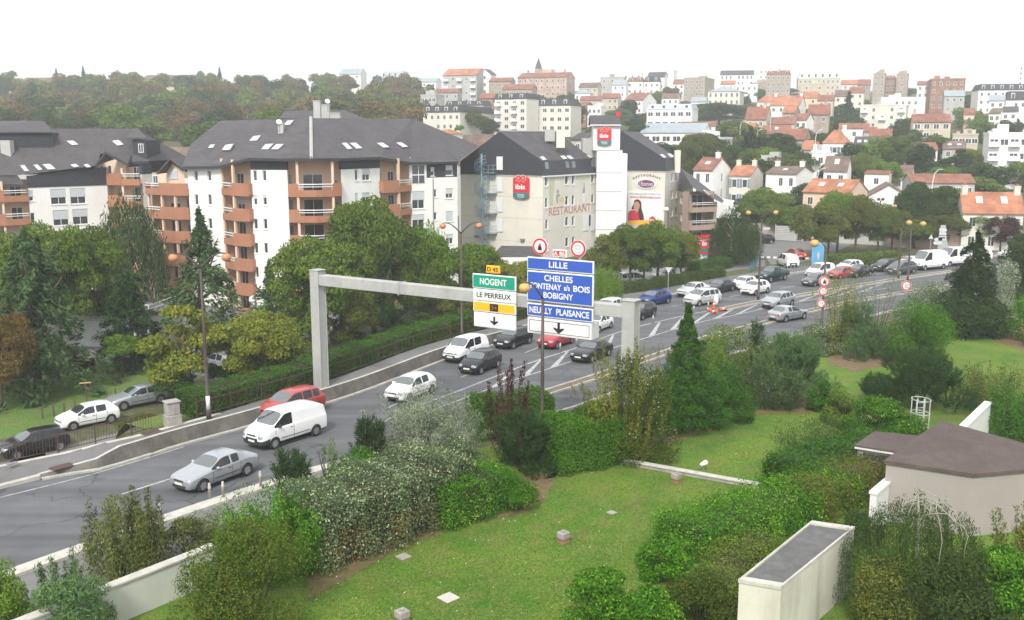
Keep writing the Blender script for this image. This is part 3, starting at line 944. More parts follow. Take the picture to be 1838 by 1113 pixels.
def shrub_px(kind, u, vtop, wpx, vbase, m, label, n=9000, ln=.1, wd=.06, seed=1, depth=None, z=0.03, name='shrub', cat='shrub', group=None, flowers=None, **kw):
 """a foreground bush: front foot at row vbase, top at vtop, wpx wide"""
 p=gp(u, vbase, z)
 rx=wpx*p.y/F/2
 ry=depth if depth else rx*.85
 p.y+=ry*.8;p.x+=ry*.8*ray(u, vbase)[0]
 rx=wpx*p.y/F/2
 h=max(.3, dp(u, vtop, p.y).z-z)
 g=G3(seed)
 A=None
 idx=None
 jit=.6
 if kind=='dome':P, Nn=blob_points(g, n, rx*.98, ry, h*1.0, kw.get('nb', 16), 0, kw.get('rb', (.3, .48)), 'dome')
 elif kind=='ball':P, Nn=blob_points(g, n, rx, ry, h, 1, 0, (.97, .98), 'round');jit=.5
 elif kind=='cone':P, Nn, A=conifer_points(g, n, rx, h, .1, kw.get('whorls', 16), kw.get('droop', .1), .9, kw.get('power', .9))
 elif kind=='tuft':P, Nn, A=tuft_points(g, n, rx*.95, ry, h*.95, kw.get('per', 16), ln)
 elif kind=='shoot':P, Nn, A=shoot_points(g, n, rx, ry, h, kw.get('shoots', 60), kw.get('lean', .4))
 elif kind=='weep':P, Nn, A=weep_points(g, n, rx, ry, h, kw.get('strands', 160))
 mats= [T[m]]
 if flowers:
  mats.append(M[flowers[0]])
  idx= (g.uniform(0, 1, len(P))<flowers[1])&(P[:, 2]>.25*h)
 me=leaf_mesh(name+'_foliage', P, Nn, ln, wd, T[m], g, A, jit, idx, mats)
 o=empty(name, p, 0, label, cat, group)
 put('foliage', me, o)
 b=MB()
 rr=random.Random(seed)
 for k in range(7):
  a=k*.9+rr.random()
  e=Vector((math.cos(a)*rx*.55, math.sin(a)*ry*.55, h*.7))
  b.tube([(e.x*.1, e.y*.1, 0), e*.5, e], [.035, .025, .01], 5)
 put('stems', b.mesh('stems', T['twig'], True), o)
 return o
 # ------------------------------------------------------------------ vehicles
M['cglass']=mat_glass('car_glass', (0.03, 0.035, 0.04), 0.04, 0.35)
def windscreen_glass():
 m, n, b=new_mat('car_windscreen')
 b.inputs['Base Color'].default_value= (.06, .07, .07, 1);b.inputs['Roughness'].default_value=.1
 t=n.nodes.new('ShaderNodeBsdfTransparent');t.inputs[0].default_value= (.75, .82, .8, 1)
 g=n.nodes.new('ShaderNodeBsdfGlossy');g.inputs['Roughness'].default_value=.06;g.inputs['Color'].default_value= (.9, .95, .95, 1)
 a=n.nodes.new('ShaderNodeMixShader');a.inputs[0].default_value=.4
 c=n.nodes.new('ShaderNodeMixShader');c.inputs[0].default_value=.24
 n.links.new(b.outputs[0], a.inputs[1]);n.links.new(t.outputs[0], a.inputs[2])
 n.links.new(a.outputs[0], c.inputs[1]);n.links.new(g.outputs[0], c.inputs[2])
 n.links.new(c.outputs[0], n.nodes['Material Output'].inputs['Surface'])
 return m
M['cscreen']=windscreen_glass()
M['tyre']=mat('tyre_rubber', (0.022, 0.022, 0.023), .9, .2, 6)
M['rim']=mat('alloy_rim', (0.5, 0.5, 0.51), .35, .08, 5, metal=.6)
M['trim']=mat('black_plastic_trim', (0.03, 0.03, 0.032), .6, .15, 4)
M['under']=mat('underbody', (0.012, 0.012, 0.012), .95, .2)
M['seat']=mat('seat_fabric', (0.05, 0.05, 0.055), .9, .15)
M['lamp']=mat('headlamp_glass', (0.36, 0.38, 0.4), .1, .25, 14, spec=.8, metal=.3)
M['tail']=mat('tail_lamp', (0.45, 0.02, 0.02), .2, .15, 8)
M['plate']=mat('number_plate', (0.72, 0.72, 0.66), .5, .05)
M['tailon']=mat_emit('lit_tail_lamp', (1.0, .12, .06), 2.5)
PAINT= {}
for k, c_, me_, ro in (('white', (.8, .8, .8), 0, .3), ('silver', (.42, .44, .47), .55, .3), ('black', (.012, .013, .016), 0, .25), ('grey', (.1, .105, .11), .4, .3), ('red', (.36, .012, .018), 0, .28), ('dred', (.36, .035, .03), 0, .35), ('blue', (.018, .04, .2), .3, .3), ('green', (.012, .045, .045), .3, .3), ('pale', (.6, .62, .62), .3, .3), ('dgrey', (.04, .042, .05), .4, .3)):
 PAINT[k]=mat('car_paint_'+k, c_, ro, .03, 2, metal=me_, spec=.4, coat=.25 if k in ('black', 'dgrey', 'green') else .7)
def bake(o):
 dg=bpy.context.evaluated_depsgraph_get()
 me=bpy.data.meshes.new_from_object(o.evaluated_get(dg), depsgraph=dg)
 return me
def split_mesh(me, mi, name, mats):
 """faces of one material as a mesh of their own"""
 bm=bmesh.new();bm.from_mesh(me)
 keep=mi if isinstance(mi, tuple) else (mi, )
 bmesh.ops.delete(bm, geom=[f for f in bm.faces if f.material_index not in keep], context='FACES')
 if not bm.faces:bm.free();return None
 if len(mats)==1:
  for f in bm.faces:f.material_index=0
 out=bpy.data.meshes.new(name)
 bm.to_mesh(out);bm.free()
 for m in mats:out.materials.append(m)
 return out
def side_halves(me, name, m):
 """each connected pane as a mesh"""
 bm=bmesh.new();bm.from_mesh(me)
 seen, res=set(), []
 for f0 in bm.faces:
  if f0.index in seen:continue
  st, grp= [f0], []
  seen.add(f0.index)
  while st:
   f=st.pop();grp.append(f)
   for e in f.edges:
    for g in e.link_faces:
     if g.index not in seen:seen.add(g.index);st.append(g)
  b=MB()
  vid= {}
  for f in grp:
   for v in f.verts:
    if v not in vid:vid[v]=len(b.v);b.v.append(tuple(v.co))
   b.f.append(tuple(vid[v] for v in f.verts));b.m.append(0)
  res.append(b.mesh(name, m, True))
 bm.free()
 return res
def make_car(kind, L, W, H, belt, hood, nose, xc, xw, xb, xq, xr, xrb, zrb, ztail, wr=.70, wheel=.31, axles=(.82, None), glass=('f', 'r'), rear=True, black_low=0.0, bed=None, spokes=5, zb=.2, tall_lamps=False):
 w=W/2
 nx=nose+.07
 st= [(0, .74, zb+.1, nx-.14, nx-.06, .84), (.09, .9, zb, nx-.04, nx+.03, .84), (.42, .975, zb-.02, nx+.07, nx+.13 if nx+.13<hood else hood-.04, .8), (xc-.3, 1, zb-.02, belt-.05, hood-.03, .82), (xc, 1, zb-.02, belt, hood, .87), (xc+.1, 1, zb-.02, belt+.005, hood+.06, .86), (xw, 1, zb-.02, belt+.02, H-.07, wr+.01), (xw+.16, 1, zb-.02, belt+.025, H-.02, wr), (xb, 1, zb-.02, belt+.03, H, wr), (xb+.1, 1, zb-.02, belt+.03, H, wr), (xq, 1, zb-.02, belt+.05, H-.015, wr), (xq+.1, 1, zb-.02, belt+.05, H-.02, wr), (xr, .995, zb-.02, belt+.06, H-.06, wr-.01)]
 if bed is None:
  st+=[(xrb, .98, zb, zrb-.06, zrb, wr+.12 if xrb-xr>.15 else wr), (L-.1, .95, zb+.02, min(zrb, ztail)-.1, ztail, .78), (L, .84, zb+.14, min(zrb, ztail)-.3, ztail-.13, .7)]
 else:
  st+=[(xrb, .99, zb, zrb-.05, zrb, .9), (xrb+.08, .99, zb, zrb-.06, zrb, .9), (L-.06, .98, zb+.05, zrb-.06, zrb, .9), (L, .93, zb+.2, zrb-.15, zrb-.04, .86)]
 vs, fs, mi= [], [], []
 rings= []
 for (x, ws, z0, zbl, zt_, wt) in st:
  a=w*ws;r_=w*wt*min(1, ws/.95)
  half= [(0, z0), (a*.8, z0), (a*.97, z0+.09), (a, z0+(zbl-z0)*.55), (a*.98, zbl-.07), (a*.935, zbl), (a*.935+(r_-a*.935)*.86, zbl+(zt_-zbl)*.85), (r_, zt_-(zt_-zbl)*.06), (r_*.55, zt_), (0, zt_+.012)]
  rings.append(half)
 idx= []
 for (x, *_), h in zip(st, rings):
  Lf= [];Rt= []
  for j, (y, z) in enumerate(h):
   Lf.append(len(vs));vs.append((x, y, z))
   if j in (0, 9):Rt.append(Lf[-1])
   else:Rt.append(len(vs));vs.append((x, -y, z))
  idx.append((Lf, Rt))
 i_ws=5
 for i in range(len(st)-1):
  for sd in (0, 1):
   A, B_=idx[i][sd], idx[i+1][sd]
   for j in range(9):
    f= (A[j], A[j+1], B_[j+1], B_[j]) if sd else (A[j], B_[j], B_[j+1], A[j+1])
    m_=0
    if j==0:m_=4
    if black_low and j in (1, 2) and (i in (0, 1, 2)):m_=4
    if black_low and j==1:m_=4
    if i==5 and j>=7:m_=1
    if i==12 and j>=7 and rear and bed is None:m_=3
    if bed is not None and i==12 and j>=7:m_=3
    if j==5:
     if 5<=i<=7 and 'f' in glass:m_=2
     if i==9 and 'r' in glass:m_=2
     if i==11 and 'q' in glass:m_=2
    fs.append(f);mi.append(m_)
 for e, flip in ((0, 0), (len(st)-1, 1)):
  Lf, Rt=idx[e]
  for j in range(9):
   q= [Lf[j], Lf[j+1], Rt[j+1], Rt[j]]
   q2= []
   for k in q:
    if k not in q2:q2.append(k)
   fs.append(tuple(q2 if flip else reversed(q2)));mi.append(4 if j<2 or (black_low and j<4) else 0)
 me=bpy.data.meshes.new('car_base')
 me.from_pydata(vs, [], fs)
 me.polygons.foreach_set('material_index', mi)
 for k in range(6):me.materials.append(M['trim'])
 bm=bmesh.new();bm.from_mesh(me);bmesh.ops.recalc_face_normals(bm, faces=bm.faces)
 cl_=bm.edges.layers.float.get('crease_edge') or bm.edges.layers.float.new('crease_edge')
 for e in bm.edges:
  ms= {f.material_index for f in e.link_faces}
  if len(ms)>1 and (ms&{1, 2, 3}):e[cl_]=1.0
  elif abs(e.verts[0].co.z-e.verts[1].co.z)<.15 and all(abs(abs(v.co.y)-w)<.05 for v in e.verts):e[cl_]=.15
 vl_=bm.verts.layers.float.get('crease_vert') or bm.verts.layers.float.new('crease_vert')
 for v in bm.verts:
  ms= {f.material_index for f in v.link_faces}
  if 2 in ms and len(ms)>1:v[vl_]=.75
 bm.to_mesh(me);bm.free()
 me.polygons.foreach_set('use_smooth', [True]*len(me.polygons))
 o=bpy.data.objects.new('tmp', me);COL.objects.link(o)
 sm=o.modifiers.new('s', 'SUBSURF');sm.levels=2;sm.render_levels=2
 ax0=axles[0];ax1=axles[1] if axles[1] else L-.72
 cut=MB()
 for ax in (ax0, ax1):
  n=24;R_=wheel+.055
  ring= [(ax+R_*math.cos(k*2*math.pi/n), wheel-.01+R_*math.sin(k*2*math.pi/n)) for k in range(n)]
  for y0, y1 in ((w-.26, w+.3), (-w-.3, -w+.26)):
   cut.geo([(x, y0, z) for x, z in ring]+[(x, y1, z) for x, z in ring], [tuple(reversed(range(n))), tuple(range(n, 2*n))]+[(k, (k+1)%n, n+(k+1)%n, n+k) for k in range(n)], 5)
 cm=cut.mesh('cutter', [M['under']]*6)
 co=bpy.data.objects.new('cut', cm);COL.objects.link(co)
 bo=o.modifiers.new('b', 'BOOLEAN');bo.object=co;bo.operation='DIFFERENCE';bo.solver='EXACT'
 bpy.context.view_layer.update()
 full=bake(o)
 bpy.data.objects.remove(o);bpy.data.objects.remove(co)
 bm=bmesh.new();bm.from_mesh(full)
 bvh=BVHTree.FromBMesh(bm);bm.free()
 OFF=L/2
 Tm=Matrix.Translation((-OFF, 0, 0))@Matrix.Identity(4)
 root=empty(kind)
 def fin(m_):
 # front faces +x in the finished car
  m_.transform(Matrix.Rotation(math.pi, 4, 'Z')@Tm)
  return m_
 body=split_mesh(full, (0, 4, 5), kind+'_body', [PAINT['white'], M['cglass'], M['cglass'], M['cglass'], M['trim'], M['under']])
 put('body', fin(body), root)
 for k, nm in ((1, 'windscreen'), (3, 'rear_window')):
  q=split_mesh(full, k, nm, [M['cscreen']])
  if q:put(nm, fin(q), root)
 q=split_mesh(full, 2, 'side_window', [M['cglass']])
 if q:
  for s_ in side_halves(q, 'side_window', M['cglass']):put('side_window', fin(s_), root)
 def patch(nm, axis, a0, a1, z0, z1, m_, n=6, off=.007, shear=0.0):
  """piece of trim that lies on the body: cast along x ('f','b') or y ('l','r')"""
  b=MB();grid= []
  for i in range(n+1):
   row= []
   for j in range(n+1):
    a=a0+(a1-a0)*i/n;z=z0+(z1-z0)*j/n
    a+=shear* (z-z0)
    if axis=='f':og, dr=Vector((-2, a, z)), Vector((1, 0, 0))
    elif axis=='b':og, dr=Vector((L+2, a, z)), Vector((-1, 0, 0))
    elif axis=='t':og, dr=Vector((a, z, 4)), Vector((0, 0, -1))
    else:og, dr=Vector((a, 3 if axis=='l' else -3, z)), Vector((0, -1 if axis=='l' else 1, 0))
    h=bvh.ray_cast(og, dr)
    row.append(None if h[0]is None else h[0]-dr*off)
   grid.append(row)
  for i in range(n):
   for j in range(n):
    c4= [grid[i][j], grid[i+1][j], grid[i+1][j+1], grid[i][j+1]]
    if all(p is not None for p in c4):b.face(c4)
  if b.f:put(nm, fin(b.mesh(nm, m_, True)), root)
 zl=nx-.06
 if tall_lamps:
  for s_ in (1, -1):patch('headlight', 'f', s_*w*.58, s_*w*.86, zl-.16, zl+.1, M['lamp'])
 else:
  for s_ in (1, -1):patch('headlight', 'f', s_*w*.45, s_*w*.89, zl-.08, zl+.085, M['lamp'])
 patch('grille', 'f', -w*.4, w*.4, zl-.06, zl+.03, M['trim'])
 patch('air_intake', 'f', -w*.55, w*.55, zb+.1, zb+.24, M['trim'])
 patch('number_plate', 'f', -.26, .26, zb+.25, zb+.36, M['plate'], 3, .012)
 zr=ztail-.1 if bed is None else zrb-.12
 for s_ in (1, -1):
  patch('tail_light', 'b', s_*w*.62, s_*w*.9, zr-.22, zr, M['tail'])
 patch('rear_number_plate', 'b', -.26, .26, zb+.32, zb+.43, M['plate'], 3, .012)
 for sd in ('l', 'r'):
  patch('door_seam', sd, xb+.03, xb+.055, zb+.12, belt-.02, M['trim'], 5, .004)
  patch('door_seam', sd, xc+.12, xc+.145, zb+.14, belt-.04, M['trim'], 5, .004)
  if 'r' in glass:patch('door_seam', sd, xq+.02, xq+.045, zb+.35, belt-.02, M['trim'], 5, .004)
  patch('door_handle', sd, xb-.22, xb-.04, belt-.16, belt-.12, M['trim'], 3, .02)
  patch('rubbing_strip', sd, xc+.2, xq+.1, zb+.28, zb+.32, M['trim'], 8, .012)
 for s_ in (1, -1):
  b=MB();b.ball((xc+.38, s_* (w+.07), belt+.07), .1, .75, 10, 6)
  b.box(xc+.33, xc+.43, min(s_* (w-.08), s_* (w+.05)), max(s_* (w-.08), s_* (w+.05)), belt+.01, belt+.05)
  put('wing_mirror', fin(b.mesh('wing_mirror', M['trim'], True)), root)
  # wheels
 n=22
 prof= [(wheel*.62, -.09), (wheel*.93, -.1), (wheel, -.06), (wheel, .06), (wheel*.93, .1), (wheel*.62, .09)]
 b=MB();vs= [];fs= []
 for k in range(n):
  a=2*math.pi*k/n
  vs+=[(r*math.cos(a), y, r*math.sin(a)) for r, y in prof]
 for k in range(n):
  k2= (k+1)%n
  for j in range(5):fs.append((k*6+j, k*6+j+1, k2*6+j+1, k2*6+j))
  fs.append((k*6+5, k*6, k2*6, k2*6+5))
 b.geo(vs, fs);tyre=b.mesh('wheel', M['tyre'], True)
 b=MB()
 ri=wheel*.64
 for y in (-.085, .085):
  s_=1 if y>0 else -1
  b.geo([(0, y-s_*.03, 0)]+[(ri*math.cos(2*math.pi*k/n), y-s_*.03, ri*math.sin(2*math.pi*k/n)) for k in range(n)], [(0, k+1, (k+1)%n+1) for k in range(n)], 1)
  for k in range(spokes):
   a=2*math.pi*k/spokes
   M4=Matrix.Rotation(-a, 4, 'Y')
   b.box(.02, ri, -.035-.01* (8-spokes), .035+.01* (8-spokes), 0, .02, 0, M4@Matrix.Translation((0, y-s_*.02, 0))@Matrix.Rotation(math.pi/2*1, 4, 'X'))
  ring= [(rr*math.cos(2*math.pi*k/n), y, rr*math.sin(2*math.pi*k/n)) for rr in (ri*.86, ri*1.02) for k in range(n)]
  b.geo(ring, [(k, (k+1)%n, n+(k+1)%n, n+k) for k in range(n)], 0)
 rim=b.mesh('rim', [M['rim'], M['trim']])
 for ax in (ax0, ax1):
  for s_ in (1, -1):
   wo_=put('wheel', tyre, root, (OFF-ax, s_* (w-.105), wheel))
   put('rim', rim, wo_)
   # interior: floor, dashboard, seats
 b=MB()
 b.box(xc+.05, xr-.1, -w*.82, w*.82, .3, .42)
 b.box(xc+.12, xc+.5, -w*.82, w*.82, .42, belt-.08)
 for s_ in (1, -1):
  b.box(xb-.75, xb-.2, s_*.38-.24, s_*.38+.24, .42, .58)
  b.box(xb-.28, xb-.12, s_*.38-.24, s_*.38+.24, .5, min(belt+.12, H-.3))
  b.box(xb-.25, xb-.15, s_*.38-.12, s_*.38+.12, min(belt+.14, H-.28), min(belt+.32, H-.12))
 if 'r' in glass:
  b.box(xq-.55, xq-.0, -w*.76, w*.76, .42, .6);b.box(xq-.05, xq+.1, -w*.76, w*.76, .5, belt+.05)
 put('interior', fin(b.mesh('interior', M['seat'], bevel=.03)), root)
 if bed is not None:
  b=MB();b.box(xrb+.12, L-.12, -w*.8, w*.8, zrb+.004, zrb+.022)
  put('load_bed', fin(b.mesh('load_bed', M['trim'])), root)
 root.hide_render=False
 return root
CARS= {}
CARS['hatch']=make_car('hatchback_car', 4.0, 1.72, 1.48, .93, 1.0, .68, 1.0, 1.72, 2.25, 3.02, 3.42, 3.82, 1.05, .98, axles=(.76, 3.28))
CARS['old']=make_car('old_hatchback', 3.75, 1.62, 1.4, .88, .93, .66, 1.05, 1.62, 2.2, 2.85, 3.22, 3.62, .98, .92, axles=(.74, 3.1), wheel=.29, spokes=6)
CARS['sedan']=make_car('saloon_car', 4.5, 1.75, 1.42, .92, .96, .66, 1.28, 2.02, 2.55, 3.1, 3.32, 3.82, 1.02, .96, axles=(.8, 3.55), wheel=.325)
CARS['mpv']=make_car('people_carrier', 4.3, 1.8, 1.63, 1.0, 1.08, .74, .9, 1.75, 2.35, 3.15, 3.75, 4.12, 1.1, 1.05, wr=.74, axles=(.8, 3.5), glass=('f', 'r', 'q'), wheel=.32)
CARS['suv']=make_car('tall_estate_car', 4.42, 1.78, 1.56, 1.02, 1.07, .76, 1.15, 1.85, 2.4, 3.15, 3.72, 4.2, 1.12, 1.05, wr=.72, axles=(.85, 3.5), glass=('f', 'r', 'q'), wheel=.35, zb=.26)
CARS['van']=make_car('panel_van', 4.8, 1.9, 1.94, 1.16, 1.22, .86, .82, 1.62, 2.2, 3.6, 4.66, 4.74, 1.2, 1.75, wr=.82, axles=(.88, 3.88), glass=('f', ), rear=False, black_low=1, wheel=.33, spokes=8, tall_lamps=True, zb=.24)
CARS['combi']=make_car('small_van', 4.2, 1.72, 1.82, 1.08, 1.15, .8, .85, 1.6, 2.15, 3.1, 4.05, 4.14, 1.15, 1.55, wr=.8, axles=(.78, 3.5), glass=('f', 'r'), rear=False, black_low=1, wheel=.31, spokes=8, zb=.22)
CARS['big']=make_car('large_van', 5.4, 1.98, 2.5, 1.3, 1.36, .95, .75, 1.6, 2.2, 4.0, 5.25, 5.34, 1.3, 2.3, wr=.86, axles=(.95, 4.4), glass=('f', ), rear=False, black_low=1, wheel=.34, spokes=8, tall_lamps=True, zb=.28)
CARS['pickup']=make_car('pickup_truck', 5.0, 1.78, 1.76, 1.12, 1.16, .9, 1.35, 1.95, 2.55, 2.95, 3.1, 3.2, 1.12, 1.0, wr=.74, axles=(.95, 3.95), glass=('f', 'r'), bed=1, wheel=.38, zb=.42)
CARUSED=set()
def car(kind, u, v, paint, label, dirv=None, z=0.0, group='vehicles in the traffic queue', name=None, lit=False, turn=0.0):
 p=gp(u, v, z)
 if dirv is None:
  i=int(((LA[:, 0]-p.x)**2+(LA[:, 1]-p.y)**2).argmin())
  t=Vector((KLN[i].y, -KLN[i].x, 0))
  dirv= -t if turn!=math.pi else t
  a=math.atan2(dirv.y, dirv.x)
 else:
  a=math.atan2(dirv[1], dirv[0])
 root=CARS[kind]
 if kind in CARUSED:root=copy_tree(root)
 CARUSED.add(kind)
 root.location= (p.x, p.y, z+.004);root.rotation_euler= (0, 0, a)
 tag(root, label, 'van' if kind in ('van', 'combi', 'big') else 'pickup' if kind=='pickup' else 'car', group)
 if name:root.name=name
 for ch in root.children:
  st=ch.name.split('.')[0]
  if st=='body':
   ch.material_slots[0].link='OBJECT';ch.material_slots[0].material=PAINT[paint]
  if st=='wing_mirror' and kind not in ('van', 'combi', 'big'):
   ch.material_slots[0].link='OBJECT';ch.material_slots[0].material=PAINT[paint]
  if st=='tail_light' and lit:
   ch.material_slots[0].link='OBJECT';ch.material_slots[0].material=M['tailon']
 return root
Gq, Gp='vehicles in the traffic queue', 'parked cars'
BMW=car('sedan', 388, 862, 'silver', 'silver saloon at the head of the queue, driver in red', name='saloon_car')
car('van', 513, 789, 'white', 'white panel van with black bumpers beside the red people carrier')
car('mpv', 524, 745, 'dred', 'dark red people carrier half hidden behind the white panel van')
car('hatch', 737, 712, 'white', 'white hatchback alone behind the panel van, seen over the silver willow')
car('combi', 836, 644, 'white', 'white windowed small van beside the black hatchback with bright lamps')
car('hatch', 862, 664, 'black', 'black hatchback alongside the white windowed small van')
car('hatch', 921, 620, 'black', 'black hatchback close behind the small van, left of the red car')
car('hatch', 998, 620, 'red', 'bright red hatchback under the blue direction sign')
car('sedan', 1062, 643, 'black', 'black executive saloon in the lane right of the hatched area')
car('old', 1072, 592, 'white', 'white old hatchback showing behind the edge of the blue sign')
car('mpv', 1092, 566, 'white', 'white car behind the gantry beam, beyond the old white hatchback', name='estate_car')
car('hatch', 1150, 570, 'black', 'black small hatchback behind the right gantry post')
car('hatch', 1174, 546, 'blue', 'dark blue hatchback in the kerb lane, the only blue car')
car('sedan', 1244, 530, 'pale', 'pale silver saloon next to the long hedge, ahead of a dark saloon', name='silver_saloon')
car('mpv', 1260, 546, 'pale', 'pale people carrier beside the orange cones')
car('sedan', 1292, 524, 'dgrey', 'dark grey saloon between the pale saloon and the old white hatchback', name='dark_saloon')
car('old', 1334, 518, 'white', 'old white hatchback just ahead of the green pickup')
car('hatch', 1355, 527, 'white', 'white rounded hatchback beside the double lamp post')
car('pickup', 1386, 504, 'green', 'dark green pickup truck with an empty load bed')
car('suv', 1396, 551, 'silver', 'silver tall estate coming towards the hatched area')
car('sedan', 1413, 574, 'silver', 'silver saloon driving away in the slip lane', turn=math.pi, name='departing_saloon')
car('combi', 1471, 498, 'white', 'white small van beside the blue advertising panel')
car('old', 1462, 512, 'grey', 'grey small hatchback next to the round lorry ban sign')
car('old', 1509, 499, 'dred', 'old red car behind the round ban sign, ahead of a black one')
car('hatch', 1524, 487, 'white', 'white hatchback in front of the long clipped hedge')
car('sedan', 1540, 496, 'black', 'black saloon behind the old red car', name='black_saloon')
car('suv', 1590, 486, 'dgrey', 'dark estate car near the end of the clipped hedge')
car('mpv', 1617, 491, 'grey', 'grey people carrier beside the twin lamp posts')
car('hatch', 1634, 480, 'white', 'white hatchback in front of the tall white van')
car('big', 1666, 483, 'white', 'tall white delivery van beyond the twin lamp posts')
car('big', 1712, 476, 'white', 'second tall white van below the arrow signs')
car('combi', 1752, 469, 'white', 'white van seen through the dark yew at the road bend')
car('old', 1812, 463, 'white', 'white car at the far bend near the red path')
# side street and parked
car('hatch', 1367, 437, 'black', 'black hatchback parked by the stone garden wall', (-1, -.12), .02, Gp)
car('combi', 1413, 479, 'white', 'white van with lit tail lamps driving into the side street', (-.1, 1), .02, lit=True)
car('hatch', 1427, 464, 'dred', 'red car with lit tail lamps ahead of the white van in the side street', (-.1, 1), .02, lit=True)
car('mpv', 1136, 513, 'pale', 'silver estate parked in the hotel forecourt behind the hedge', (1, .3), .03, Gp)
car('old', 1194, 503, 'white', 'white car parked beneath the round forecourt trees', (-.8, -.5), .03, Gp)
car('hatch', 158, 762, 'white', 'white hatchback parked behind the brown railing', (-.72, -.69), LZ+.03, Gp)
car('sedan', 250, 726, 'silver', 'silver coupe parked behind the white hatchback near the stone pillar', (-.72, -.69), LZ+.03, Gp, name='coupe')
car('hatch', 62, 812, 'black', 'black car parked behind the railing and the dark shrub', (-.72, -.69), LZ+.03, Gp)
for k, (u, v, c_, l_) in enumerate([(330, 640, 'white', 'white car parked under the yellowing tree by the flats'), (398, 662, 'silver', 'silver car under the trees below the white flats'), (150, 610, 'pale', 'pale car parked in front of the grey garage wall'), (470, 655, 'dgrey', 'dark car parked in the shade below the flats'), (520, 610, 'white', 'white car parked in the shade behind the yellow trees')]):
 car('hatch', u, v, c_, l_, (-.8, .6), LZ+.04, Gp)
 # ------------------------------------------------------------------ buildings
M['redtile']=mat_tiles('red_clay_tiles', (0.23, 0.1, 0.07), (0.29, 0.13, 0.09), .36, .85)
M['ortile']=mat_tiles('orange_clay_tiles', (0.36, 0.15, 0.085), (0.43, 0.2, 0.115), .36, .85)
M['brtile']=mat_tiles('brown_tiles', (0.15, 0.105, 0.085), (0.2, 0.14, 0.11), .36, .85)
M['zinc']=mat('zinc_roof', (0.33, 0.38, 0.4), .5, .12, .6, metal=.3)
M['beige']=mat('beige_render', (.52, .46, .36), .9, .1, .4, stain=.2)
M['brick']=mat_tiles('brown_brick', (.28, .15, .095), (.34, .2, .13), .3, .9)
M['pink']=mat_tiles('pale_pink_brick', (.5, .36, .28), (.56, .42, .33), .3, .9)
M['stone']=mat('old_stone', (.36, .31, .25), .95, .2, .6, stain=.3)
M['greyw']=mat('grey_render', (.42, .42, .4), .9, .1, .5, stain=.2)
M['taupe']=mat('taupe_render', (.34, .25, .2), .9, .1, .5)
M['steelb']=mat('blue_grey_steel', (.24, .37, .45), .5, .12, 2)
class Fac:
 """a vertical wall plane from A to B (world xy); outward side faces the camera"""
 def __init__(s, A, B, off=0.0):
  s.A=Vector((A[0], A[1], 0));s.B=Vector((B[0], B[1], 0))
  s.t= (s.B-s.A).normalized()
  s.n=Vector((s.t.y, -s.t.x, 0))
  if off:s.A=s.A+s.n*off;s.B=s.B+s.n*off
  s.len= (s.B-s.A).length
 def px(s, u, v):
  a, b=ray(u, v)
  d=Vector((a, 1, 0))
  k=s.A.dot(s.n)/d.dot(s.n)
  p=Vector((a*k, k, 0))
  return (p-s.A).dot(s.t), EYE+b*k
 def rect(s, u0, v0, u1, v1):
  a=s.px(u0, (v0+v1)/2)[0];c=s.px(u1, (v0+v1)/2)[0]
  um= (u0+u1)/2
  return (min(a, c), max(a, c), s.px(um, v1)[1], s.px(um, v0)[1])
 def P(s, x, z, out=0.0):
  q=s.A+s.t*x+s.n*out
  return Vector((q.x, q.y, z))
 def mat4(s):
  """local x along the wall, y inward, z up"""
  m=Matrix.Identity(4)
  m.col[0]= (*s.t, 0);m.col[1]= (*(-s.n), 0);m.col[2]= (0, 0, 1, 0);m.col[3]= (*s.A, 1)
  return m
def wall_mesh(L, z0, z1, holes, m, rev=.16, top=None, x0=0.0):
 """wall in local xz with openings and their reveals (y inward)"""
 holes= [(max(x0+.02, h[0]), min(L-.02, h[1]), max(z0+.02, h[2]), min(z1-.02, h[3])) for h in holes]
 holes= [h for h in holes if h[1]-h[0]>.05 and h[3]-h[2]>.05]
 xs=sorted({x0, L}|{h[0] for h in holes}|{h[1] for h in holes})
 zs=sorted({z0, z1}|{h[2] for h in holes}|{h[3] for h in holes})
 b=MB()
 for i in range(len(xs)-1):
  for j in range(len(zs)-1):
   xm, zm= (xs[i]+xs[i+1])/2, (zs[j]+zs[j+1])/2
   if any(h[0]<xm<h[1] and h[2]<zm<h[3] for h in holes):continue
   b.face([(xs[i], 0, zs[j]), (xs[i+1], 0, zs[j]), (xs[i+1], 0, zs[j+1]), (xs[i], 0, zs[j+1])])
 for (a, c, d, e) in holes:
  b.face([(a, 0, d), (a, rev, d), (a, rev, e), (a, 0, e)])
  b.face([(c, 0, d), (c, 0, e), (c, rev, e), (c, rev, d)])
  b.face([(a, 0, d), (c, 0, d), (c, rev, d), (a, rev, d)])
  b.face([(a, 0, e), (a, rev, e), (c, rev, e), (c, 0, e)])
 if top:
  b.face([(x, 0, z) for x, z in top])
 return b.mesh('wall', m), holes
def place(o, F_, parent):
 o.matrix_basis=F_.mat4()
 o.parent=parent
 return o
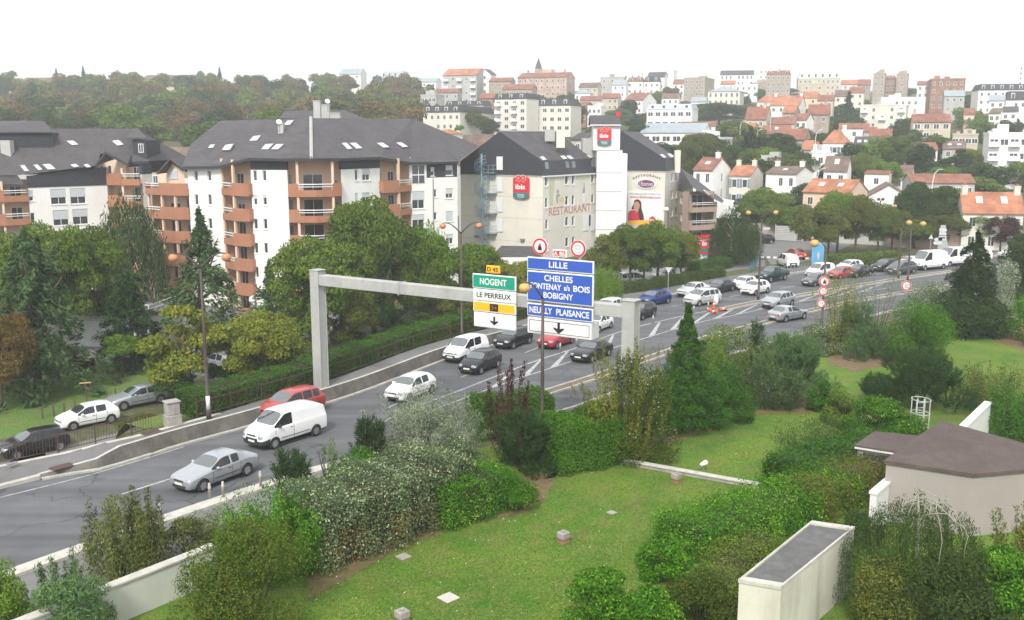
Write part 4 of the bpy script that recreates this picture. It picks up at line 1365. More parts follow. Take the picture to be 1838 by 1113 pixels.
def window(F_, h, parent, shut=0.0, mull=1, rev=.16, m_frame='frame', name='window', sill=True, simple=False, glass='glass'):
 a, c, d, e=h
 b=MB();fw=min(.07, (c-a)*.16)
 y0, y1=rev-.06, rev
 b.box(a, a+fw, y0, y1, d, e);b.box(c-fw, c, y0, y1, d, e)
 b.box(a+fw, c-fw, y0, y1, d, d+fw);b.box(a+fw, c-fw, y0, y1, e-fw, e)
 for k in range(mull):
  x=a+(c-a)* (k+1)/ (mull+1)
  b.box(x-fw*.4, x+fw*.4, y0, y1, d+fw, e-fw)
 if sill:b.box(a-.08, c+.08, -.08, .0, d-.08, d-.01)
 w_=place(b.build(name, M[m_frame]), F_, parent)
 g=MB()
 g.face([(a+fw, y1-.02, d+fw), (c-fw, y1-.02, d+fw), (c-fw, y1-.02, e-fw), (a+fw, y1-.02, e-fw)])
 p=g.build('pane', M[glass]);p.parent=w_
 if shut>0:
  g=MB();zz=e-(e-d)*shut
  g.box(a+.01, c-.01, y0-.05, y0-.02, zz, e-.005)
  p=g.build('roller_shutter', M['shut']);p.parent=w_
 return w_
def flat_part(name, F_, polys, m, parent, out=.03, thick=.05):
 """lettering or panels on a wall: polygons of (x,z), set proud of it"""
 b=MB()
 for poly in polys:
  b.plate([(x, -out, z) for x, z in poly], Vector((0, -thick, 0)))
 return place(b.build(name, M[m] if isinstance(m, str) else m), F_, parent)
def text_part(name, F_, txt, x0, x1, z0, z1, m, parent, out=.03, shear=0.0, bold=0.0, top=None, sub=False):
 """words set on a wall, fitted to the box x0..x1, z0..z1"""
 cu=bpy.data.curves.new('t', 'FONT')
 cu.body=txt;cu.size=1;cu.shear=shear;cu.offset=bold
 cu.extrude=0.0
 o=bpy.data.objects.new('t', cu);COL.objects.link(o)
 bpy.context.view_layer.update()
 me=bake(o)
 bpy.data.objects.remove(o);bpy.data.curves.remove(cu)
 co=np.empty(len(me.vertices)*3, np.float32);me.vertices.foreach_get('co', co);co=co.reshape(-1, 3)
 lo, hi=co.min(0), co.max(0)
 sx= (x1-x0)/ (hi[0]-lo[0]);sz= (z1-z0)/ (hi[1]-lo[1])
 out_co=np.stack([x0+(co[:, 0]-lo[0])*sx, np.full(len(co), -out), z0+(co[:, 1]-lo[1])*sz], 1).astype(np.float32)
 if top:out_co[:, 2]+=[top((x-x0)/ (x1-x0)) for x in out_co[:, 0]]
 me.vertices.foreach_set('co', out_co.ravel())
 me.materials.clear();me.materials.append(M[m] if isinstance(m, str) else m)
 me.update()
 p=put(name, me)
 if sub:p.parent=parent
 else:place(p, F_, parent)
 return p
def plane3(a, b, c):
 n= (b-a).cross(c-a).normalized()
 return a, n
def on_plane(u, v, pl):
 a, b=ray(u, v)
 d=Vector((a, 1, b));o=Vector((0, 0, EYE))
 k= (pl[0]-o).dot(pl[1])/d.dot(pl[1])
 return o+d*k
def skylight(px4, pl, parent, tilt=0.0):
 q= [on_plane(u, v, pl) for u, v in px4]
 n=pl[1] if pl[1].z>0 else -pl[1]
 b=MB();b.plate([p+n*.02 for p in q], n*.1)
 w_=b.build('roof_window', M['grey'], parent)
 c=sum(q, Vector())/4
 g=MB();g.face([c+(p-c)*.84+n*.126 for p in q])
 p=g.build('pane', M['skypane']);p.parent=w_
M['skypane']=mat_glass('roof_window_glass', (.55, .58, .6), .12)  # pale base colour stands in for sky reflected in the panes
def roof_mesh(polys, thick=.18):
 b=MB()
 for p in polys:b.face(p)
 return b
def balcony(parent, F_, plan, ztop, h=1.4, rail=(0, 1), parm='wallo', slab=.18):
 """balcony front along plan points (s, out): solid parapet, with a white rail over a low part on the segments in rail"""
 b=MB();rl=MB()
 pts= [F_.P(s, 0, o) for s, o in plan]
 zb=ztop-h
 th=.14
 n=len(pts)
 dirs= [(pts[i+1]-pts[i]).normalized() for i in range(n-1)]
 nn= [Vector((-d.y, d.x, 0)) for d in dirs]
 nn= [x if x.dot(F_.n)<0 else -x for x in nn]
 inn= []
 for i in range(n):
  v=nn[min(i, n-2)]+nn[max(i-1, 0)]
  inn.append(pts[i]+v.normalized()*th)
 for i in range(n-1):
  zt_=ztop if i not in rail else zb+h*.52
  a, c, d, e=pts[i], pts[i+1], inn[i+1], inn[i]
  b.geo([(p.x, p.y, z) for z in (zb, zt_) for p in (a, c, d, e)], [(3, 2, 1, 0), (4, 5, 6, 7), (0, 1, 5, 4), (1, 2, 6, 5), (2, 3, 7, 6), (3, 0, 4, 7)])
  if i in rail:
   for zz, hh in ((ztop-.1, .1), (ztop-.36, .07)):
    a2, c2=a+nn[i]*.02, c+nn[i]*.02
    d2, e2=c2+nn[i]*.06, a2+nn[i]*.06
    rl.geo([(p.x, p.y, z) for z in (zz, zz+hh) for p in (a2, c2, d2, e2)], [(3, 2, 1, 0), (4, 5, 6, 7), (0, 1, 5, 4), (1, 2, 6, 5), (2, 3, 7, 6), (3, 0, 4, 7)])
 fl= [(p.x, p.y) for p in inn]+[(F_.P(plan[-1][0], 0, -1.6).x, F_.P(plan[-1][0], 0, -1.6).y), (F_.P(plan[0][0], 0, -1.6).x, F_.P(plan[0][0], 0, -1.6).y)]
 b.prism(fl, zb+.02, zb+slab)
 o=b.build('balcony', M[parm], parent)
 if rl.f:rl.build('railing', M['frame'], o)
 return o
def loggia(parent, F_, s0, s1, z0, z1, floors, doors, depth=1.6, posts=(), m='peach', pm='peach'):
 """recess behind a stack of balconies: back wall with glazed doors, side walls, posts"""
 Fb=Fac(F_.P(s0, 0, -depth), F_.P(s1, 0, -depth))
 holes= []
 for zf in floors:
  for (a, c) in doors:holes.append(((s1-s0)*a, (s1-s0)*c, zf-1.15, zf+.95))
 me, hs_=wall_mesh(Fb.len, z0, z1, holes, M[m], .12)
 place(put('loggia_wall', me), Fb, parent)
 for i, h in enumerate(hs_):
  window(Fb, h, parent, shut=[0, 0, .35, 0, 0, .2, 0][i%7], mull=1, rev=.12, name='balcony_door', sill=False)
 for s in (s0, s1):
  b=MB();p, q=F_.P(s, 0), F_.P(s, 0, -depth)
  b.face([(p.x, p.y, z0), (q.x, q.y, z0), (q.x, q.y, z1), (p.x, p.y, z1)])
  b.build('loggia_side', M[m], parent)
 for s, o in posts:
  b=MB();c=F_.P(s, 0, o)
  t=F_.t*.13;n_=F_.n*.13
  b.prism([((c-t-n_).x, (c-t-n_).y), ((c+t-n_).x, (c+t-n_).y), ((c+t+n_).x, (c+t+n_).y), ((c-t+n_).x, (c-t+n_).y)], z0, z1-.1)
  b.build('post', M[pm], parent)
def xd(u, d):
 return ((ray(u, 245)[0])*d, d)
def zd(v, d):return EYE+ray(919, v)[1]*d
def back_shell(parent, front, depth, z0, z1, m):
 """rear and end walls that close a building behind its front line"""
 n=Fac(front[0], front[-1]).n
 B= [(p[0]-n.x*depth, p[1]-n.y*depth) for p in (front[0], front[-1])]
 b=MB()
 L_= [front[0], B[0], B[1], front[-1]]
 for p, q in zip(L_, L_[1:]):
  b.face([(p[0], p[1], z0), (q[0], q[1], z0), (q[0], q[1], z1), (p[0], p[1], z1)])
 b.build('rear_wall', M[m], parent)
 # ---- white flats with orange balconies, in the middle of the left half
GZ= -2.6
fl1=empty('apartment_building', (*xd(560, 118), GZ), 0, 'white flats with stacked orange balconies around a projecting corner bay under a dark roof', 'apartment building')
fl1.location= (0, 0, 0)
V0, V1, V2, V3, V4, V5, V6, V7=xd(333, 113.5), xd(393, 110), xd(447, 107), xd(513, 106), xd(610, 107.6), xd(680, 113), xd(736, 117), xd(820, 121)
FL= [12.0-2.76*k for k in range(6)]
def facade(parent, F_, z0, z1, wins, m='wallw', band=None, bandm='slatew', mull=1):
 """wall with windows given as pixel boxes (u0,v0,u1,v1[,shutter])"""
 holes= [F_.rect(*w[:4]) for w in wins]
 me, hs_=wall_mesh(F_.len, z0, z1, holes, M[m])
 place(put('wall', me), F_, parent)
 for h, w in zip(hs_, wins):
  wd=h[1]-h[0]
  window(F_, h, parent, w[4] if len(w)>4 else 0.0, 0 if wd<.9 else (1 if wd<2 else 2))
 if band:
  b=MB();b.box(0, F_.len, -.05, .3, z1+.004, band)
  place(b.build('slate_band', M[bandm]), F_, parent)
def rows(u0, v0, u1, v1, n, dv, du=0.0, sh=()):
 return [(u0+du*k, v0+dv*k, u1+du*k, v1+dv*k, sh[k] if k<len(sh) else 0.0) for k in range(n)]
f=Fac(V0, V1)
facade(fl1, f, GZ, 13.5, rows(348, 306, 355, 325, 5, 43, .8)+rows(372, 306, 379, 325, 5, 43, .8))
f=Fac(V2, V3)
facade(fl1, f, GZ, 13.45, rows(454, 306, 461, 325, 6, 43.3, .8, (0, .4, 0, 0))+rows(471, 306, 478, 325, 6, 43.3, .9, (0, .3)), band=14.65)
f=Fac(V4, V5)
facade(fl1, f, GZ, 13.45, rows(637, 304, 643, 324, 5, 42.6, .2, (0, .8))+rows(650, 303, 664, 324, 5, 42.6, .2, (.5, .4, .3)), band=14.65)
f=Fac(V6, V7)
facade(fl1, f, GZ, 12.1, rows(740, 343, 762, 375, 4, 42, .2, (.5, .3, .6))+rows(779, 340, 784, 354, 4, 41, .3)+rows(800, 338, 813, 356, 4, 41.2, .2, (.55, .9, .4)))
me, hs_=wall_mesh(f.len, 12.104, 13.75, [f.rect(773, 300, 780, 316), f.rect(800, 296, 813, 315)], M['slatew'])
place(put('slate_band', me), f, fl1)
for h in hs_:window(f, h, fl1, .5, 0)
b=MB();a_=f.rect(738, 297, 762, 330);b.box(a_[0]-.25, a_[1]+.25, -.05, .1, 12.12, 13.7);place(b.build('window_surround', M['wallw']), f, fl1)
me, hs_=wall_mesh(a_[1]+.2, a_[2], a_[3], [(a_[0], a_[1], a_[2]+.1, a_[3]-.05)], M['wallw'], .05, x0=a_[0]-.2)
bpy.data.meshes.remove(me)
b=MB();b.box(a_[0], a_[1], -.07, -.055, a_[2]+.1, a_[3]);place(b.build('window', M['glass']), f, fl1)
b=MB();[b.box(x, x+.08, -.11, -.075, a_[2]+.1, a_[3]) for x in (a_[0], (a_[0]+a_[1])/2, a_[1]-.08)];b.box(a_[0], a_[1], -.12, -.075, a_[2]+1.0, a_[2]+1.12)
place(b.build('window_frame', M['frame']), f, fl1)
b=MB();q=f.px(777, 330)[0];b.tube([(q, -.06, GZ), (q, -.06, 12.0)], .05, 6);place(b.build('downpipe', M['grey']), f, fl1)
# bays
VL=xd(266, 117)
f=Fac(VL, V0)
for k, zf in enumerate(FL[:5]):
 zz=zf-.35
 balcony(fl1, f, [(-.6, -.2), (.0, .9), (f.len*.42, 1.1), (f.len*.75, .95), (f.len+.1, .25)], zz, 1.4, (1, ))
loggia(fl1, f, 0, f.len, GZ, 10.9, [z-.35 for z in FL[:5]], [(.18, .45), (.62, .85)], 1.6, [(.15, .55), (f.len*.42, .75), (f.len*.75, .6)])
fx=Fac(f.P(0, 0, -1.2), f.P(f.len, 0, -1.2))
b=MB();q= [fx.px(285, 312), fx.px(305, 290), fx.px(331, 309), fx.px(331, 330), fx.px(285, 330)]
b.face([(x, 0, z) for x, z in q]);place(b.build('gable_wall', M['peach']), fx, fl1)
window(fx, fx.rect(302, 305, 320, 322), fl1, .95, 0, rev=0, sill=False)
d_=115.6
p, q, w_=dp(281, 313, d_), dp(305, 287, d_), dp(333, 309, d_-1.5)
k_=Vector((3, 9, .6))
b=MB();b.plate([p, q, q+k_, p+k_], Vector((0, 0, .16)));b.plate([q, w_, w_+k_, q+k_], Vector((0, 0, .16)));b.build('bay_roof', M['slate'], fl1)
f=Fac(V1, V2)
for k, zf in enumerate(FL):
 balcony(fl1, f, [(0, .05), (f.len*.52, .75), (f.len+.02, .55), (f.len+.02, .02)], zf-.02, 1.4, (0, ))
loggia(fl1, f, 0, f.len, GZ, 14.6, FL, [(.1, .34), (.6, .92)], 1.7, [(.1, -.1), (f.len*.54, .5)])
f=Fac(V3, V4)
for k, zf in enumerate(FL):
 balcony(fl1, f, [(.0, .1), (.02, .75), (f.len*.17, 1.25), (f.len*.5, 1.75), (f.len*.82, 1.25), (f.len-.02, .7), (f.len, .1)], zf, 1.4, (2, 3))
loggia(fl1, f, 0, f.len, GZ, 14.7, FL, [(.03, .1), (.3, .68), (.9, .97)], 1.6, [(f.len*.17, 1.0), (f.len*.82, 1.0)])
f=Fac(V5, V6)
for k, zf in enumerate(FL):
 balcony(fl1, f, [(0, .05), (.0, .55), (f.len*.46, .8), (f.len, .1)], zf, 1.4, (2, ))
loggia(fl1, f, 0, f.len, GZ, 14.6, FL, [(.18, .36), (.58, .78)], 1.7, [(f.len*.48, .55)])
back_shell(fl1, [VL, V7], 15, GZ, 11.5, 'wallw')
# roof
e0, e1, e2, e3=dp(326, 299, 112.7), dp(391, 298, 109.3), dp(447, 283, 106), dp(513, 284.5, 105)
e4, e5, e6, e7, e8=dp(559, 284, 104.4), dp(611, 284, 106.6), dp(681, 281.5, 112), dp(736, 291, 116.2), dp(823, 289, 120.4)
r0, r1, r2, rl=dp(395, 217, 122), dp(558, 212, 116), dp(741, 213, 127), dp(343, 258, 122)
ba, bb, bc=dp(352, 262, 138), dp(400, 250, 136), dp(860, 262, 140)
b=MB()
for tri in ([e0, e1, rl], [e1, r0, rl], [e1, e2, r0], [e2, e3, r0], [e3, r1, r0], [e3, e4, r1], [e4, e5, r1], [e5, e6, r1], [e6, r2, r1], [e6, e7, r2], [e7, e8, r2], [e8, bc, r2], [r2, bc, bb], [r1, r2, bb], [r0, r1, bb], [rl, r0, ba], [r0, bb, ba], [e0, rl, ba]):
 b.face(tri)
rf=b.build('roof', M['slate'], fl1)
b=MB()
for p, q in ((e0, e1), (e1, e2), (e2, e3), (e3, e4), (e4, e5), (e5, e6), (e6, e7), (e7, e8)):
 b.face([p-Vector((0, 0, .01)), q-Vector((0, 0, .01)), q-Vector((0, 0, .3)), p-Vector((0, 0, .3))])
 w_=Vector((0, 1.2, -.25))
 b.face([p-Vector((0, 0, .3)), q-Vector((0, 0, .3)), q+w_, p+w_])
b.build('fascia', M['slatew'], rf)
b=MB()
b.tube([e4+Vector((0, 0, .05)), r1+Vector((0, 0, .05))], .2, 6)
b.build('hip_flashing', M['galv'], rf)
pl_l, pl_r, pl_r2=plane3(e3, r1, r0), plane3(e5, e6, r1), plane3(e6, r2, r1)
for q in ([(447, 255), (455, 246), (470, 244), (462, 254)], [(468, 270), (477, 260), (493, 259), (482, 270)], [(486, 270), (496, 260), (511, 260), (500, 270)], [(509, 226), (516, 218), (529, 217), (521, 226)]):skylight(q, pl_l, fl1)
for q in ([(398, 271), (406, 261), (421, 259), (414, 271)], [(374, 267), (378, 261), (388, 260), (383, 267)]):skylight(q, plane3(e1, r0, rl), fl1)
for q in ([(612, 258), (621, 257), (633, 269), (624, 270)], [(626, 258), (638, 257), (651, 268), (640, 269)], ):skylight(q, pl_r, fl1)
skylight([(675, 258), (686, 257), (700, 266), (688, 267)], pl_r2, fl1);pl_r2=plane3(e6, e7, r2)
skylight([(709, 257), (719, 256), (733, 265), (722, 266)], pl_r2, fl1)
skylight([(743, 255), (754, 254), (767, 264), (754, 265)], pl_r2, fl1)
# raised rear roof with chimney and dishes
q0, q1, q2, q3=dp(500, 212, 124), dp(512, 199, 128), dp(618, 197, 130), dp(655, 213, 126)
b=MB();bk=Vector((1, 9, -2.5))
b.face([q0, q3, q2, q1]);b.face([q1, q2, q2+bk, q1+bk]);b.face([q0, q1, q1+bk]);b.face([q3, q2, q2+bk])
dn=Vector((0, 0, -2));b.face([q0+dn, q3+dn, q3, q0])
b.build('upper_roof', M['slate'], fl1)
for (u0, v0, u1, v1, d, m_, nm) in ((563, 182, 574, 213, 119, 'greyw', 'chimney'), (592, 204, 610, 214, 121, 'greyw', 'vent_box'), (576, 189, 590, 197, 124, 'greyw', 'chimney_cap'), (499, 222, 508, 237, 113, 'greyw', 'vent_stack')):
 p, q=dp(u0, v1, d), dp(u1, v0, d)
 b=MB();b.box(p.x, q.x, d, d+(q.x-p.x), p.z-1.5, q.z);b.box(p.x-.06, q.x+.06, d-.06, d+(q.x-p.x)+.06, q.z+.003, q.z+.12)
 b.build(nm, M[m_], fl1)
for (u, v, d) in ((588, 182, 124), (501, 219, 113)):
 p=dp(u, v, d);b=MB();b.ball((0, 0, 0), .34, .25, 14, 6)
 o=b.build('satellite_dish', M['white'], fl1, True);o.location=p;o.rotation_euler= (1.1, .2, .3)
 b=MB();b.tube([p, p-Vector((0, 0, 1.3))], .04, 5);b.build('dish_mast', M['grey'], fl1)
b=MB();g0= [dp(372, 237, 121.5), dp(400, 234, 121.5), dp(398, 239, 121.4), dp(377, 252, 121.3)];b.plate(g0, Vector((0, .3, 0)));b.build('roof_gable', M['slatew'], fl1)
# entrance canopy at the foot of the flats
p=dp(497, 545, 104.5)
b=MB();b.box(-2.4, 2.4, -1.6, 1.5, 2.3, 2.75);b.box(-2.2, -1.9, -1.4, -1.1, 0, 2.298);b.box(1.9, 2.2, -1.4, -1.1, 0, 2.298)
b.build('entrance_canopy', M['wallw'], fl1, loc=(p.x, p.y-.6, GZ))
# ---- similar white flats at the left edge
fl2=empty('apartment_building', (0, 0, 0), 0, 'white flats at the left edge with a long dark slate band and orange balconies', 'apartment building')
W0, W1, W2, W3, W4=xd(-90, 114), xd(42, 117.5), xd(186, 124), xd(250, 124), xd(268, 126.6)
f=Fac(W1, W2)
FL2= [10.4-2.76*k for k in range(5)]
win2=rows(51, 342, 60, 361, 4, 40, 3.2, (.6, 0, 0))+rows(91, 339, 119, 367, 4, 38, 4.5, (.55, .6, .3))+rows(126, 338, 154, 366, 4, 37, 4.5, (.55, .5, .4))
facade(fl2, f, GZ, 10.95, win2)
b=MB();b.plate([(0, .2, 10.954), (f.len, .2, 10.954), (f.len, .2, 13.2), (0, .2, 12.35)], Vector((0, -.26, 0)));place(b.build('slate_band', M['slatew']), f, fl2)
f=Fac(W0, W1)
for zf in FL2:balcony(fl2, f, [(f.len-9, .9), (f.len-2.6, .95), (f.len-.1, .3)], zf+.35, 1.4, (1, ))
loggia(fl2, f, f.len-9, f.len, GZ, 11.9, FL2, [(.55, .72), (.78, .92)], 1.6, [(f.len-2.8, .6)])
f=Fac(W2, W3)
FL3= [13.35-.9-2.76*k for k in range(6)]
for zf in FL3:balcony(fl2, f, [(0, .1), (f.len*.42, .35), (f.len*.5, 1.0), (f.len, .9)], zf, 1.5, (2, ))
loggia(fl2, f, 0, f.len, GZ, 13.2, FL3, [(.2, .3), (.62, .82)], 1.6, [(f.len*.5, .6)])
fx=Fac(f.P(0, 0, -.9), f.P(f.len, 0, -.9))
b=MB();q= [fx.px(172, 300), fx.px(189, 275), fx.px(227, 296), fx.px(227, 325), fx.px(172, 325)]
b.face([(x, 0, z) for x, z in q]);place(b.build('gable_wall', M['peach']), fx, fl2)
for r_ in (fx.rect(180, 297, 187, 312), fx.rect(194, 296, 201, 312)):
 window(fx, r_, fl2, mull=0, rev=.0, sill=False)
f=Fac(W3, W4)
facade(fl2, f, GZ, 12.3, [], band=13.4)
back_shell(fl2, [W0, W4], 16, GZ, 12, 'wallw')
a0, a1=dp(-90, 329, 113), dp(44, 331, 116.8)
a15, a2, s1=dp(30, 315, 116.6), dp(176, 297, 122.6), dp(243, 231, 131)
plm_=plane3(a15, a2, s1)
on_= lambda u, v:on_plane(u, v, plm_)
g1, gb, g2=dp(189, 272, 122.3), on_(236, 276), dp(230, 294, 122.6)
g0=dp(169, 297, 122.4)
h1, h2=on_(229, 291), on_(268, 289)
b=MB()
b.face([a15, a2, on_(180, 276), gb, h1, h2, s1, on_(-80, 231), on_(-80, 315)])
b.face([a0, a1, on_(30, 313), on_(-90, 313)])
b.face([g0, g1, gb, on_(176, 296)]);b.face([g1, g2, gb])
bkz=Vector((2, 12, -6))
b.face([on_(-80, 231), s1, s1+bkz, on_(-80, 231)+bkz]);b.face([s1, h2, h2+Vector((1, 13, 0)), s1+bkz])
rf=b.build('roof', M['slate'], fl2)
b=MB()
for p, q in ((g0, g1), (g1, g2), (h1, h2), (a0, a1)):
 b.face([p, q, q-Vector((0, 0, .35)), p-Vector((0, 0, .35))])
b.build('fascia', M['slatew'], rf)
b=MB();p1, p0=on_(96, 265), on_(-70, 265)
t1, t0=Vector((p1.x, p1.y, zd(239, p1.y))), Vector((p0.x, p0.y, zd(239, p1.y)))
b.face([p0, p1, t1, t0]);b.face([p1, t1, t1+Vector((-1, 6, .2)), p1+Vector((-1, 6, 0))])
b.build('upper_slate_wall', M['slatew'], fl2)
b=MB();e_=dp(78, 219, p1.y+4)
b.plate([t0+Vector((0, -.3, 0)), t1+Vector((.3, -.3, 0)), e_, Vector((p0.x, e_.y, e_.z))], Vector((0, 0, .15)))
b.build('upper_roof', M['slate'], fl2)
pl=plm_
for q in ([(35, 298), (44, 297), (53, 309), (44, 309)], [(59, 297), (67, 296), (77, 306), (69, 307)], [(75, 296), (90, 295), (101, 305), (86, 306)], [(118, 254), (131, 253), (142, 261), (129, 262)], [(200, 254), (213, 252), (223, 261), (211, 263)], [(149, 297), (157, 295), (164, 301), (156, 302)], [(125, 297), (135, 295), (143, 300), (133, 302)]):skylight(q, pl, fl2)
p, q=dp(2, 280, 119), dp(17, 252, 119)
b=MB();b.box(p.x, q.x, 119, 120, p.z-1, q.z);b.build('chimney', M['greyw'], fl2)
b=MB();d_=126.5
p, q=dp(240, 281, d_), dp(262, 252, d_)
b.box(p.x, q.x, d_, d_+5, p.z-.6, q.z);b.build('dormer', M['slatew'], fl2)
b=MB();b.plate([dp(226, 249, d_-.4), dp(264, 249, d_-.4), dp(248, 232, d_+4), dp(239, 232, d_+4)], Vector((0, 0, .12)));b.build('dormer_roof', M['slate'], fl2)
fx=Fac(xd(243, d_-.02), xd(262, d_-.02))
window(fx, (.3, .95, zd(274, d_), zd(258, d_)), fl2, rev=.0, sill=False)
# ---- hotel with slate-hung gables, white stair tower and hoardings
ht=empty('hotel_building', (0, 0, 0), 0, 'cream hotel with black slate gables and a white tower carrying red signs', 'hotel')
GH= -1.2
A1, B1, C1=xd(826, 140.5), xd(975, 133), xd(1074, 144.8)
zE=11.75
f=Fac(A1, B1)
vent= [f.rect(880, 424, 884, 426)]
me, hs_=wall_mesh(f.len, GH, zE, [], M['cream'])
place(put('gable_wall', me), f, ht)
ap=f.px(897, 236)
me, _h=wall_mesh(f.len, zE, zE+.02, [], M['slatew'], top=[(0, zE+.02), (f.len, zE+.02), (f.len, 13.7), (ap[0], ap[1]), (0, 13.5)])
o=place(put('slate_gable', me), Fac(f.P(0, 0, .06), f.P(f.len, 0, .06)), ht)
for v in (352, 390, 431):
 z=f.px(900, v)[1]
 b=MB();b.box(.05, f.len-.05, -.012, .0, z-.03, z+.03);place(b.build('panel_joint', M['beige']), f, ht)
b=MB();b.box(-.1, f.len+.1, -.09, .05, zE-.12, zE+.0);place(b.build('cornice', M['kerb']), f, ht)
b=MB()
for (u, v) in ((856, 424), (939, 430)):
 q=f.px(u, v);b.box(q[0]-.3, q[0]+.3, -.4, 0, q[1]-.12, q[1]+.12)
place(b.build('wall_lamp', M['grey']), f, ht)
fs=Fac(B1, C1)
wn=rows(978, 316, 983, 334, 4, 39.0, .3)+rows(1014, 315, 1020, 331, 4, 37.2, .2)+rows(1026, 314, 1031, 331, 4, 37, .1)+rows(1061, 313, 1066, 328, 2, 36, 0)
hol= [fs.rect(*w[:4]) for w in wn]
me, hs_=wall_mesh(fs.len, GH, zE, hol, M['cream'])
place(put('wall', me), fs, ht)
for h in hs_:
 w_=window(fs, h, ht, mull=0)
 b=MB()
 for (x0, x1, z0, z1) in ((h[0]-.22, h[0]-.0, h[2]-.25, h[3]+.05), (h[1], h[1]+.22, h[2]-.25, h[3]+.05), (h[0], h[1], h[2]-.25, h[2]-.1)):
  b.box(x0, x1, -.03, -.004, z0, z1)
 p=b.build('window_surround', M['white']);p.parent=w_
 # mansard strip and main roof
up=13.75
b=MB()
mi_=.9
mB, mC=fs.P(0, up, -mi_), fs.P(fs.len, up, -mi_)
b.face([fs.P(-.1, zE, .12), fs.P(fs.len, zE, .12), mC, mB]);b.build('mansard', M['slatew'], ht)
b=MB();b.box(-.1, fs.len, -.22, .02, zE-.2, zE-.004);place(b.build('gutter', M['white']), fs, ht)
aw=f.P(ap[0], ap[1], .0)
dirr= (Vector((C1[0], C1[1], 0))-Vector((B1[0], B1[1], 0)))
ridge2=aw+dirr*1.0
b=MB()
b.face([mB+Vector((0, 0, .01)), mC+Vector((0, 0, .01)), ridge2, aw]);lft=f.P(0, 13.4, .1)
b.face([aw, ridge2, lft+dirr, lft])
rf=b.build('roof', M['slate'], ht)
b=MB();b.tube([aw+Vector((0, 0, .05)), ridge2+Vector((0, 0, .05))], .1, 6);b.build('ridge_cap', M['galv'], rf)
pl=plane3(mB, mC, aw)
for q in ([(967, 283), (974, 281), (982, 288), (974, 289)], [(1004, 281), (1011, 280), (1019, 286), (1011, 287)], [(1015, 281), (1022, 280), (1030, 286), (1023, 287)], [(1051, 280), (1058, 279), (1066, 284), (1059, 285)]):skylight(q, pl, ht)
plm=plane3(fs.P(0, zE, .12), fs.P(fs.len, zE, .12), mB)
M['mangl']=mat_glass('mansard_glass', (.12, .15, .16), .1)
for u in (980, 1017, 1028, 1063):
 q= [on_plane(u-3, 291-(u-980)*.03, plm), on_plane(u+3, 291-(u-980)*.03, plm), on_plane(u+5, 304-(u-980)*.05, plm), on_plane(u-1, 304-(u-980)*.05, plm)]
 n_=plm[1] if plm[1].y<0 else -plm[1]
 b=MB();b.plate([p+n_*.02 for p in q], n_*.05);b.build('mansard_window', M['mangl'], ht)
p, q=dp(999, 246, 140), dp(1014, 233, 140)
b=MB();b.box(p.x, q.x, 140, 141.2, p.z-1.5, q.z);b.build('chimney', M['cream'], ht)
p, q=dp(978, 241, 142), dp(996, 233, 142)
b=MB();b.box(p.x, q.x, 142, 143, p.z-1, q.z);b.build('chimney', M['greyw'], ht)
b=MB();p, q=dp(1058, 258, 146), dp(1069, 248, 146);b.box(p.x-1, q.x, 146, 149, p.z-2, q.z);b.build('roof_house', M['greyw'], ht)
# mural lettering and figures on the side wall
x0, z0=fs.px(985, 386);x1, z1=fs.px(1060, 370)
M['mural']=mat('faded_red_lettering', (.45, .2, .17), .9, .2, 1.5)
M['murg']=mat('faded_green_trellis', (.5, .52, .36), .9, .2, 2.0)
zl0=fs.px(985, 388)[1];zl1=fs.px(985, 373)[1]
text_part('mural_lettering', fs, 'RESTAURANT', x0, x1, zl0, zl1, 'mural', ht, .015, bold=.012)
r_=fs.rect(986, 316, 1012, 322);flat_part('mural_trellis', fs, [[(r_[0], r_[2]), (r_[1], r_[2]), (r_[1], r_[3]), (r_[0], r_[3])]], 'murg', ht, .004, .008)
r_=fs.rect(986, 323, 992, 369);flat_part('mural_trellis', fs, [[(r_[0], r_[2]), (r_[1], r_[2]), (r_[1]+.5, r_[3]), (r_[0], r_[3])]], 'murg', ht, .004, .008)
r_=fs.rect(1034, 315, 1058, 322);flat_part('mural_trellis', fs, [[(r_[0], r_[2]), (r_[1], r_[2]), (r_[1], r_[3]), (r_[0], r_[3])]], 'murg', ht, .004, .008)
M['murk']=mat('mural_grey', (.33, .33, .33), .9, .2, 3);M['mury']=mat('mural_straw', (.62, .5, .26), .9, .1, 3)
def ell(cx, cz, rx, rz, n=20, a0=0):return [(cx+rx*math.cos(a0+2*math.pi*k/n), cz+rz*math.sin(a0+2*math.pi*k/n)) for k in range(n)]
c1=fs.px(1005, 353);c2=fs.px(1048, 345)
flat_part('mural_cheese', fs, [ell(c1[0]+.6, c1[1]-.45, .95, .38)], 'mury', ht, .004, .008)
flat_part('mural_figure', fs, [ell(c1[0]-.6, c1[1]+.75, .3, .26), [(c1[0]-1.0, c1[1]+.35), (c1[0]-.3, c1[1]+.45), (c1[0]+.1, c1[1]+.1), (c1[0]-.55, c1[1]-.1), (c1[0]-.6, c1[1]-.9), (c1[0]-.85, c1[1]-.9)]], 'murk', ht, .02, .008)
flat_part('mural_waiter', fs, [ell(c2[0], c2[1]+1.1, .16, .22), [(c2[0]-.5, c2[1]-.1), (c2[0]+.25, c2[1]-.1), (c2[0]+.22, c2[1]+.8), (c2[0]-.2, c2[1]+.8)], [(c2[0]-.2, c2[1]-2.3), (c2[0]+.2, c2[1]-2.3), (c2[0]+.12, c2[1]-1.6), (c2[0]-.12, c2[1]-1.6)]], 'murk', ht, .02, .008)
flat_part('mural_apron', fs, [[(c2[0]-.35, c2[1]-1.55), (c2[0]+.35, c2[1]-1.55), (c2[0]+.35, c2[1]-.12), (c2[0]-.35, c2[1]-.12)]], 'white', ht, .004, .008)
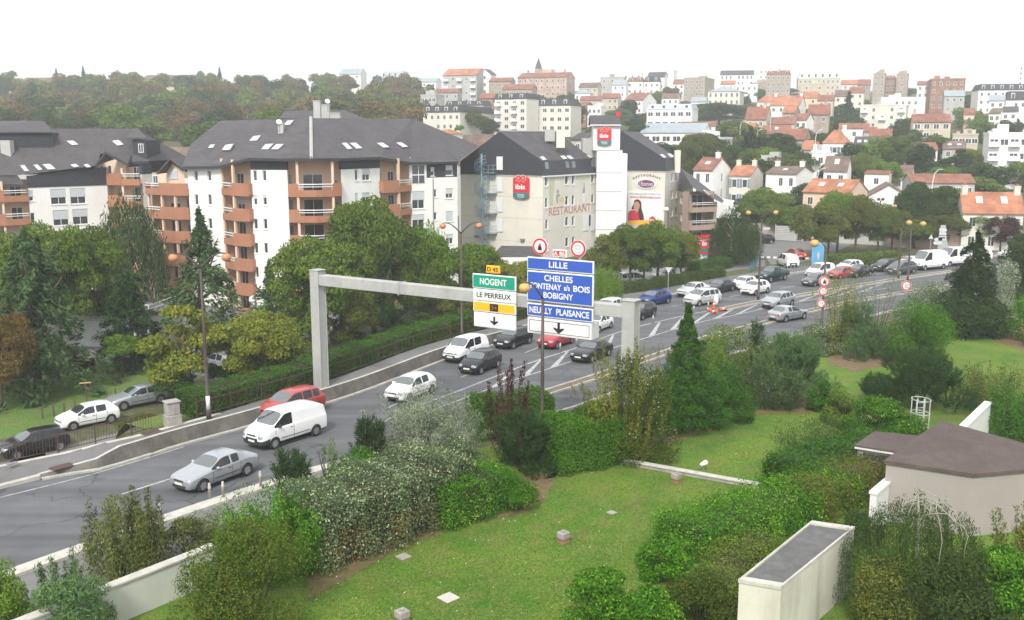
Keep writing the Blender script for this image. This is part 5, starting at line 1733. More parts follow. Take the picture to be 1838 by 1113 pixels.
# shuttered openings and entrance posts low on the side wall
r_=fs.rect(1046, 385, 1056, 414);flat_part('white_shutter', fs, [[(r_[0], r_[2]), (r_[1], r_[2]), (r_[1], r_[3]), (r_[0], r_[3])]], 'white', ht)
r_=fs.rect(1060, 384, 1069, 414);flat_part('white_shutter', fs, [[(r_[0], r_[2]), (r_[1], r_[2]), (r_[1], r_[3]), (r_[0], r_[3])]], 'white', ht)
r_=fs.rect(1056.5, 386, 1059.5, 405);flat_part('slot_window', fs, [[(r_[0], r_[2]), (r_[1], r_[2]), (r_[1], r_[3]), (r_[0], r_[3])]], 'glass', ht, .01)
# tower
dT=143.0
tx0, tx1=xd(1065, dT)[0], xd(1113, dT)[0]
lx0, lx1=xd(1072, dT)[0], xd(1118, dT)[0]
zs_, ze_, zr_=zd(270, dT), zd(223, dT), zd(208, dT)
b=MB();b.box(lx0, lx1, dT+.1, dT+6, GH, zs_)
for v in (310, 344, 378, 412):
 z=zd(v, dT);b.box(lx0-.01, lx1+.012, dT+.06, dT+6.01, z-.05, z+.05, 1)
tw=b.build('tower_shaft', [M['white'], M['greyw']], ht)
b=MB();b.box(tx0, tx1, dT, dT+3.0, zs_+.003, ze_)
b.face([(tx1, dT, ze_), (tx1, dT+3.0, ze_), (tx1, dT+1.5, zr_-.1)]);b.face([(tx0, dT, ze_), (tx0, dT+3.0, ze_), (tx0, dT+1.5, zr_-.1)])
b.build('tower_head', M['white'], ht)
b=MB()
b.plate([(tx0-.5, dT-.35, ze_-.15), (tx1+.1, dT-.35, ze_-.15), (tx1+.1, dT+1.5, zr_), (tx0-.5, dT+1.5, zr_)], Vector((0, 0, .12)))
b.plate([(tx0-.5, dT+3.35, ze_-.15), (tx1+.1, dT+3.35, ze_-.15), (tx1+.1, dT+1.502, zr_), (tx0-.5, dT+1.502, zr_)], Vector((0, 0, .12)))
b.build('tower_roof', M['slate'], ht)
b=MB();b.tube([(tx0-.5, dT-.42, ze_-.16), (tx1+.1, dT-.42, ze_-.16)], .09, 6);b.build('gutter', M['white'], ht)
b=MB();p=dp(1110, 207, dT+1.5);b.box(p.x-.35, p.x+.2, dT+1.2, dT+1.8, p.z-.3, p.z+.5);b.build('beacon', M['red'], ht)
b=MB();b.box(lx1+.003, lx1+.75, dT+.3, dT+5.6, GH, zd(276, dT));b.build('tower_flank', M['white'], ht)
# second wing with the poster gable
A2, B2, C2=xd(1113, 154), xd(1196, 151), xd(1221, 162)
f2=Fac(A2, B2)
me, _h=wall_mesh(f2.len, GH, zE, [], M['cream']);place(put('gable_wall', me), f2, ht)
ap2=f2.px(1117, 236)
me, _h=wall_mesh(f2.len, zE, zE+.02, [], M['slatew'], top=[(0, zE+.02), (f2.len, zE+.02), (f2.len, 13.6), (ap2[0], ap2[1]), (0, ap2[1]-.2)])
place(put('slate_gable', me), Fac(f2.P(0, 0, .06), f2.P(f2.len, 0, .06)), ht)
b=MB();b.box(0, f2.len+.1, -.09, .05, zE-.12, zE);place(b.build('cornice', M['kerb']), f2, ht)
fs2=Fac(B2, C2)
wn=rows(1205, 311, 1208, 326, 4, 31, 0)+rows(1212, 310, 1215, 325, 4, 31, 0)
me, hs_=wall_mesh(fs2.len, GH, zE, [fs2.rect(*w[:4]) for w in wn], M['cream']);place(put('wall', me), fs2, ht)
for h in hs_:window(fs2, h, ht, mull=0)
d2=Vector((C2[0], C2[1], 0))-Vector((B2[0], B2[1], 0))
aw2=f2.P(ap2[0], ap2[1])
m2B, m2C=fs2.P(0, 13.6, -.6), fs2.P(fs2.len, 13.6, -.6)
b=MB();b.face([m2B, m2C, aw2+d2, aw2]);b.face([aw2, aw2+d2, aw2+d2+Vector((-8, 4, -5)), aw2+Vector((-8, 4, -5))]);b.build('roof', M['slate'], ht)
b=MB();b.face([fs2.P(-.1, zE, .1), fs2.P(fs2.len, zE, .1), m2C, m2B]);b.build('mansard', M['slatew'], ht)
pl=plane3(m2B, m2C, aw2)
for q in ([(1183, 279), (1188, 277), (1196, 283), (1191, 285)], [(1196, 277), (1202, 276), (1210, 282), (1204, 284)]):skylight(q, pl, ht)
b=MB();p, q=dp(1211, 310, 158), dp(1222, 270, 158);b.box(p.x, q.x, 158, 159, p.z, q.z);b.build('chimney', M['cream'], ht)
# hoarding: white poster with a woman in red above a yellow band
r_=f2.rect(1126, 344, 1190, 405)
hz=f2.px(1158, 344)[1], f2.px(1158, 404)[1]
X= lambda u:f2.px(u, 370)[0]
Z= lambda v:f2.px(1158, v)[1]
M['poster']=mat('poster_paper', (.74, .76, .75), .6, .03, .5)
M['skin']=mat('printed_skin', (.5, .25, .16), .6, .05);M['hair']=mat('printed_hair', (.035, .02, .018), .6, .1);M['pred']=mat('printed_red', (.55, .02, .03), .6, .06);M['pyel']=mat('printed_yellow', (.75, .42, .02), .6, .04)
po=flat_part('hoarding', f2, [[(X(1127), Z(405)), (X(1189), Z(405)), (X(1189), Z(344)), (X(1127), Z(344))]], 'poster', ht, .02, .1)
o_=.122
def pp(name, polys, m_, k):
 q=flat_part(name, f2, [[(X(u), Z(v)) for u, v in pl_] for pl_ in polys], m_, None, o_+.012*k, .01)
 q.matrix_basis=Matrix.Identity(4);q.parent=po;return q
pp('poster_band', [[(1127.5, 404), (1188.5, 404), (1188.5, 393), (1127.5, 398)]], 'pyel', 0)
pp('poster_hair', [[(1139, 360), (1143, 358), (1148, 359), (1151.5, 364), (1152, 374), (1155, 384), (1156, 394), (1150, 396), (1147, 388), (1146, 376), (1138, 376), (1135, 377), (1134, 374), (1137, 368)]], 'hair', 1)
pp('poster_sweater', [[(1128, 397.5), (1128, 383), (1131, 379), (1138, 377.5), (1147, 379), (1152, 382), (1156, 385), (1157.5, 395)]], 'pred', 0.5)
pp('poster_face', [[(1139, 363), (1143, 361), (1147, 362.5), (1149, 368), (1148, 374), (1145, 378), (1146, 381), (1141, 381), (1140.5, 377), (1138, 373), (1137.5, 367)]], 'skin', 2)
pp('poster_fringe', [[(1138, 364), (1143, 359), (1149, 361.5), (1151.5, 372), (1156, 393), (1150, 396), (1148.5, 385), (1149, 368), (1146.5, 362.5), (1142, 362.2)]], 'hair', 3)
text_part('poster_headline', f2, 'NOS MEILLEURES OFFRES SUR', X(1130), X(1186), Z(350), Z(346.5), 'murk', po, o_+.03, bold=.02, sub=True)
text_part('poster_web_address', f2, 'www.ibishotel.com', X(1131), X(1186), Z(356), Z(351.5), 'pred', po, o_+.03, bold=.02, sub=True)
# restaurant oval with arched letters
M['plum']=mat('plum_enamel', (.17, .05, .12), .4, .08);M['plumt']=mat('plum_lettering', (.1, .04, .07), .6, .1)
ov=flat_part('restaurant_oval', f2, [ell(X(1159), Z(330), (X(1177)-X(1141))/2, (Z(321)-Z(339))/2, 36)], 'white', ht, .02, .1)
q=flat_part('oval_field', f2, [ell(X(1159), Z(330), (X(1175)-X(1143))/2*.92, (Z(321)-Z(339))/2*.78, 36)], 'plum', None, .125, .02);q.matrix_basis=Matrix.Identity(4);q.parent=ov
text_part('oval_lettering', f2, "L'Estaminet", X(1146), X(1172), Z(333.5), Z(326), 'white', ov, .16, shear=.35, sub=True)
hgt= (Z(316)-Z(322))*1.0
text_part('arched_lettering', f2, 'R E S T A U R A N T', X(1135), X(1184.5), Z(323.5), Z(319), 'plumt', ht, .03, bold=.03, top=lambda t:(1-(2*t-1)**2)*hgt*1.15)
def hotel_sign(F_, u0, v0, u1, v1, parent, name='hotel_sign', out=.05, top=True):
 """red and teal plate with white lettering and a double flower on top"""
 xa, xb_=F_.px(u0, (v0+v1)/2)[0], F_.px(u1, (v0+v1)/2)[0]
 za, zb_=F_.px((u0+u1)/2, v1)[1], F_.px((u0+u1)/2, v0)[1]
 w, h=xb_-xa, zb_-za
 X_= lambda a:xa+a*w
 Z_= lambda a:za+a*h
 th=.25
 plate= [(X_(0), Z_(.08)), (X_(.2), Z_(.02)), (X_(.5), Z_(0)), (X_(.8), Z_(.02)), (X_(1), Z_(.08)), (X_(1), Z_(.84)), (X_(.9), Z_(.9)), (X_(.5), Z_(.92)), (X_(.1), Z_(.9)), (X_(0), Z_(.84))]
 s_=flat_part(name, F_, [plate], 'red', parent, out, th)
 k=out+th+.004
 def sub(nm, polys, m_, lift=0.0):
  q_=flat_part(nm, F_, polys, m_, None, k+lift, .02);q_.matrix_basis=Matrix.Identity(4);q_.parent=s_
 sub('teal_base', [[(X_(0), Z_(.08)), (X_(.2), Z_(.02)), (X_(.5), Z_(0)), (X_(.8), Z_(.02)), (X_(1), Z_(.08)), (X_(1), Z_(.23)), (X_(.75), Z_(.27)), (X_(.5), Z_(.285)), (X_(.25), Z_(.27)), (X_(0), Z_(.23))]], 'teal')
 def flower(cx, cz, r, n=6):return [(X_(cx)+w*r* (1 if j%2 else .72)*math.cos(j*math.pi/n+.2), Z_(cz)+w*r* (1 if j%2 else .72)*math.sin(j*math.pi/n+.2)) for j in range(2*n)]
 sub('flower_rim', [flower(.35, .86, .22), flower(.64, .86, .22)], 'white', .001)
 sub('flower', [flower(.35, .86, .19), flower(.64, .86, .19)], 'red', .025)
 sub('flower_heart', [flower(.35, .86, .09), flower(.64, .86, .09)], M['flow'], .05)
 text_part('lettering', F_, 'ibis', X_(.16), X_(.78), Z_(.4), Z_(.62), 'white', s_, k+.03, bold=.035, sub=True)
 text_part('small_lettering', F_, 'Accor', X_(.24), X_(.74), Z_(.15), Z_(.22), 'white', s_, k+.03, shear=.3, bold=.03, sub=True)
 text_part('small_lettering', F_, 'hotels', X_(.3), X_(.72), Z_(.065), Z_(.12), 'white', s_, k+.03, bold=.02, sub=True)
 return s_
M['flow']=mat('sign_pink', (.75, .25, .25), .5, .05)
hotel_sign(Fac(A1, B1), 923, 314, 951, 357, ht)
hotel_sign(Fac((tx0, dT), (tx1, dT)), 1072, 227, 1097, 261, ht)
pb=flat_part('poster_badge', f2, [[(X(1166.5), Z(401)), (X(1178), Z(401)), (X(1178), Z(391)), (X(1172), Z(387)), (X(1166.5), Z(391))]], 'red', None, o_+.03, .02);pb.matrix_basis=Matrix.Identity(4);pb.parent=po
text_part('badge_lettering', f2, 'ibis', X(1168), X(1176.5), Z(396.5), Z(392.5), 'white', po, o_+.06, bold=.04, sub=True)
q=flat_part('badge_base', f2, [[(X(1166.5), Z(401.5)), (X(1178), Z(401.5)), (X(1178), Z(398.5)), (X(1166.5), Z(398.5))]], 'teal', None, o_+.055, .01);q.matrix_basis=Matrix.Identity(4);q.parent=po
# low restaurant roof at the foot of the gable
b=MB();q0, q1, q2, q3=dp(900, 441, 131), dp(958, 442, 127), dp(962, 462, 122), dp(880, 462, 125)
b.face([q0, q1, q2, q3]);b.face([q1, q2, q2+Vector((2.2, 2, -3)), q1+Vector((2.2, 2, -3))]);b.build('lean_to_roof', M['slate'], ht)
b=MB();b.plate([q3, q2, q2-Vector((0, 0, 3)), q3-Vector((0, 0, 3))], Vector((0, .3, 0)));b.build('lean_to_wall', M['wallw'], ht)
# blue steel spiral stair on the gable
st=empty('spiral_stair', (0, 0, 0), parent=ht)
f=Fac(A1, B1)
sx, zt_=f.px(878, 300)[0], f.px(888, 288)[1]
zbt=f.px(880, 440)[1]
b=MB()
cx, cyy=sx-.6, -1.0
b.tube([(cx, cyy, zbt-2), (cx, cyy, zt_+.9)], .12, 8)
turn=0
nst=int((zt_-zbt)/.19)
for k in range(nst):
 a=k*2*math.pi/15.5
 z=zbt+k*.19
 p0= (cx+.1*math.cos(a), cyy+.1*math.sin(a));a2=a+.36
 b.plate([(cx+.1*math.cos(a), cyy+.1*math.sin(a), z), (cx+1.0*math.cos(a), cyy+1.0*math.sin(a), z), (cx+1.0*math.cos(a2), cyy+1.0*math.sin(a2), z)], Vector((0, 0, .05)))
 b.tube([(cx+.98*math.cos(a), cyy+.98*math.sin(a), z), (cx+.98*math.cos(a), cyy+.98*math.sin(a), z+1.0)], .018, 4)
for off in (1.0, .55):
 b.tube([(cx+.98*math.cos(k*2*math.pi/15.5), cyy+.98*math.sin(k*2*math.pi/15.5), zbt+k*.19+off) for k in range(nst)], .03, 5)
place(b.build('stair_flight', M['steelb']), f, st)
b=MB()
for v in (310, 346, 382, 418):
 z=f.px(890, v)[1]
 b.box(cx+.3, cx+2.0, -1.1, -.02, z-.06, z)
 for x in (cx+.4, cx+1.2, cx+2.0):b.tube([(x, -1.1, z), (x, -1.1, z+1.05)], .03, 4)
 for h_ in (.5, 1.05):b.tube([(cx+.3, -1.1, z+h_), (cx+2.0, -1.1, z+h_), (cx+2.0, -.05, z+h_)], .03, 4)
place(b.build('landings', M['steelb']), f, st)
for v0, v1 in ((281, 305), (318, 344), (355, 380), (391, 416)):
 r_=f.rect(892, v0, 903, v1)
 flat_part('escape_door', f, [[(r_[0], r_[2]), (r_[1], r_[2]), (r_[1], r_[3]), (r_[0], r_[3])]], 'white', ht, .07, .06)
 # ---- beige flats with brown balconies beside the hotel
an=empty('apartment_building', (0, 0, 0), 0, 'beige flats with brown balconies and a sloping grey roof next to the hotel', 'apartment building')
N0, N1, N2=xd(1216, 162), xd(1240, 150), xd(1291, 152.5)
f=Fac(N0, N1)
facade(an, f, -.5, zd(345, 156), rows(1221, 352, 1225, 366, 3, 31, .3)+rows(1230, 350, 1234, 366, 3, 31.5, .3), m='beige')
f=Fac(N1, N2)
zz= [zd(v, 150.5) for v in (362, 394, 426)]
for z in zz:balcony(an, f, [(0, .05), (.02, .9), (f.len*.88, .9), (f.len*.9, .05)], z-.1, 1.5, (1, ), parm='taupe')
loggia(an, f, 0, f.len*.9, -.5, zd(345, 150), zz, [(.12, .3), (.36, .8)], 1.5, [], m='taupe')
me, _h=wall_mesh(f.len, -.5, zd(366, 152), [], M['beige'], x0=f.len*.9);place(put('wall', me), f, an)
b=MB()
p0, p1, p2, p3=dp(1244, 337, 149), dp(1296, 365, 151), dp(1300, 360, 165), dp(1221, 300, 170)
b.face([p0, p1, p2, p3]);b.face([p0, p3, dp(1216, 345, 163), dp(1217, 347, 161.5)])
rf=b.build('roof', M['galvroof'] if 'galvroof' in M else M['slate'], an)
skylight([(1260, 342), (1264, 341), (1276, 350), (1273, 352)], plane3(p0, p1, p3), an)
q_=Vector((*xd(1289, 166), 0));b.v, b.f, b.m= [], [], []
b.face([(N2[0], N2[1], -.5), (q_.x, q_.y, -.5), (q_.x, q_.y, zd(366, 152)), (N2[0], N2[1], zd(366, 152))]);b.build('end_wall', M['beige'], an)
b=MB()
g_=G3(5)
for k in range(200):
 s=g_.uniform(.3, f.len*.85);q=f.P(s, zz[2]+g_.uniform(-.15, .35), .95)
 b.ball(q, .09, 1, 5, 3)
b.build('flower_box', M['red'], an)
# ---- town on the hill: one builder for every house
WIN= {}
def unit_window(kind):
 if kind in WIN:return WIN[kind]
 b=MB()
 b.box(-.5, .5, -.03, .1, -.5, .5, 0)
 b.face([(-.4, -.035, -.42), (.4, -.035, -.42), (.4, -.035, .42), (-.4, -.035, .42)], 1)
 if kind=='bar':b.box(-.03, .03, -.05, -.036, -.42, .42, 0)
 if kind=='shut':
  for s_ in (-1, 1):b.box(s_*.75-.24, s_*.75+.24, -.04, .02, -.5, .5, 2)
 WIN[kind]=b.mesh('window', [M['frame'], M['glass'], M['shutb']])
 return WIN[kind]
M['shutb']=mat('painted_shutters', (.2, .24, .3), .7, .2, 2)
wr=random.Random(21)
def house(uL, uR, ve, dL, dR, label, side=None, vr=None, roof='gable', wall='wallw', tiles='redtile', rows_=2, cols=3, scols=1, chim=0, cat='house', name='house', ww=1.0, wh=1.35, kind='bar', depth=None, vb=None, sky=0, balc=False, group=None, band=None):
 """front wall from column uL (depth dL) to uR (dR), eaves at row ve; side=(u, d): far corner of the visible end wall"""
 a=Vector((*xd(uL, dL), 0));c=Vector((*xd(uR, dR), 0))
 t= (c-a);L=t.length;t.normalize()
 n=Vector((t.y, -t.x, 0))
 if n.y>0:n= -n
 if depth is None:
  if side:
   q=Vector((*xd(*side), 0));near=c if side[0]>uR else a
   depth=max(4.0, abs((q-near).dot(n)))
  else:depth=max(6.0, min(11.0, L*.7))
 ze=zd(ve, (dL+dR)/2)
 zg=min(zt(p.x, p.y) for p in (a, c, a-n*depth, c-n*depth))-.4
 if vb is not None:zg=min(zg, zd(vb, (dL+dR)/2)-.5)
 r=empty(name, (a.x, a.y, zg), 0, label, cat, group)
 r.rotation_euler= (0, 0, math.atan2(t.y, t.x))
 H=ze-zg
 # local: x along the front, y = inward
 b=MB()
 D=depth
 rt=None
 if vr is not None:rt=max(.6, zd(vr, (dL+dR)/2+(D/2 if roof in ('gable', 'hip') else 2))-zg)
 b.geo([(0, 0, 0), (L, 0, 0), (L, D, 0), (0, D, 0), (0, 0, H), (L, 0, H), (L, D, H), (0, D, H)], [(0, 1, 5, 4), (1, 2, 6, 5), (2, 3, 7, 6), (3, 0, 4, 7), (4, 5, 6, 7)])
 ov=.3
 rb=MB()
 if roof=='gable':
  b.face([(0, 0, H), (0, D, H), (0, D/2, rt-.08)]);b.face([(L, 0, H), (L, D, H), (L, D/2, rt-.08)])
  k= (rt-H)/ (D/2)
  rb.plate([(-.15, -ov, H-ov*k), (L+.15, -ov, H-ov*k), (L+.15, D/2, rt), (-.15, D/2, rt)], Vector((0, 0, .14)))
  rb.plate([(-.15, D+ov, H-ov*k), (L+.15, D+ov, H-ov*k), (L+.15, D/2+.001, rt), (-.15, D/2+.001, rt)], Vector((0, 0, .14)))
 elif roof=='gablef':
  rt=zd(vr, (dL+dR)/2)-zg
  b.face([(0, 0, H), (L, 0, H), (L/2, 0, rt-.08)]);b.face([(0, D, H), (L, D, H), (L/2, D, rt-.08)])
  k= (rt-H)/ (L/2)
  rb.plate([(-ov, -.25, H-ov*k), (-ov, D+.2, H-ov*k), (L/2, D+.2, rt), (L/2, -.25, rt)], Vector((0, 0, .14)))
  rb.plate([(L+ov, -.25, H-ov*k), (L+ov, D+.2, H-ov*k), (L/2+.001, D+.2, rt), (L/2+.001, -.25, rt)], Vector((0, 0, .14)))
 elif roof=='hip':
  i_=min(L*.35, D*.5)
  A_= [(-ov, -ov, H), (L+ov, -ov, H), (L+ov, D+ov, H), (-ov, D+ov, H)];p, q= (i_, D/2, rt), (L-i_, D/2, rt)
  rb.face([A_[0], A_[1], q, p]);rb.face([A_[1], A_[2], q]);rb.face([A_[2], A_[3], p, q]);rb.face([A_[3], A_[0], p]);rb.face(A_)
 elif roof=='mansard':
  s_= (rt-H)*.35
  A_= [(-.15, -.15, H), (L+.15, -.15, H), (L+.15, D+.15, H), (-.15, D+.15, H)]
  B_= [(s_, s_, rt), (L-s_, s_, rt), (L-s_, D-s_, rt), (s_, D-s_, rt)]
  for i in range(4):rb.face([A_[i], A_[(i+1)%4], B_[(i+1)%4], B_[i]])
  rb.face(B_);rb.face(A_)
  nd=max(2, int(L/3.2))
  db=MB()
  for i in range(nd):
   x=L* (i+.5)/nd;hh= (rt-H)
   db.box(x-.55, x+.55, s_*.1, s_+.5, H+hh*.15, H+hh*.8)
   db.face([(x-.4, s_*.1-.02, H+hh*.22), (x+.4, s_*.1-.02, H+hh*.22), (x+.4, s_*.1-.02, H+hh*.72), (x-.4, s_*.1-.02, H+hh*.72)], 1)
  db.build('dormers', [M['frame'], M['glass']], r)
 else:
  for (x0, x1, y0, y1) in ((-.1, L+.1, -.1, .2), (-.1, L+.1, D-.2, D+.1), (-.1, .2, .2, D-.2), (L-.2, L+.1, .2, D-.2)):
   rb.box(x0, x1, y0, y1, H+.004, H+.5)
  rb.box(.2, L-.2, .2, D-.2, H+.004, H+.1, 1)
 b.build('wall', M[wall], r)
 ro=rb.build('roof', [M[wall], M['greyw']] if roof=='flat' else M[tiles], r)
 if roof=='flat':
  for k in range(2):
   x=L*wr.uniform(.2, .8);bb=MB();bb.box(x-1, x+1, D*.4, D*.4+1.6, H+.104, H+wr.uniform(1.2, 2.2));bb.build('roof_vent', M[wall], r)
 hf=min(2.9, H/max(1, rows_))
 for j in range(rows_):
  z=H-hf* (j+.5)-.05
  if z<.8:continue
  for i in range(cols):
   if wr.random()<.06:continue
   x=L* (i+.5)/cols
   o=put('window', unit_window(kind), r, (x, 0, z));o.scale= (ww, 1, wh)
   if balc and i%2==0:
    bb=MB();bb.box(-1.1, 1.1, -1.1, 0, -.95, -.8);bb.box(-1.1, 1.1, -1.1, -1.02, -.8, .1)
    bb.build('balcony', M['frame'], r, loc=(x, 0, z))
  if scols and side:
   sx=L if side[0]>uR else 0
   for i in range(scols):
    if wr.random()<.25:continue
    o=put('window', unit_window('bar'), r, (sx, D* (i+.5)/scols, z), math.pi/2 if sx else -math.pi/2);o.scale= (ww*.8, 1, wh*.9)
 for k in range(chim):
  x=L* ((k+.5)/chim if chim>1 else .8)
  if roof=='gable' and chim==2:x=.5 if k==0 else L-.5
  zc= (rt or H)+.9
  bb=MB();bb.box(x-.4, x+.4, D/2-.5, D/2+.3, H-.2, zc);bb.box(x-.47, x+.47, D/2-.57, D/2+.37, zc+.002, zc+.16);bb.box(x-.2, x+.2, D/2-.3, D/2+.1, zc+.162, zc+.5, 1)
  o=bb.build('chimney', [M[wall], M['ortile']], r)
 for k in range(sky):
  if rt is None:break
  x=L* (k+.7)/ (sky+.4);kk= (rt-H)/ (D/2);y=D*.2
  bb=MB();bb.plate([(x-.45, y, H+y*kk+.16), (x+.45, y, H+y*kk+.16), (x+.45, y+1.0, H+(y+1.0)*kk+.16), (x-.45, y+1.0, H+(y+1.0)*kk+.16)], Vector((0, 0, .08)))
  bb.build('roof_window', M['skypane'], r)
 if band:
  bb=MB();bb.box(-.05, L+.05, -.06, -.002, H-.35, H-.05);bb.build('cornice', M[band], r)
 return r
AP=dict(cat='apartment building', name='apartment_building')
HR= {}
# nearest row, beyond the side street
house(1247, 1281, 305, 186, 184, 'white house with a dark red roof, closest to the hotel', side=(1301, 193), vr=283, rows_=2, cols=2, chim=1, sky=1, wall='wallw', band='beige', wh=1.9, ww=.8)
house(1312, 1350, 315, 190, 188, 'small cream house with an orange roof and two white chimneys', side=(1372, 196), vr=297, tiles='ortile', rows_=2, cols=2, chim=2, wall='cream', kind='shut', wh=1.7, scols=0)
house(1378, 1433, 312, 186, 183, 'white double fronted house with a brown roof and a porch', side=(1459, 193), vr=299, tiles='brtile', rows_=2, cols=3, chim=2, sky=1, wh=1.7, ww=.8, scols=0)
house(1358, 1391, 290, 208, 206, 'grey flat roofed cube behind the brown roofed white house', roof='flat', wall='greyw', rows_=1, cols=1, depth=7)
house(1447, 1530, 345, 165, 160, 'peach villa with a bright orange roof and dormer above the plane trees', side=(1553, 167), vr=322, tiles='ortile', wall='peach', rows_=2, cols=3, sky=2, kind='bar')
house(1556, 1600, 312, 196, 194, 'tall blank pale house with a red roof behind the peach villa', side=(1601, 204), vr=306, tiles='redtile', rows_=2, cols=1, wall='wallw')
house(1597, 1640, 316, 205, 203, 'brown roofed house with a white dormer strip beyond the gable house', side=(1662, 212), vr=297, tiles='brtile', rows_=1, cols=3)
house(1567, 1637, 352, 172, 170, 'low white house with a brown gable facing the street', vr=332, roof='gablef', tiles='brtile', rows_=1, cols=2, depth=12)
house(1642, 1757, 328, 190, 188, 'long low house with a red roof behind the street trees', vr=313, tiles='redtile', rows_=1, cols=6, wall='greyw')
house(1740, 1850, 381, 148, 146, 'cream house with a big orange roof near the frame edge', vr=346, tiles='ortile', wall='cream', rows_=2, cols=3, sky=2, chim=2, wh=1.6)
house(1533, 1575, 264, 224, 222, 'tall cream house with a grey roof and few windows', side=(1590, 230), vr=246, tiles='slate', wall='cream', rows_=3, cols=2, sky=3, ww=.6)
house(1478, 1521, 257, 222, 220, 'white villa with an orange hipped roof and blue shutters', side=(1530, 228), vr=233, roof='hip', tiles='ortile', rows_=2, cols=3, chim=1, kind='shut')
house(1459, 1492, 275, 214, 213, 'small white flat roofed annex below the blue shuttered villa', roof='flat', rows_=1, cols=1)
house(1482, 1524, 306, 196, 194, 'grey roofed low house with a small pale gable dormer', vr=281, tiles='brtile', rows_=1, cols=2, sky=1)
house(1694, 1735, 267, 236, 234, 'pale green house with a brown roof among the conifers', side=(1750, 244), vr=254, tiles='brtile', wall='greyw', rows_=2, cols=2, sky=2)
house(1413, 1445, 250, 236, 234, 'stone house with a wide red gable facing the valley', side=(1459, 240), vr=232, roof='gable', tiles='redtile', wall='stone', rows_=2, cols=2)
house(1444, 1470, 268, 226, 225, 'little orange roofed house against the white villa wall', vr=253, tiles='ortile', wall='greyw', rows_=1, cols=2)
house(1368, 1418, 239, 262, 260, 'low red roofed house above the cedar', vr=226, tiles='redtile', wall='beige', rows_=1, cols=2, sky=1)
house(1384, 1425, 222, 290, 287, 'stone barn like house with a red gable roof', vr=211, tiles='redtile', wall='beige', rows_=1, cols=1)
house(1336, 1374, 213, 292, 289, 'reddish house half hidden by the dark trees', vr=192, tiles='redtile', wall='beige', rows_=2, cols=2, chim=1)
house(1356, 1389, 183, 372, 369, 'hip roofed orange tiled house on the slope', vr=171, roof='hip', tiles='ortile', wall='cream', rows_=2, cols=2)
house(1380, 1432, 189, 340, 336, 'row house with a long bright orange roof', side=(1438, 350), vr=173, tiles='ortile', wall='wallw', rows_=2, cols=4, chim=2)
house(1431, 1464, 175, 372, 370, 'pinkish house with an orange roof by the dark fir', vr=165, tiles='ortile', wall='peach', rows_=2, cols=2)
house(1448, 1486, 205, 300, 298, 'brown fronted house with a steep rusty roof', side=(1493, 306), vr=188, tiles='redtile', wall='stone', rows_=2, cols=2, chim=1)
house(1506, 1560, 230, 262, 260, 'red roofed cottage left of the big white flats, the wider of two', vr=222, tiles='redtile', rows_=1, cols=3)
house(1560, 1600, 244, 244, 242, 'red roofed cottage with a small gable in front of the white flats', vr=232, tiles='redtile', rows_=1, cols=2)
house(1550, 1573, 236, 250, 249, 'tiny red roofed house between two cottages', vr=229, tiles='redtile', wall='greyw', rows_=1, cols=1)
house(1635, 1685, 268, 232, 231, 'low house with a faded red roof in front of the beige block', vr=256, tiles='redtile', rows_=1, cols=2)
# flats on the slope
house(1541, 1623, 190, 340, 334, 'big white stepped block of flats with terraces', side=(1658, 350), roof='flat', rows_=4, cols=5, wall='cream', balc=True, **AP)
house(1578, 1656, 177, 352, 350, 'set back upper storey block behind the stepped white flats', roof='flat', rows_=1, cols=7, wall='wallw', depth=9, **AP)
house(1637, 1705, 219, 258, 255, 'beige four storey block with a red tiled roof', side=(1717, 266), vr=205, tiles='redtile', wall='beige', rows_=4, cols=4, chim=2, ww=1.5, **AP)
house(1710, 1756, 243, 262, 260, 'low beige flats with a row of dark windows and chimney stacks', side=(1768, 266), roof='flat', wall='beige', rows_=1, cols=4, ww=1.6, chim=2, **AP)
house(1776, 1850, 242, 206, 204, 'white modern flats with balconies at the frame edge', roof='flat', rows_=4, cols=4, balc=True, ww=1.8, **AP)
house(1160, 1241, 196, 310, 305, 'low white pavilion with a grey glass attic', roof='mansard', vr=187, tiles='zinc', rows_=2, cols=6, ww=1.8, cat='public building', name='public_building')
house(1150, 1262, 238, 246, 240, 'long low school with a curved pale metal roof', roof='gable', vr=222, tiles='zinc', rows_=1, cols=6, ww=2.2, wall='wallw', cat='school building', name='school_building')
house(1240, 1290, 250, 232, 229, 'white wing of the school with a dark opening', side=(1318, 240), roof='flat', rows_=1, cols=2, ww=2.4, cat='school building', name='school_building')
house(1222, 1283, 226, 262, 260, 'low hall with a bright red roof behind the school', vr=219, tiles='redtile', rows_=1, cols=3, wall='wallw')
house(1268, 1325, 164, 412, 408, 'cream manor with a slate roof and regular tall windows', side=(1354, 425), vr=156, roof='hip', tiles='zinc', wall='cream', rows_=2, cols=6, wh=1.8, cat='manor', name='manor_house')
house(1238, 1264, 182, 372, 370, 'small white house with a grey roof left of the manor', vr=175, tiles='zinc', rows_=1, cols=2)
house(1225, 1262, 141, 450, 446, 'brown brick block with a flat top behind the bare tree', side=(1280, 462), roof='flat', wall='stone', rows_=5, cols=4, **AP)
house(1289, 1348, 134, 520, 516, 'white school with a slate roof on the skyline', vr=127, tiles='slate', rows_=2, cols=8, wh=1.9, cat='public building', name='public_building')
house(1357, 1392, 124, 560, 556, 'tall white domed block on the skyline', vr=113, roof='hip', tiles='wallw', rows_=4, cols=4, **AP)
house(1371, 1414, 134, 460, 457, 'grey stone block of flats with a red attic', vr=127, roof='mansard', tiles='redtile', wall='stone', rows_=4, cols=5, **AP)
house(1428, 1502, 141, 500, 496, 'long block with a pale green mansard attic', vr=130, roof='mansard', tiles='zinc', wall='beige', rows_=3, cols=9, **AP)
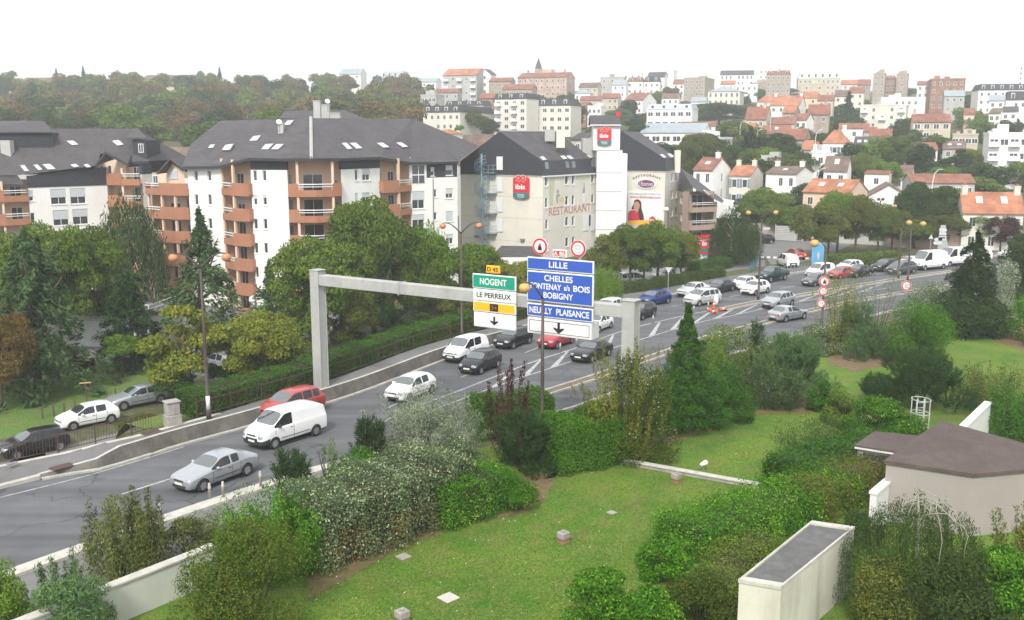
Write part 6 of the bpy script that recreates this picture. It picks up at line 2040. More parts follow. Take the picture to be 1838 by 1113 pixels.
house(1432, 1478, 152, 452, 449, 'blank beige block in front of the long green roofed block', side=(1495, 462), roof='flat', wall='beige', rows_=3, cols=2, **AP)
house(1505, 1534, 151, 470, 468, 'pale house with an orange roof edge, left of the brown twin blocks', vr=144, tiles='ortile', wall='cream', rows_=2, cols=2)
house(1534, 1556, 152, 462, 460, 'red roofed house squeezed beside the brown twin blocks', vr=143, tiles='redtile', wall='stone', rows_=2, cols=2)
house(1561, 1582, 133, 440, 438, 'brown block with a pale chimney strip, left of a pair', roof='flat', wall='stone', rows_=5, cols=2, **AP)
house(1582, 1602, 142, 444, 443, 'lower red attic link between two brown blocks', vr=136, roof='mansard', tiles='redtile', wall='brick', rows_=4, cols=3, **AP)
house(1602, 1622, 134, 440, 438, 'blank brown block, right of a pair', roof='flat', wall='stone', rows_=3, cols=1, **AP)
house(1664, 1725, 143, 400, 396, 'brown brick block with white windows and a white end wall', side=(1750, 412), roof='flat', wall='brick', rows_=4, cols=5, **AP)
house(1690, 1726, 172, 372, 370, 'low building with a blue grey metal roof below the brick block', vr=163, tiles='zinc', rows_=1, cols=3, wall='greyw')
house(1640, 1662, 152, 420, 418, 'small white gabled house left of the brick block', vr=146, tiles='redtile', rows_=2, cols=2)
house(1750, 1850, 162, 380, 376, 'long white block with a dark slate mansard', vr=151, roof='mansard', tiles='slatew', rows_=3, cols=8, **AP)
house(1800, 1850, 180, 330, 328, 'dark mansard house with pale dormers at the frame edge', vr=164, roof='mansard', tiles='slatew', rows_=2, cols=4)
house(1817, 1850, 118, 560, 556, 'white tower block rising at the frame edge', roof='flat', rows_=6, cols=3, **AP)
house(1728, 1746, 205, 296, 295, 'narrow peach house among the trees', vr=195, tiles='redtile', wall='peach', rows_=2, cols=1)
house(1795, 1822, 200, 300, 298, 'white house with a glazed gable in the trees', vr=192, tiles='slate', rows_=1, cols=2)
house(1160, 1190, 138, 470, 467, 'white house with a pair of chimneys beside a taller white wall', vr=130, tiles='slate', rows_=4, cols=3, **AP)
house(1182, 1206, 128, 478, 475, 'tall blank white gable block on the skyline', roof='flat', wall='wallw', rows_=2, cols=1, **AP)
house(1119, 1152, 180, 402, 398, 'white house with a steep red roof above the tower', side=(1168, 412), vr=167, tiles='redtile', rows_=3, cols=3, chim=1)
house(1124, 1152, 147, 468, 466, 'white block with a red mansard half', vr=139, roof='mansard', tiles='redtile', rows_=3, cols=3, **AP)
house(1153, 1182, 147, 464, 462, 'white block with a slate mansard half', vr=138, roof='mansard', tiles='slatew', rows_=3, cols=3, **AP)
house(1116, 1150, 132, 520, 518, 'pale flat topped block with a dark roof box on the skyline', roof='flat', rows_=3, cols=3, **AP)
house(1076, 1118, 140, 482, 479, 'grey white stepped building below the skyline', roof='flat', wall='greyw', rows_=4, cols=3, **AP)
house(1079, 1108, 176, 392, 390, 'narrow beige flats with small balconies', vr=168, tiles='redtile', wall='beige', rows_=4, cols=3, **AP)
house(1038, 1072, 156, 440, 437, 'brown roofed house right of the long pink block', vr=149, tiles='brtile', wall='beige', rows_=2, cols=3)
house(1026, 1052, 190, 372, 369, 'brick house with a low red roof', vr=184, tiles='redtile', wall='brick', rows_=2, cols=3)
house(1054, 1078, 192, 366, 364, 'white house with a flat front beside the brick one', roof='flat', rows_=2, cols=3)
house(929, 1016, 139, 452, 444, 'long pink brick block with a red roof under the church spire', side=(1031, 456), vr=131, tiles='redtile', wall='pink', rows_=4, cols=9, chim=4, **AP)
house(902, 955, 160, 410, 407, 'reddish roofs in front of the pink block', vr=152, tiles='redtile', wall='stone', rows_=1, cols=3)
house(796, 856, 135, 420, 416, 'five storey block with a bright orange roof and balconies', side=(860, 432), vr=124, tiles='ortile', wall='greyw', rows_=5, cols=5, balc=True, **AP)
house(860, 881, 133, 426, 424, 'tall white gabled house right of the orange roofed block', vr=124, roof='gablef', tiles='slate', rows_=4, cols=1)
house(878, 916, 146, 420, 417, 'brown brick house with a red roof', vr=140, tiles='redtile', wall='stone', rows_=3, cols=3)
house(888, 945, 178, 332, 326, 'terraced white flats with stepped balconies and a slate attic', vr=168, roof='mansard', tiles='slatew', wall='cream', rows_=5, cols=4, balc=True, ww=1.7, **AP)
house(945, 1024, 190, 336, 330, 'lower cream wing with planted terraces', vr=177, roof='mansard', tiles='slatew', wall='cream', rows_=3, cols=6, ww=1.6, **AP)
house(760, 826, 202, 322, 316, 'cream block with a blue edged slate attic', side=(882, 338), vr=190, roof='mansard', tiles='slatew', wall='cream', rows_=3, cols=6, **AP)
house(800, 868, 190, 350, 346, 'second slate topped cream block behind', vr=181, roof='mansard', tiles='slatew', wall='cream', rows_=2, cols=4, **AP)
house(756, 783, 172, 362, 359, 'pale flats with bands of windows at the wood edge', roof='flat', wall='greyw', rows_=3, cols=4, ww=1.6, **AP)
house(860, 886, 176, 386, 384, 'red gabled house behind the cream blocks', vr=168, tiles='redtile', wall='brick', rows_=2, cols=2)
house(742, 784, 147, 500, 497, 'long white building beyond the wood edge', vr=141, tiles='zinc', rows_=2, cols=5)
house(686, 727, 140, 520, 516, 'pale stone house with a grey roof on the wooded ridge', vr=128, roof='mansard', tiles='zinc', wall='beige', rows_=2, cols=4)
house(612, 650, 133, 540, 537, 'white gabled house on the wooded ridge', vr=124, tiles='zinc', rows_=2, cols=3)
house(355, 376, 143, 540, 538, 'small white house with a grey roof on the wooded ridge', vr=136, tiles='zinc', rows_=1, cols=2)
house(262, 350, 142, 560, 556, 'long low brown building on the wooded ridge', vr=135, tiles='brtile', wall='beige', rows_=1, cols=6)
house(46, 90, 146, 520, 518, 'reddish building behind the ridge firs', vr=140, tiles='brtile', wall='pink', rows_=2, cols=4)
house(22, 42, 147, 530, 529, 'small pink house at the ridge end', vr=141, tiles='redtile', wall='pink', rows_=1, cols=2)
house(1346, 1371, 150, 480, 478, 'dark flat canopy building beside the domed block', roof='flat', wall='stone', rows_=1, cols=2)
house(1316, 1356, 153, 470, 467, 'white low building in front of the domed block', roof='flat', rows_=2, cols=4)
house(1290, 1315, 151, 474, 472, 'tiny house with an orange roof below the skyline school', vr=145, tiles='ortile', rows_=1, cols=2)
house(1326, 1350, 232, 266, 264, 'low beige house with an orange roof by the dark cedar', vr=222, tiles='ortile', wall='beige', rows_=1, cols=2)
house(1402, 1424, 202, 312, 310, 'narrow stone house with an orange gable among the cypresses', vr=190, tiles='ortile', wall='stone', rows_=2, cols=1)
house(1426, 1446, 215, 290, 288, 'small white house with a red roof under the long orange row', vr=204, tiles='redtile', rows_=2, cols=2)
house(1464, 1492, 180, 350, 348, 'low rusty roofed house behind the dark fir', vr=171, tiles='redtile', wall='beige', rows_=1, cols=2)
house(1494, 1520, 172, 372, 370, 'brown roofed house between the fir and the twin blocks', vr=162, tiles='brtile', wall='cream', rows_=2, cols=2)
house(1520, 1546, 166, 392, 390, 'cream house with a red roof below the twin blocks', vr=157, tiles='redtile', wall='cream', rows_=2, cols=2)
house(1770, 1798, 180, 330, 328, 'white cluster house left of the dark mansard', vr=171, tiles='zinc', rows_=2, cols=2)
house(1772, 1792, 203, 300, 298, 'white small house with a brown roof in the upper trees', vr=195, tiles='brtile', rows_=2, cols=2)
house(784, 822, 166, 384, 382, 'long grey garden building below the orange roofed block', vr=160, tiles='redtile', wall='greyw', rows_=1, cols=5)
house(1031, 1058, 168, 420, 418, 'white house with a glass topped roof right of the pink block', vr=161, roof='hip', tiles='zinc', rows_=2, cols=3)
house(1040, 1078, 180, 392, 390, 'beige house with a low red roof above the brick one', vr=173, tiles='redtile', wall='beige', rows_=1, cols=3)
house(1097, 1122, 152, 452, 450, 'narrow white block beside the grey stepped one', vr=144, tiles='zinc', rows_=3, cols=2)
house(1205, 1226, 150, 462, 460, 'white low house left of the brown brick block', vr=143, tiles='redtile', rows_=2, cols=2)
house(1186, 1216, 176, 410, 408, 'white house with a brown roof below the skyline gable', vr=168, tiles='brtile', rows_=2, cols=3)
# roofs just behind the flats
house(262, 312, 305, 150, 148, 'house with a brown gable roof between the two white flats', side=(330, 160), vr=266, tiles='brtile', wall='beige', rows_=1, cols=2, sky=0)
house(822, 878, 292, 178, 176, 'brown roofed house behind the hotel gable', vr=243, tiles='brtile', wall='greyw', rows_=1, cols=2)
house(775, 801, 240, 190, 188, 'small white house with a red tile cap right of the flats', vr=232, roof='hip', tiles='ortile', rows_=1, cols=1, depth=5)
house(1025, 1050, 250, 196, 194, 'grey house top behind the hotel ridge', vr=240, tiles='slate', wall='greyw', rows_=1, cols=1)
# church
ch=empty('church', dp(966, 160, 520), 0, 'grey church with a pointed spire on the skyline', 'church')
ch.location= (*xd(966, 520), hill(520)-1)
zsp, zs_=zd(103, 520)-ch.location.z, zd(124, 520)-ch.location.z
b=MB();b.box(-1.9, 1.9, -1.9, 1.9, 0, zs_);b.build('tower', M['stone'], ch)
b=MB()
for k in range(4):
 c4= [(-1.9, -1.9), (1.9, -1.9), (1.9, 1.9), (-1.9, 1.9)]
 b.face([(*c4[k], zs_), (*c4[(k+1)%4], zs_), (0, 0, zsp)])
b.build('spire', M['slate'], ch)
b=MB();zz_=zd(128, 520)-ch.location.z
b.box(1.902, 9, -2.5, 2.5, 0, zz_-1);b.geo([(1.9, -2.7, zz_-1), (9, -2.7, zz_-1), (9, 2.7, zz_-1), (1.9, 2.7, zz_-1), (1.9, 0, zz_+1), (9, 0, zz_+1)], [(0, 1, 5, 4), (2, 3, 4, 5), (1, 2, 5), (3, 0, 4)])
b.build('nave', M['stone'], ch)
# ------------------------------------------------------------------ sign gantry across the road
def road_dir(p):
 i=int(((LA[:, 0]-p.x)**2+(LA[:, 1]-p.y)**2).argmin())
 return Vector((KLN[i].y, -KLN[i].x, 0))
gl=gp(577, 693, .9);zg_top=dp(570, 492, gl.y).z
a_, b_=ray(1133, 548)
dr_= (zg_top-EYE)/b_
gr=Vector((a_*dr_, dr_, 0))
ga=empty('sign_gantry', (0, 0, 0), 0, 'grey steel gantry spanning the road and carrying the direction signs', 'gantry')
FG=Fac((gl.x, gl.y), (gr.x, gr.y))
b=MB()
th=.9
zlow=dp(570, 511, gl.y).z
b.box(-.3, FG.len+.25, -.3, .3, zlow, zg_top)
place(b.build('beam', M['galv'], bevel=.03), FG, ga)
b=MB()
for x in (FG.len*.31, FG.len*.66):
 b.box(x-.05, x+.05, -.34, .34, zlow-.05, zg_top+.04)
place(b.build('beam_joint', M['galv']), FG, ga)
for x, z0, nm in ((0, .8, 'a'), (FG.len, -.05, 'b')):
 b=MB()
 b.box(x-.36, x+.36, -.36, -.3, z0, zg_top+.25);b.box(x-.36, x+.36, .3, .36, z0, zg_top+.25)
 b.box(x-.1, x+.3, -.298, .298, z0, zg_top+.2)
 b.box(x-.4, x+.4, -.4, .4, zg_top+.252, zg_top+.3)
 b.box(x-.6, x+.6, -.6, .6, z0-.1, z0+.08)
 place(b.build('post', M['galv'], bevel=.01), FG, ga)
b=MB()
for k in range(4):
 z=zlow+.1+k*.27
 b.box(FG.len-.48, FG.len-.362, -.2, .2, z, z+.1)
place(b.build('bolt_plate', M['galv']), FG, ga)
FS=Fac((gl.x, gl.y), (gr.x, gr.y), .55)
def panel(px4, field, txt=None, name='direction_sign', border='white', label='', cat='sign', group=None, parent=None, tcol='white', tpx=None, depth=.12):
 """rectangular sign panel through pixel box u0,v0(left top),u1,v1(right bottom at left edge heights), on the plane in front of the beam"""
 u0, v0, u1, v1=px4
 xa, xb_=FS.px(u0, 500)[0], FS.px(u1, 500)[0]
 zb_, za=FS.px(u0, v0)[1], FS.px(u0, v1)[1]
 o=empty(name, FS.P((xa+xb_)/2, za), 0, label, cat, group)
 o.matrix_basis=FS.mat4()@Matrix.Translation(((xa+xb_)/2, 0, za))
 w, h=xb_-xa, zb_-za
 b=MB();b.box(-w/2, w/2, 0, depth, 0, h)
 put('panel', b.mesh('panel', M[border], bevel=.02), o)
 bw=.06
 b=MB();b.box(-w/2+bw, w/2-bw, -.012, -.002, bw, h-bw)
 put('field', b.mesh('field', M[field]), o)
 return o, w, h
def sign_text(o, txt, x0, x1, z0, z1, col='white', k=0):
 """lettering on a panel, local box"""
 class L_:
  pass
 p=text_part('lettering', None, txt, x0, x1, z0, z1, col, o, .02+.004*k, bold=.022, sub=True)
 return p
def fill(o, w, h, txt, fx0, fx1, fz0, fz1, col='white'):
 return sign_text(o, txt, -w/2+w*fx0, -w/2+w*fx1, h*fz0, h*fz1, col)
def arrow(o, w, h, hh):
 b=MB();s=hh
 pts= [(-.12*s, .98), (.12*s, .98), (.12*s, .45), (.5*s, .55), (.5*s, .42), (0, .02), (-.5*s, .42), (-.5*s, .55), (-.12*s, .45)]
 z0= (h-hh)/2
 b.plate([(x, -.016, z0+z*hh) for x, z in pts], Vector((0, -.01, 0)))
 put('arrow', b.mesh('arrow', M['black']), o)
def up_(px4):return px4
gs='signs on the gantry'
o, w, h=panel((848, 490.5, 925.5, 516), 'green', label='green direction sign reading NOGENT', group=gs);fill(o, w, h, 'NOGENT', .18, .8, .28, .74)
o, w, h=panel((849, 517.5, 925.5, 538), 'white', label='white direction sign reading LE PERREUX', group=gs);fill(o, w, h, 'LE PERREUX', .09, .9, .3, .74, 'black')
o, w, h=panel((849, 539, 925.5, 557.5), 'yellow', label='yellow diversion sign with a black S4 tile', group=gs)
b=MB();b.box(-w*.1, w*.1, -.02, -.013, h*.15, h*.85);put('tile', b.mesh('tile', M['black']), o)
fill(o, w, h, 'S4', .43, .57, .28, .72, 'yellow')
o, w, h=panel((850, 559, 925.5, 585), 'white', label='white lane panel with a down arrow under the yellow sign', group=gs, name='lane_sign');arrow(o, w, h, h*.62)
o, w, h=panel((872.5, 476, 896.5, 489.5), 'yellow', border='yellow', label='small yellow road number plate reading D 45', group=gs, name='road_number_plate');fill(o, w, h, 'D 45', .1, .9, .22, .78, 'black')
o, w, h=panel((946, 460.5, 1065, 483), 'blue', label='blue direction sign reading LILLE', group=gs);fill(o, w, h, 'LILLE', .34, .62, .27, .75)
o, w, h=panel((946, 485, 1065, 539), 'blue', label='large blue direction sign with three town names', group=gs)
fill(o, w, h, 'CHELLES', .27, .7, .7, .9);fill(o, w, h, 'FONTENAY', .06, .53, .42, .62);fill(o, w, h, 's/s', .57, .66, .44, .62);fill(o, w, h, 'BOIS', .71, .955, .43, .63);fill(o, w, h, 'BOBIGNY', .26, .71, .14, .34)
o, w, h=panel((946.5, 543, 1065, 566), 'blue', label='blue direction sign reading NEUILLY PLAISANCE', group=gs);fill(o, w, h, 'NEUILLY', .04, .39, .26, .76);fill(o, w, h, 'PLAISANCE', .455, .95, .26, .76)
o, w, h=panel((947, 568.5, 1063, 597), 'white', label='white lane panel with a down arrow under the blue signs', group=gs, name='lane_sign', depth=.9);arrow(o, w, h, h*.72)
b=MB()
for (x0, x1, z0, z1) in ((-w/2+.12, w/2-.12, .12, .15), (-w/2+.12, w/2-.12, h-.15, h-.12), (-w/2+.12, -w/2+.15, .15, h-.15), (w/2-.15, w/2-.12, .15, h-.15)):
 b.box(x0, x1, -.018, -.013, z0, z1)
put('inner_line', b.mesh('inner_line', M['black']), o)
o, w, h=panel((991.5, 447.5, 1016, 460.5), 'red', label='small red motorway plate reading A 86', group=gs, name='road_number_plate', border='white');fill(o, w, h, 'A 86', .1, .9, .2, .78)
def disc(name, u, v, d_px, label, icon, Fx=None, group=None, parent=None):
 Fx=Fx or FS
 x, z=Fx.px(u, v);r=abs(Fx.px(u+d_px/2, v)[0]-x)
 o=empty(name, (0, 0, 0), 0, label, 'sign', group)
 o.matrix_basis=Fx.mat4()@Matrix.Translation((x, 0, z))
 for nm, rr, y0, m_ in (('rim', r, 0, 'white'), ('red_ring', r*.95, -.012, 'red'), ('field', r*.72, -.024, 'white')):
  b=MB();b.plate([(rr*math.cos(k*math.pi/16), y0, rr*math.sin(k*math.pi/16)) for k in range(32)], Vector((0, -.01 if nm!='rim' else .04, 0)))
  put(nm, b.mesh(nm, M[m_]), o)
 b=MB()
 if icon=='truck':
  for (x0, x1, z0, z1) in ((-.3, .3, -.05, .0), (-.3, -.25, 0, .4), (.25, .3, 0, .4), (-.25, .25, .36, .4), (-.3, .3, -.4, -.36), (-.3, -.25, -.45, -.3), (.25, .3, -.45, -.3)):
   b.box(x0*r, x1*r, -.042, -.036, z0*r, z1*r)
 else:
  b.box(-.28*r, .28*r, -.042, -.036, -.42*r, -.2*r);b.box(-.22*r, .22*r, -.042, -.036, -.2*r, .05*r)
 if b.f:put('symbol', b.mesh('symbol', M['black']), o)
 if icon=='fire':
  b=MB();b.plate([(-.22*r, -.036, .06*r), (.22*r, -.036, .06*r), (.12*r, -.036, .22*r), (.14*r, -.036, .45*r), (0, -.036, .3*r), (-.14*r, -.036, .45*r), (-.12*r, -.036, .22*r)], Vector((0, -.008, 0)))
  put('symbol', b.mesh('symbol', M['red']), o)
 return o, r
disc('prohibition_sign', 969.5, 442.5, 27, 'round red ringed sign with an explosive load symbol above the LILLE sign', 'fire', group=gs)
disc('prohibition_sign', 1038, 446.5, 27.5, 'round red ringed sign with a wide lorry symbol above the LILLE sign', 'truck', group=gs)
b=MB()
for u, v0, v1 in ((969.5, 456, 470), (1038, 461, 478), (884, 489, 492), (1003, 460, 474), (870, 489, 585), (905, 490, 585), (970, 462, 597), (1040, 470, 597)):
 x, z0=FS.px(u, v1);z1=FS.px(u, v0)[1]
 if v1-v0>60:z0, z1=z0+.1, z1-.3
 b.box(x-.05, x+.05, .13, .24, z0, z1)
place(b.build('sign_bracket', M['galv']), FS, ga)
# ------------------------------------------------------------------ street lamps
def lamp(u, vb, vt, z0, label, heads, globe='globe', d=None, lean=0, ang=None, span=1.45, name='street_lamp', gr_=.27, white_band=False):
 """column with one or two curved arms ending in hanging globes; heads = list of side directions (+1 right, -1 left)"""
 p=gp(u, vb, z0) if d is None else Vector((*xd(u, d), z0))
 H=dp(u, vt, p.y).z-z0
 o=empty(name, p, 0 if ang is None else ang, label, 'street lamp', 'street lamps')
 b=MB();hs_=H-.95
 b.tube([(0, 0, 0), (0, 0, .5), (0, 0, .52), (0, 0, hs_*.5), (0, 0, hs_)], [.15, .14, .11, .095, .07], 10)
 put('pole', b.mesh('pole', M['brownm'], True), o)
 for s_ in heads:
  b=MB()
  pts= [(s_*span*t, 0, hs_+.95*math.sin(t*math.pi/2)**.9-.25*max(0, t-.75)*2) for t in (0, .12, .28, .45, .65, .85, 1.0)]
  b.tube(pts, [.065, .06, .055, .05, .045, .04, .04], 7)
  arm=put('arm', b.mesh('arm', M['brownm'], True), o)
  x, z=s_*span, pts[-1][2]
  b=MB();b.ball((x, 0, z-gr_*.78), gr_, .86, 16, 10)
  put('globe', b.mesh('globe', M[globe], True), arm)
  b=MB();b.tube([(x, 0, z+.04), (x, 0, z-.06), (x, 0, z-.15)], [.05, .1, .13], 12);put('lamp_cap', b.mesh('lamp_cap', M['brownm'], True), arm)
 if white_band:
  b=MB();b.tube([(0, 0, .55), (0, 0, 1.35)], .118, 10);put('white_band', b.mesh('white_band', M['white'], True), o)
 return o
lamp(375, 751, 452, .9, 'double street lamp with terracotta globes in front of the cedar and white flats', (1, -1), white_band=True, ang=.1)
lamp(829, 604, 398, .9, 'double street lamp with terracotta globes in front of the hotel gable', (1, -1), ang=.1)
lamp(976, 0, 504, .05, 'single street lamp whose pale brown globe hangs before the blue signs', (-1, ), 'globey', span=.95, gr_=.3, ang=.15, d=49.6)
lamp(1361, 538, 376, .12, 'double street lamp with ochre globes on the road median', (1, -1), 'globey', ang=.1)
lamp(1475, 585, 428, .05, 'single street lamp with round ban signs on its pole', (-1, ), 'globey', span=1.1, gr_=.4, ang=.1)
lamp(1612, 499, 394, .1, 'ochre globe lamp of the twin posts, closer to the clipped hedge', (1, ), 'globey', span=.9, gr_=.36, ang=.1)
lamp(1629, 505, 396, .1, 'ochre globe lamp of the twin posts, farther from the clipped hedge', (1, ), 'globey', span=1.4, gr_=.36, ang=.1)
lamp(1618, 440, 366, .1, 'double ochre globe lamp rising behind the plane trees', (1, -1), 'globey', ang=.1)
lamp(1576, 432, 354, .1, 'old style lamp post with two black lanterns in front of the gabled house', (1, -1), 'brownm', span=.35, gr_=.28, ang=.0)
lamp(1196, 512, 370, .1, 'lamp post with a dark cap in front of the hotel poster', (-1, ), 'white', span=.25, gr_=.3, ang=0)
for u, vb_, vt_, d, l_ in ((1471, 330, 302, 178, 'white curved street lamp by the peach villa'), (1680, 350, 304, 165, 'white curved street lamp above the street trees'), (1328, 232, 217, 260, 'white curved lamp below the manor'), (1382, 225, 200, 262, 'white curved lamp between two dark cypresses'), (1358, 248, 232, 236, 'white hooked lamp beside the cedar'), (1464, 250, 233, 225, 'white hooked lamp at the villa corner')):
 p=Vector((*xd(u, d), 0));p.z=zt(p.x, p.y)
 H=dp(u, vt_, d).z-p.z
 o=empty('street_lamp', p, 0, l_, 'street lamp', 'white street lamps in the town')
 b=MB();b.tube([(0, 0, 0), (0, 0, H*.8), (.25, 0, H*.94), (.9, 0, H), (1.5, 0, H)], [.1, .08, .07, .06, .08], 6);put('pole', b.mesh('pole', M['white'], True), o)
 b=MB();b.ball((1.6, 0, H-.03), .25, .4, 8, 5);put('lamp_head', b.mesh('lamp_head', M['grey'], True), o)
 # ban signs on the single lamp post and beyond
p=gp(1475, 585, .05)
FL_=Fac((p.x-2, p.y-.22), (p.x+2, p.y-.22))
disc('prohibition_sign', 1480, 505, 20, 'round ban sign with an orange symbol, topmost on the lamp post', 'fire', FL_, 'ban signs on the lamp post')
disc('prohibition_sign', 1478, 523, 17, 'round ban sign, middle one on the lamp post', 'truck', FL_, 'ban signs on the lamp post')
disc('prohibition_sign', 1474, 545, 16, 'round ban sign, lowest one on the lamp post', 'truck', FL_, 'ban signs on the lamp post')
FR_=Fac(xd(1600, 105), xd(1660, 105))
o, r=disc('prohibition_sign', 1627, 513, 19, 'round ban sign rising over the dark bushes by the twin lamps', 'truck', FR_)
b=MB();b.tube([(0, .06, -3), (0, .06, .2)], .05, 6);put('post', b.mesh('post', M['galv']), o)
def small_sign(name, u, vb_, d, shape, vt_, label, wpx=10, tilt=0):
 p=Vector((*xd(u, d), 0));p.z=max(0, zt(p.x, p.y))
 H=dp(u, vt_, d).z-p.z;w=wpx*d/F
 o=empty(name, p, tilt, label, 'sign')
 b=MB();b.tube([(0, .05, 0), (0, .05, H)], .04, 6);put('post', b.mesh('post', M['galv']), o)
 b=MB()
 if shape=='tri':b.plate([(-w/2, 0, H-w*.87), (w/2, 0, H-w*.87), (0, 0, H)], Vector((0, .02, 0)))
 if shape=='yield':b.plate([(-w/2, 0, H), (w/2, 0, H), (0, 0, H-w*.87)], Vector((0, .02, 0)))
 if shape=='arrow':b.plate([(-w/2, 0, H-w*.35), (w*.35, 0, H-w*.35), (w/2, 0, H-w*.17), (w*.35, 0, H), (-w/2, 0, H)], Vector((0, .02, 0)))
 put('panel', b.mesh('panel', M['red'] if shape=='tri' and label.startswith('red') else M['galvl']), o)
 if shape=='tri' and label.startswith('red'):
  b=MB();b.plate([(-w*.3, -.004, H-w*.76), (w*.3, -.004, H-w*.76), (0, -.004, H-w*.24)], Vector((0, -.006, 0)));put('field', b.mesh('field', M['white']), o)
  b=MB();b.plate([(-w*.05, -.012, H-w*.7), (w*.05, -.012, H-w*.7), (w*.03, -.012, H-w*.42), (-w*.03, -.012, H-w*.42)], Vector((0, -.006, 0)));put('symbol', b.mesh('symbol', M['black']), o)
 return o
M['galvl']=mat('pale_sign_back', (.5, .52, .52), .6, .1, 2)
small_sign('give_way_sign', 1207, 522, 107, 'yield', 480, 'back of a triangular give way sign beside the long hedge', 13)
small_sign('warning_sign', 1344, 434, 160, 'tri', 404, 'red bordered triangular warning sign at the stone wall', 9)
small_sign('direction_arrow_sign', 1384, 440, 158, 'arrow', 408, 'white arrow sign on a post near the wooden gate', 13)
small_sign('warning_sign', 1685, 462, 140, 'tri', 421, 'pale triangular sign seen from behind next to the arrow stack', 9)
# stack of arrow signs on a broad mast
p=Vector((*xd(1706, 134), 0));d=134
o=empty('arrow_sign_stack', p, 0, 'tall mast with a stack of pale arrow signs seen from behind', 'sign')
b=MB();k_=d/F
b.plate([(-.55, 0, 0), (1.15, 0, 0), (.9, 0, 2.0), (.4, 0, 3.6), (.35, 0, dp(0, 404, d).z), (-.35, 0, dp(0, 404, d).z), (-.55, 0, 3)], Vector((0, .12, 0)));put('mast', b.mesh('mast', M['galv']), o)
for v, l, r_, dr in ((413, -7, 7, 1), (420, -7, 7, 1), (425, -7, 7, 1), (429, -8, 7, 1), (430, -16, -1, -1), (436, -17, -1, -1)):
 b=MB();z=dp(0, v, d).z;hh=.24
 a, c=l*k_, r_*k_
 pts= [(a, 0, z-hh), (c-.25, 0, z-hh), (c, 0, z), (c-.25, 0, z+hh), (a, 0, z+hh)] if dr>0 else [(c, 0, z-hh), (a+.25, 0, z-hh), (a, 0, z), (a+.25, 0, z+hh), (c, 0, z+hh)]
 b.plate([(x, -.04, zz_) for x, _, zz_ in pts], Vector((0, -.05, 0)));put('arrow_panel', b.mesh('arrow_panel', M['galvl']), o)
 # hotel totem by the forecourt
p=Vector((*xd(1271, 128), 0));d=128.0
Ft=Fac(xd(1264, d), xd(1278, d+.6))
o=empty('hotel_totem', (0, 0, 0), 0, 'tall red and teal hotel totem with a white price roundel', 'sign')
zb_, ztp, zm, zq=dp(0, 489, d).z, dp(0, 433, d).z, dp(0, 457, d).z, dp(0, 449, d).z
b=MB();b.box(0, Ft.len, 0, .35, -.05, zm);place(b.build('teal_plinth', M['teal']), Ft, o)
b=MB();b.plate([(0, 0, zm+.003), (Ft.len, 0, zm+.003), (Ft.len, 0, ztp-.5), (Ft.len*.85, 0, ztp-.1), (Ft.len*.5, 0, ztp), (Ft.len*.15, 0, ztp-.1), (0, 0, ztp-.5)], Vector((0, .35, 0)));place(b.build('red_head', M['red']), Ft, o)
b=MB();b.box(0, Ft.len, -.01, -.002, zq-.25, zq+.2);place(b.build('teal_strip', M['teal']), Ft, o)
text_part('lettering', Ft, 'ibis', Ft.len*.2, Ft.len*.8, zq+.55, zq+1.15, 'white', o, .02, bold=.03)
text_part('price_lettering', Ft, '67€', Ft.len*.3, Ft.len*.9, zm-.7, zm-.2, 'white', o, .02, bold=.03)
text_part('price_lettering', Ft, '67€', Ft.len*.3, Ft.len*.9, zm-1.45, zm-1.0, 'white', o, .02, bold=.03)
b=MB();b.plate([(.0+.36*math.cos(k*math.pi/10), -.05, zm-.4+.36*math.sin(k*math.pi/10)) for k in range(20)], Vector((0, -.04, 0)));place(b.build('roundel', M['white']), Ft, o)
# advertising panel
p=Vector((*xd(1479.5, 126), 0))
o=empty('advertising_panel', p, 0, 'blue advertising panel on a foot between the hedge and the single lamp', 'billboard')
b=MB();b.box(-.75, .75, -.12, .12, .6, 3.4);put('case', b.mesh('case', M['steelb'], bevel=.04), o)
b=MB();b.box(-.2, .2, -.1, .1, 0, .598);put('foot', b.mesh('foot', M['grey']), o)
M['adblue']=mat('poster_blue', (.08, .32, .6), .5, .1, 1);M['adtan']=mat('poster_tan', (.6, .42, .25), .5, .1, 1)
b=MB();b.box(-.62, .62, -.135, -.122, .85, 3.2);put('poster', b.mesh('poster', M['adblue']), o)
b=MB();b.plate([(.05+.17*math.cos(k*.42), -.14, 1.75+.5*math.sin(k*.42)) for k in range(15)], Vector((0, -.006, 0)));put('poster_picture', b.mesh('poster_picture', M['adtan']), o)
# ------------------------------------------------------------------ bollards, cones, posts
BOLL=None
blist= [(377, 895), (401, 892), (288, 934), (177, 975), (468, 873)]
def bollard_mesh():
 b=MB();b.tube([(0, 0, 0), (0, 0, .62), (0, 0, .64), (0, 0, .72), (0, 0, .74), (0, 0, .92), (0, 0, 1.0)], [.085, .08, .1, .1, .08, .08, .05], 10)
 return b.mesh('bollard', M['bollw'], True)
M['bollw']=mat('dirty_white_bollard', (.42, .4, .36), .7, .15, 4, stain=.5)
M['oran']=mat('orange_plastic', (.8, .13, .03), .5, .08)
bm0=bollard_mesh()
bl= ['white bollard at the car\'s front wheel, nearer of a pair', 'white bollard at the car\'s front wheel, farther of a pair', 'white bollard beside the spiky juniper', 'white bollard half hidden behind the left juniper top', 'white bollard behind the silver saloon\'s rear wheel']
for (u, v), l_ in zip(blist, bl):
 p=gp(u, v, .14)
 tag(put('bollard', bm0, None, p, scale=(.8, .8, .78)), l_, 'bollard', 'bollards along the garden kerb')
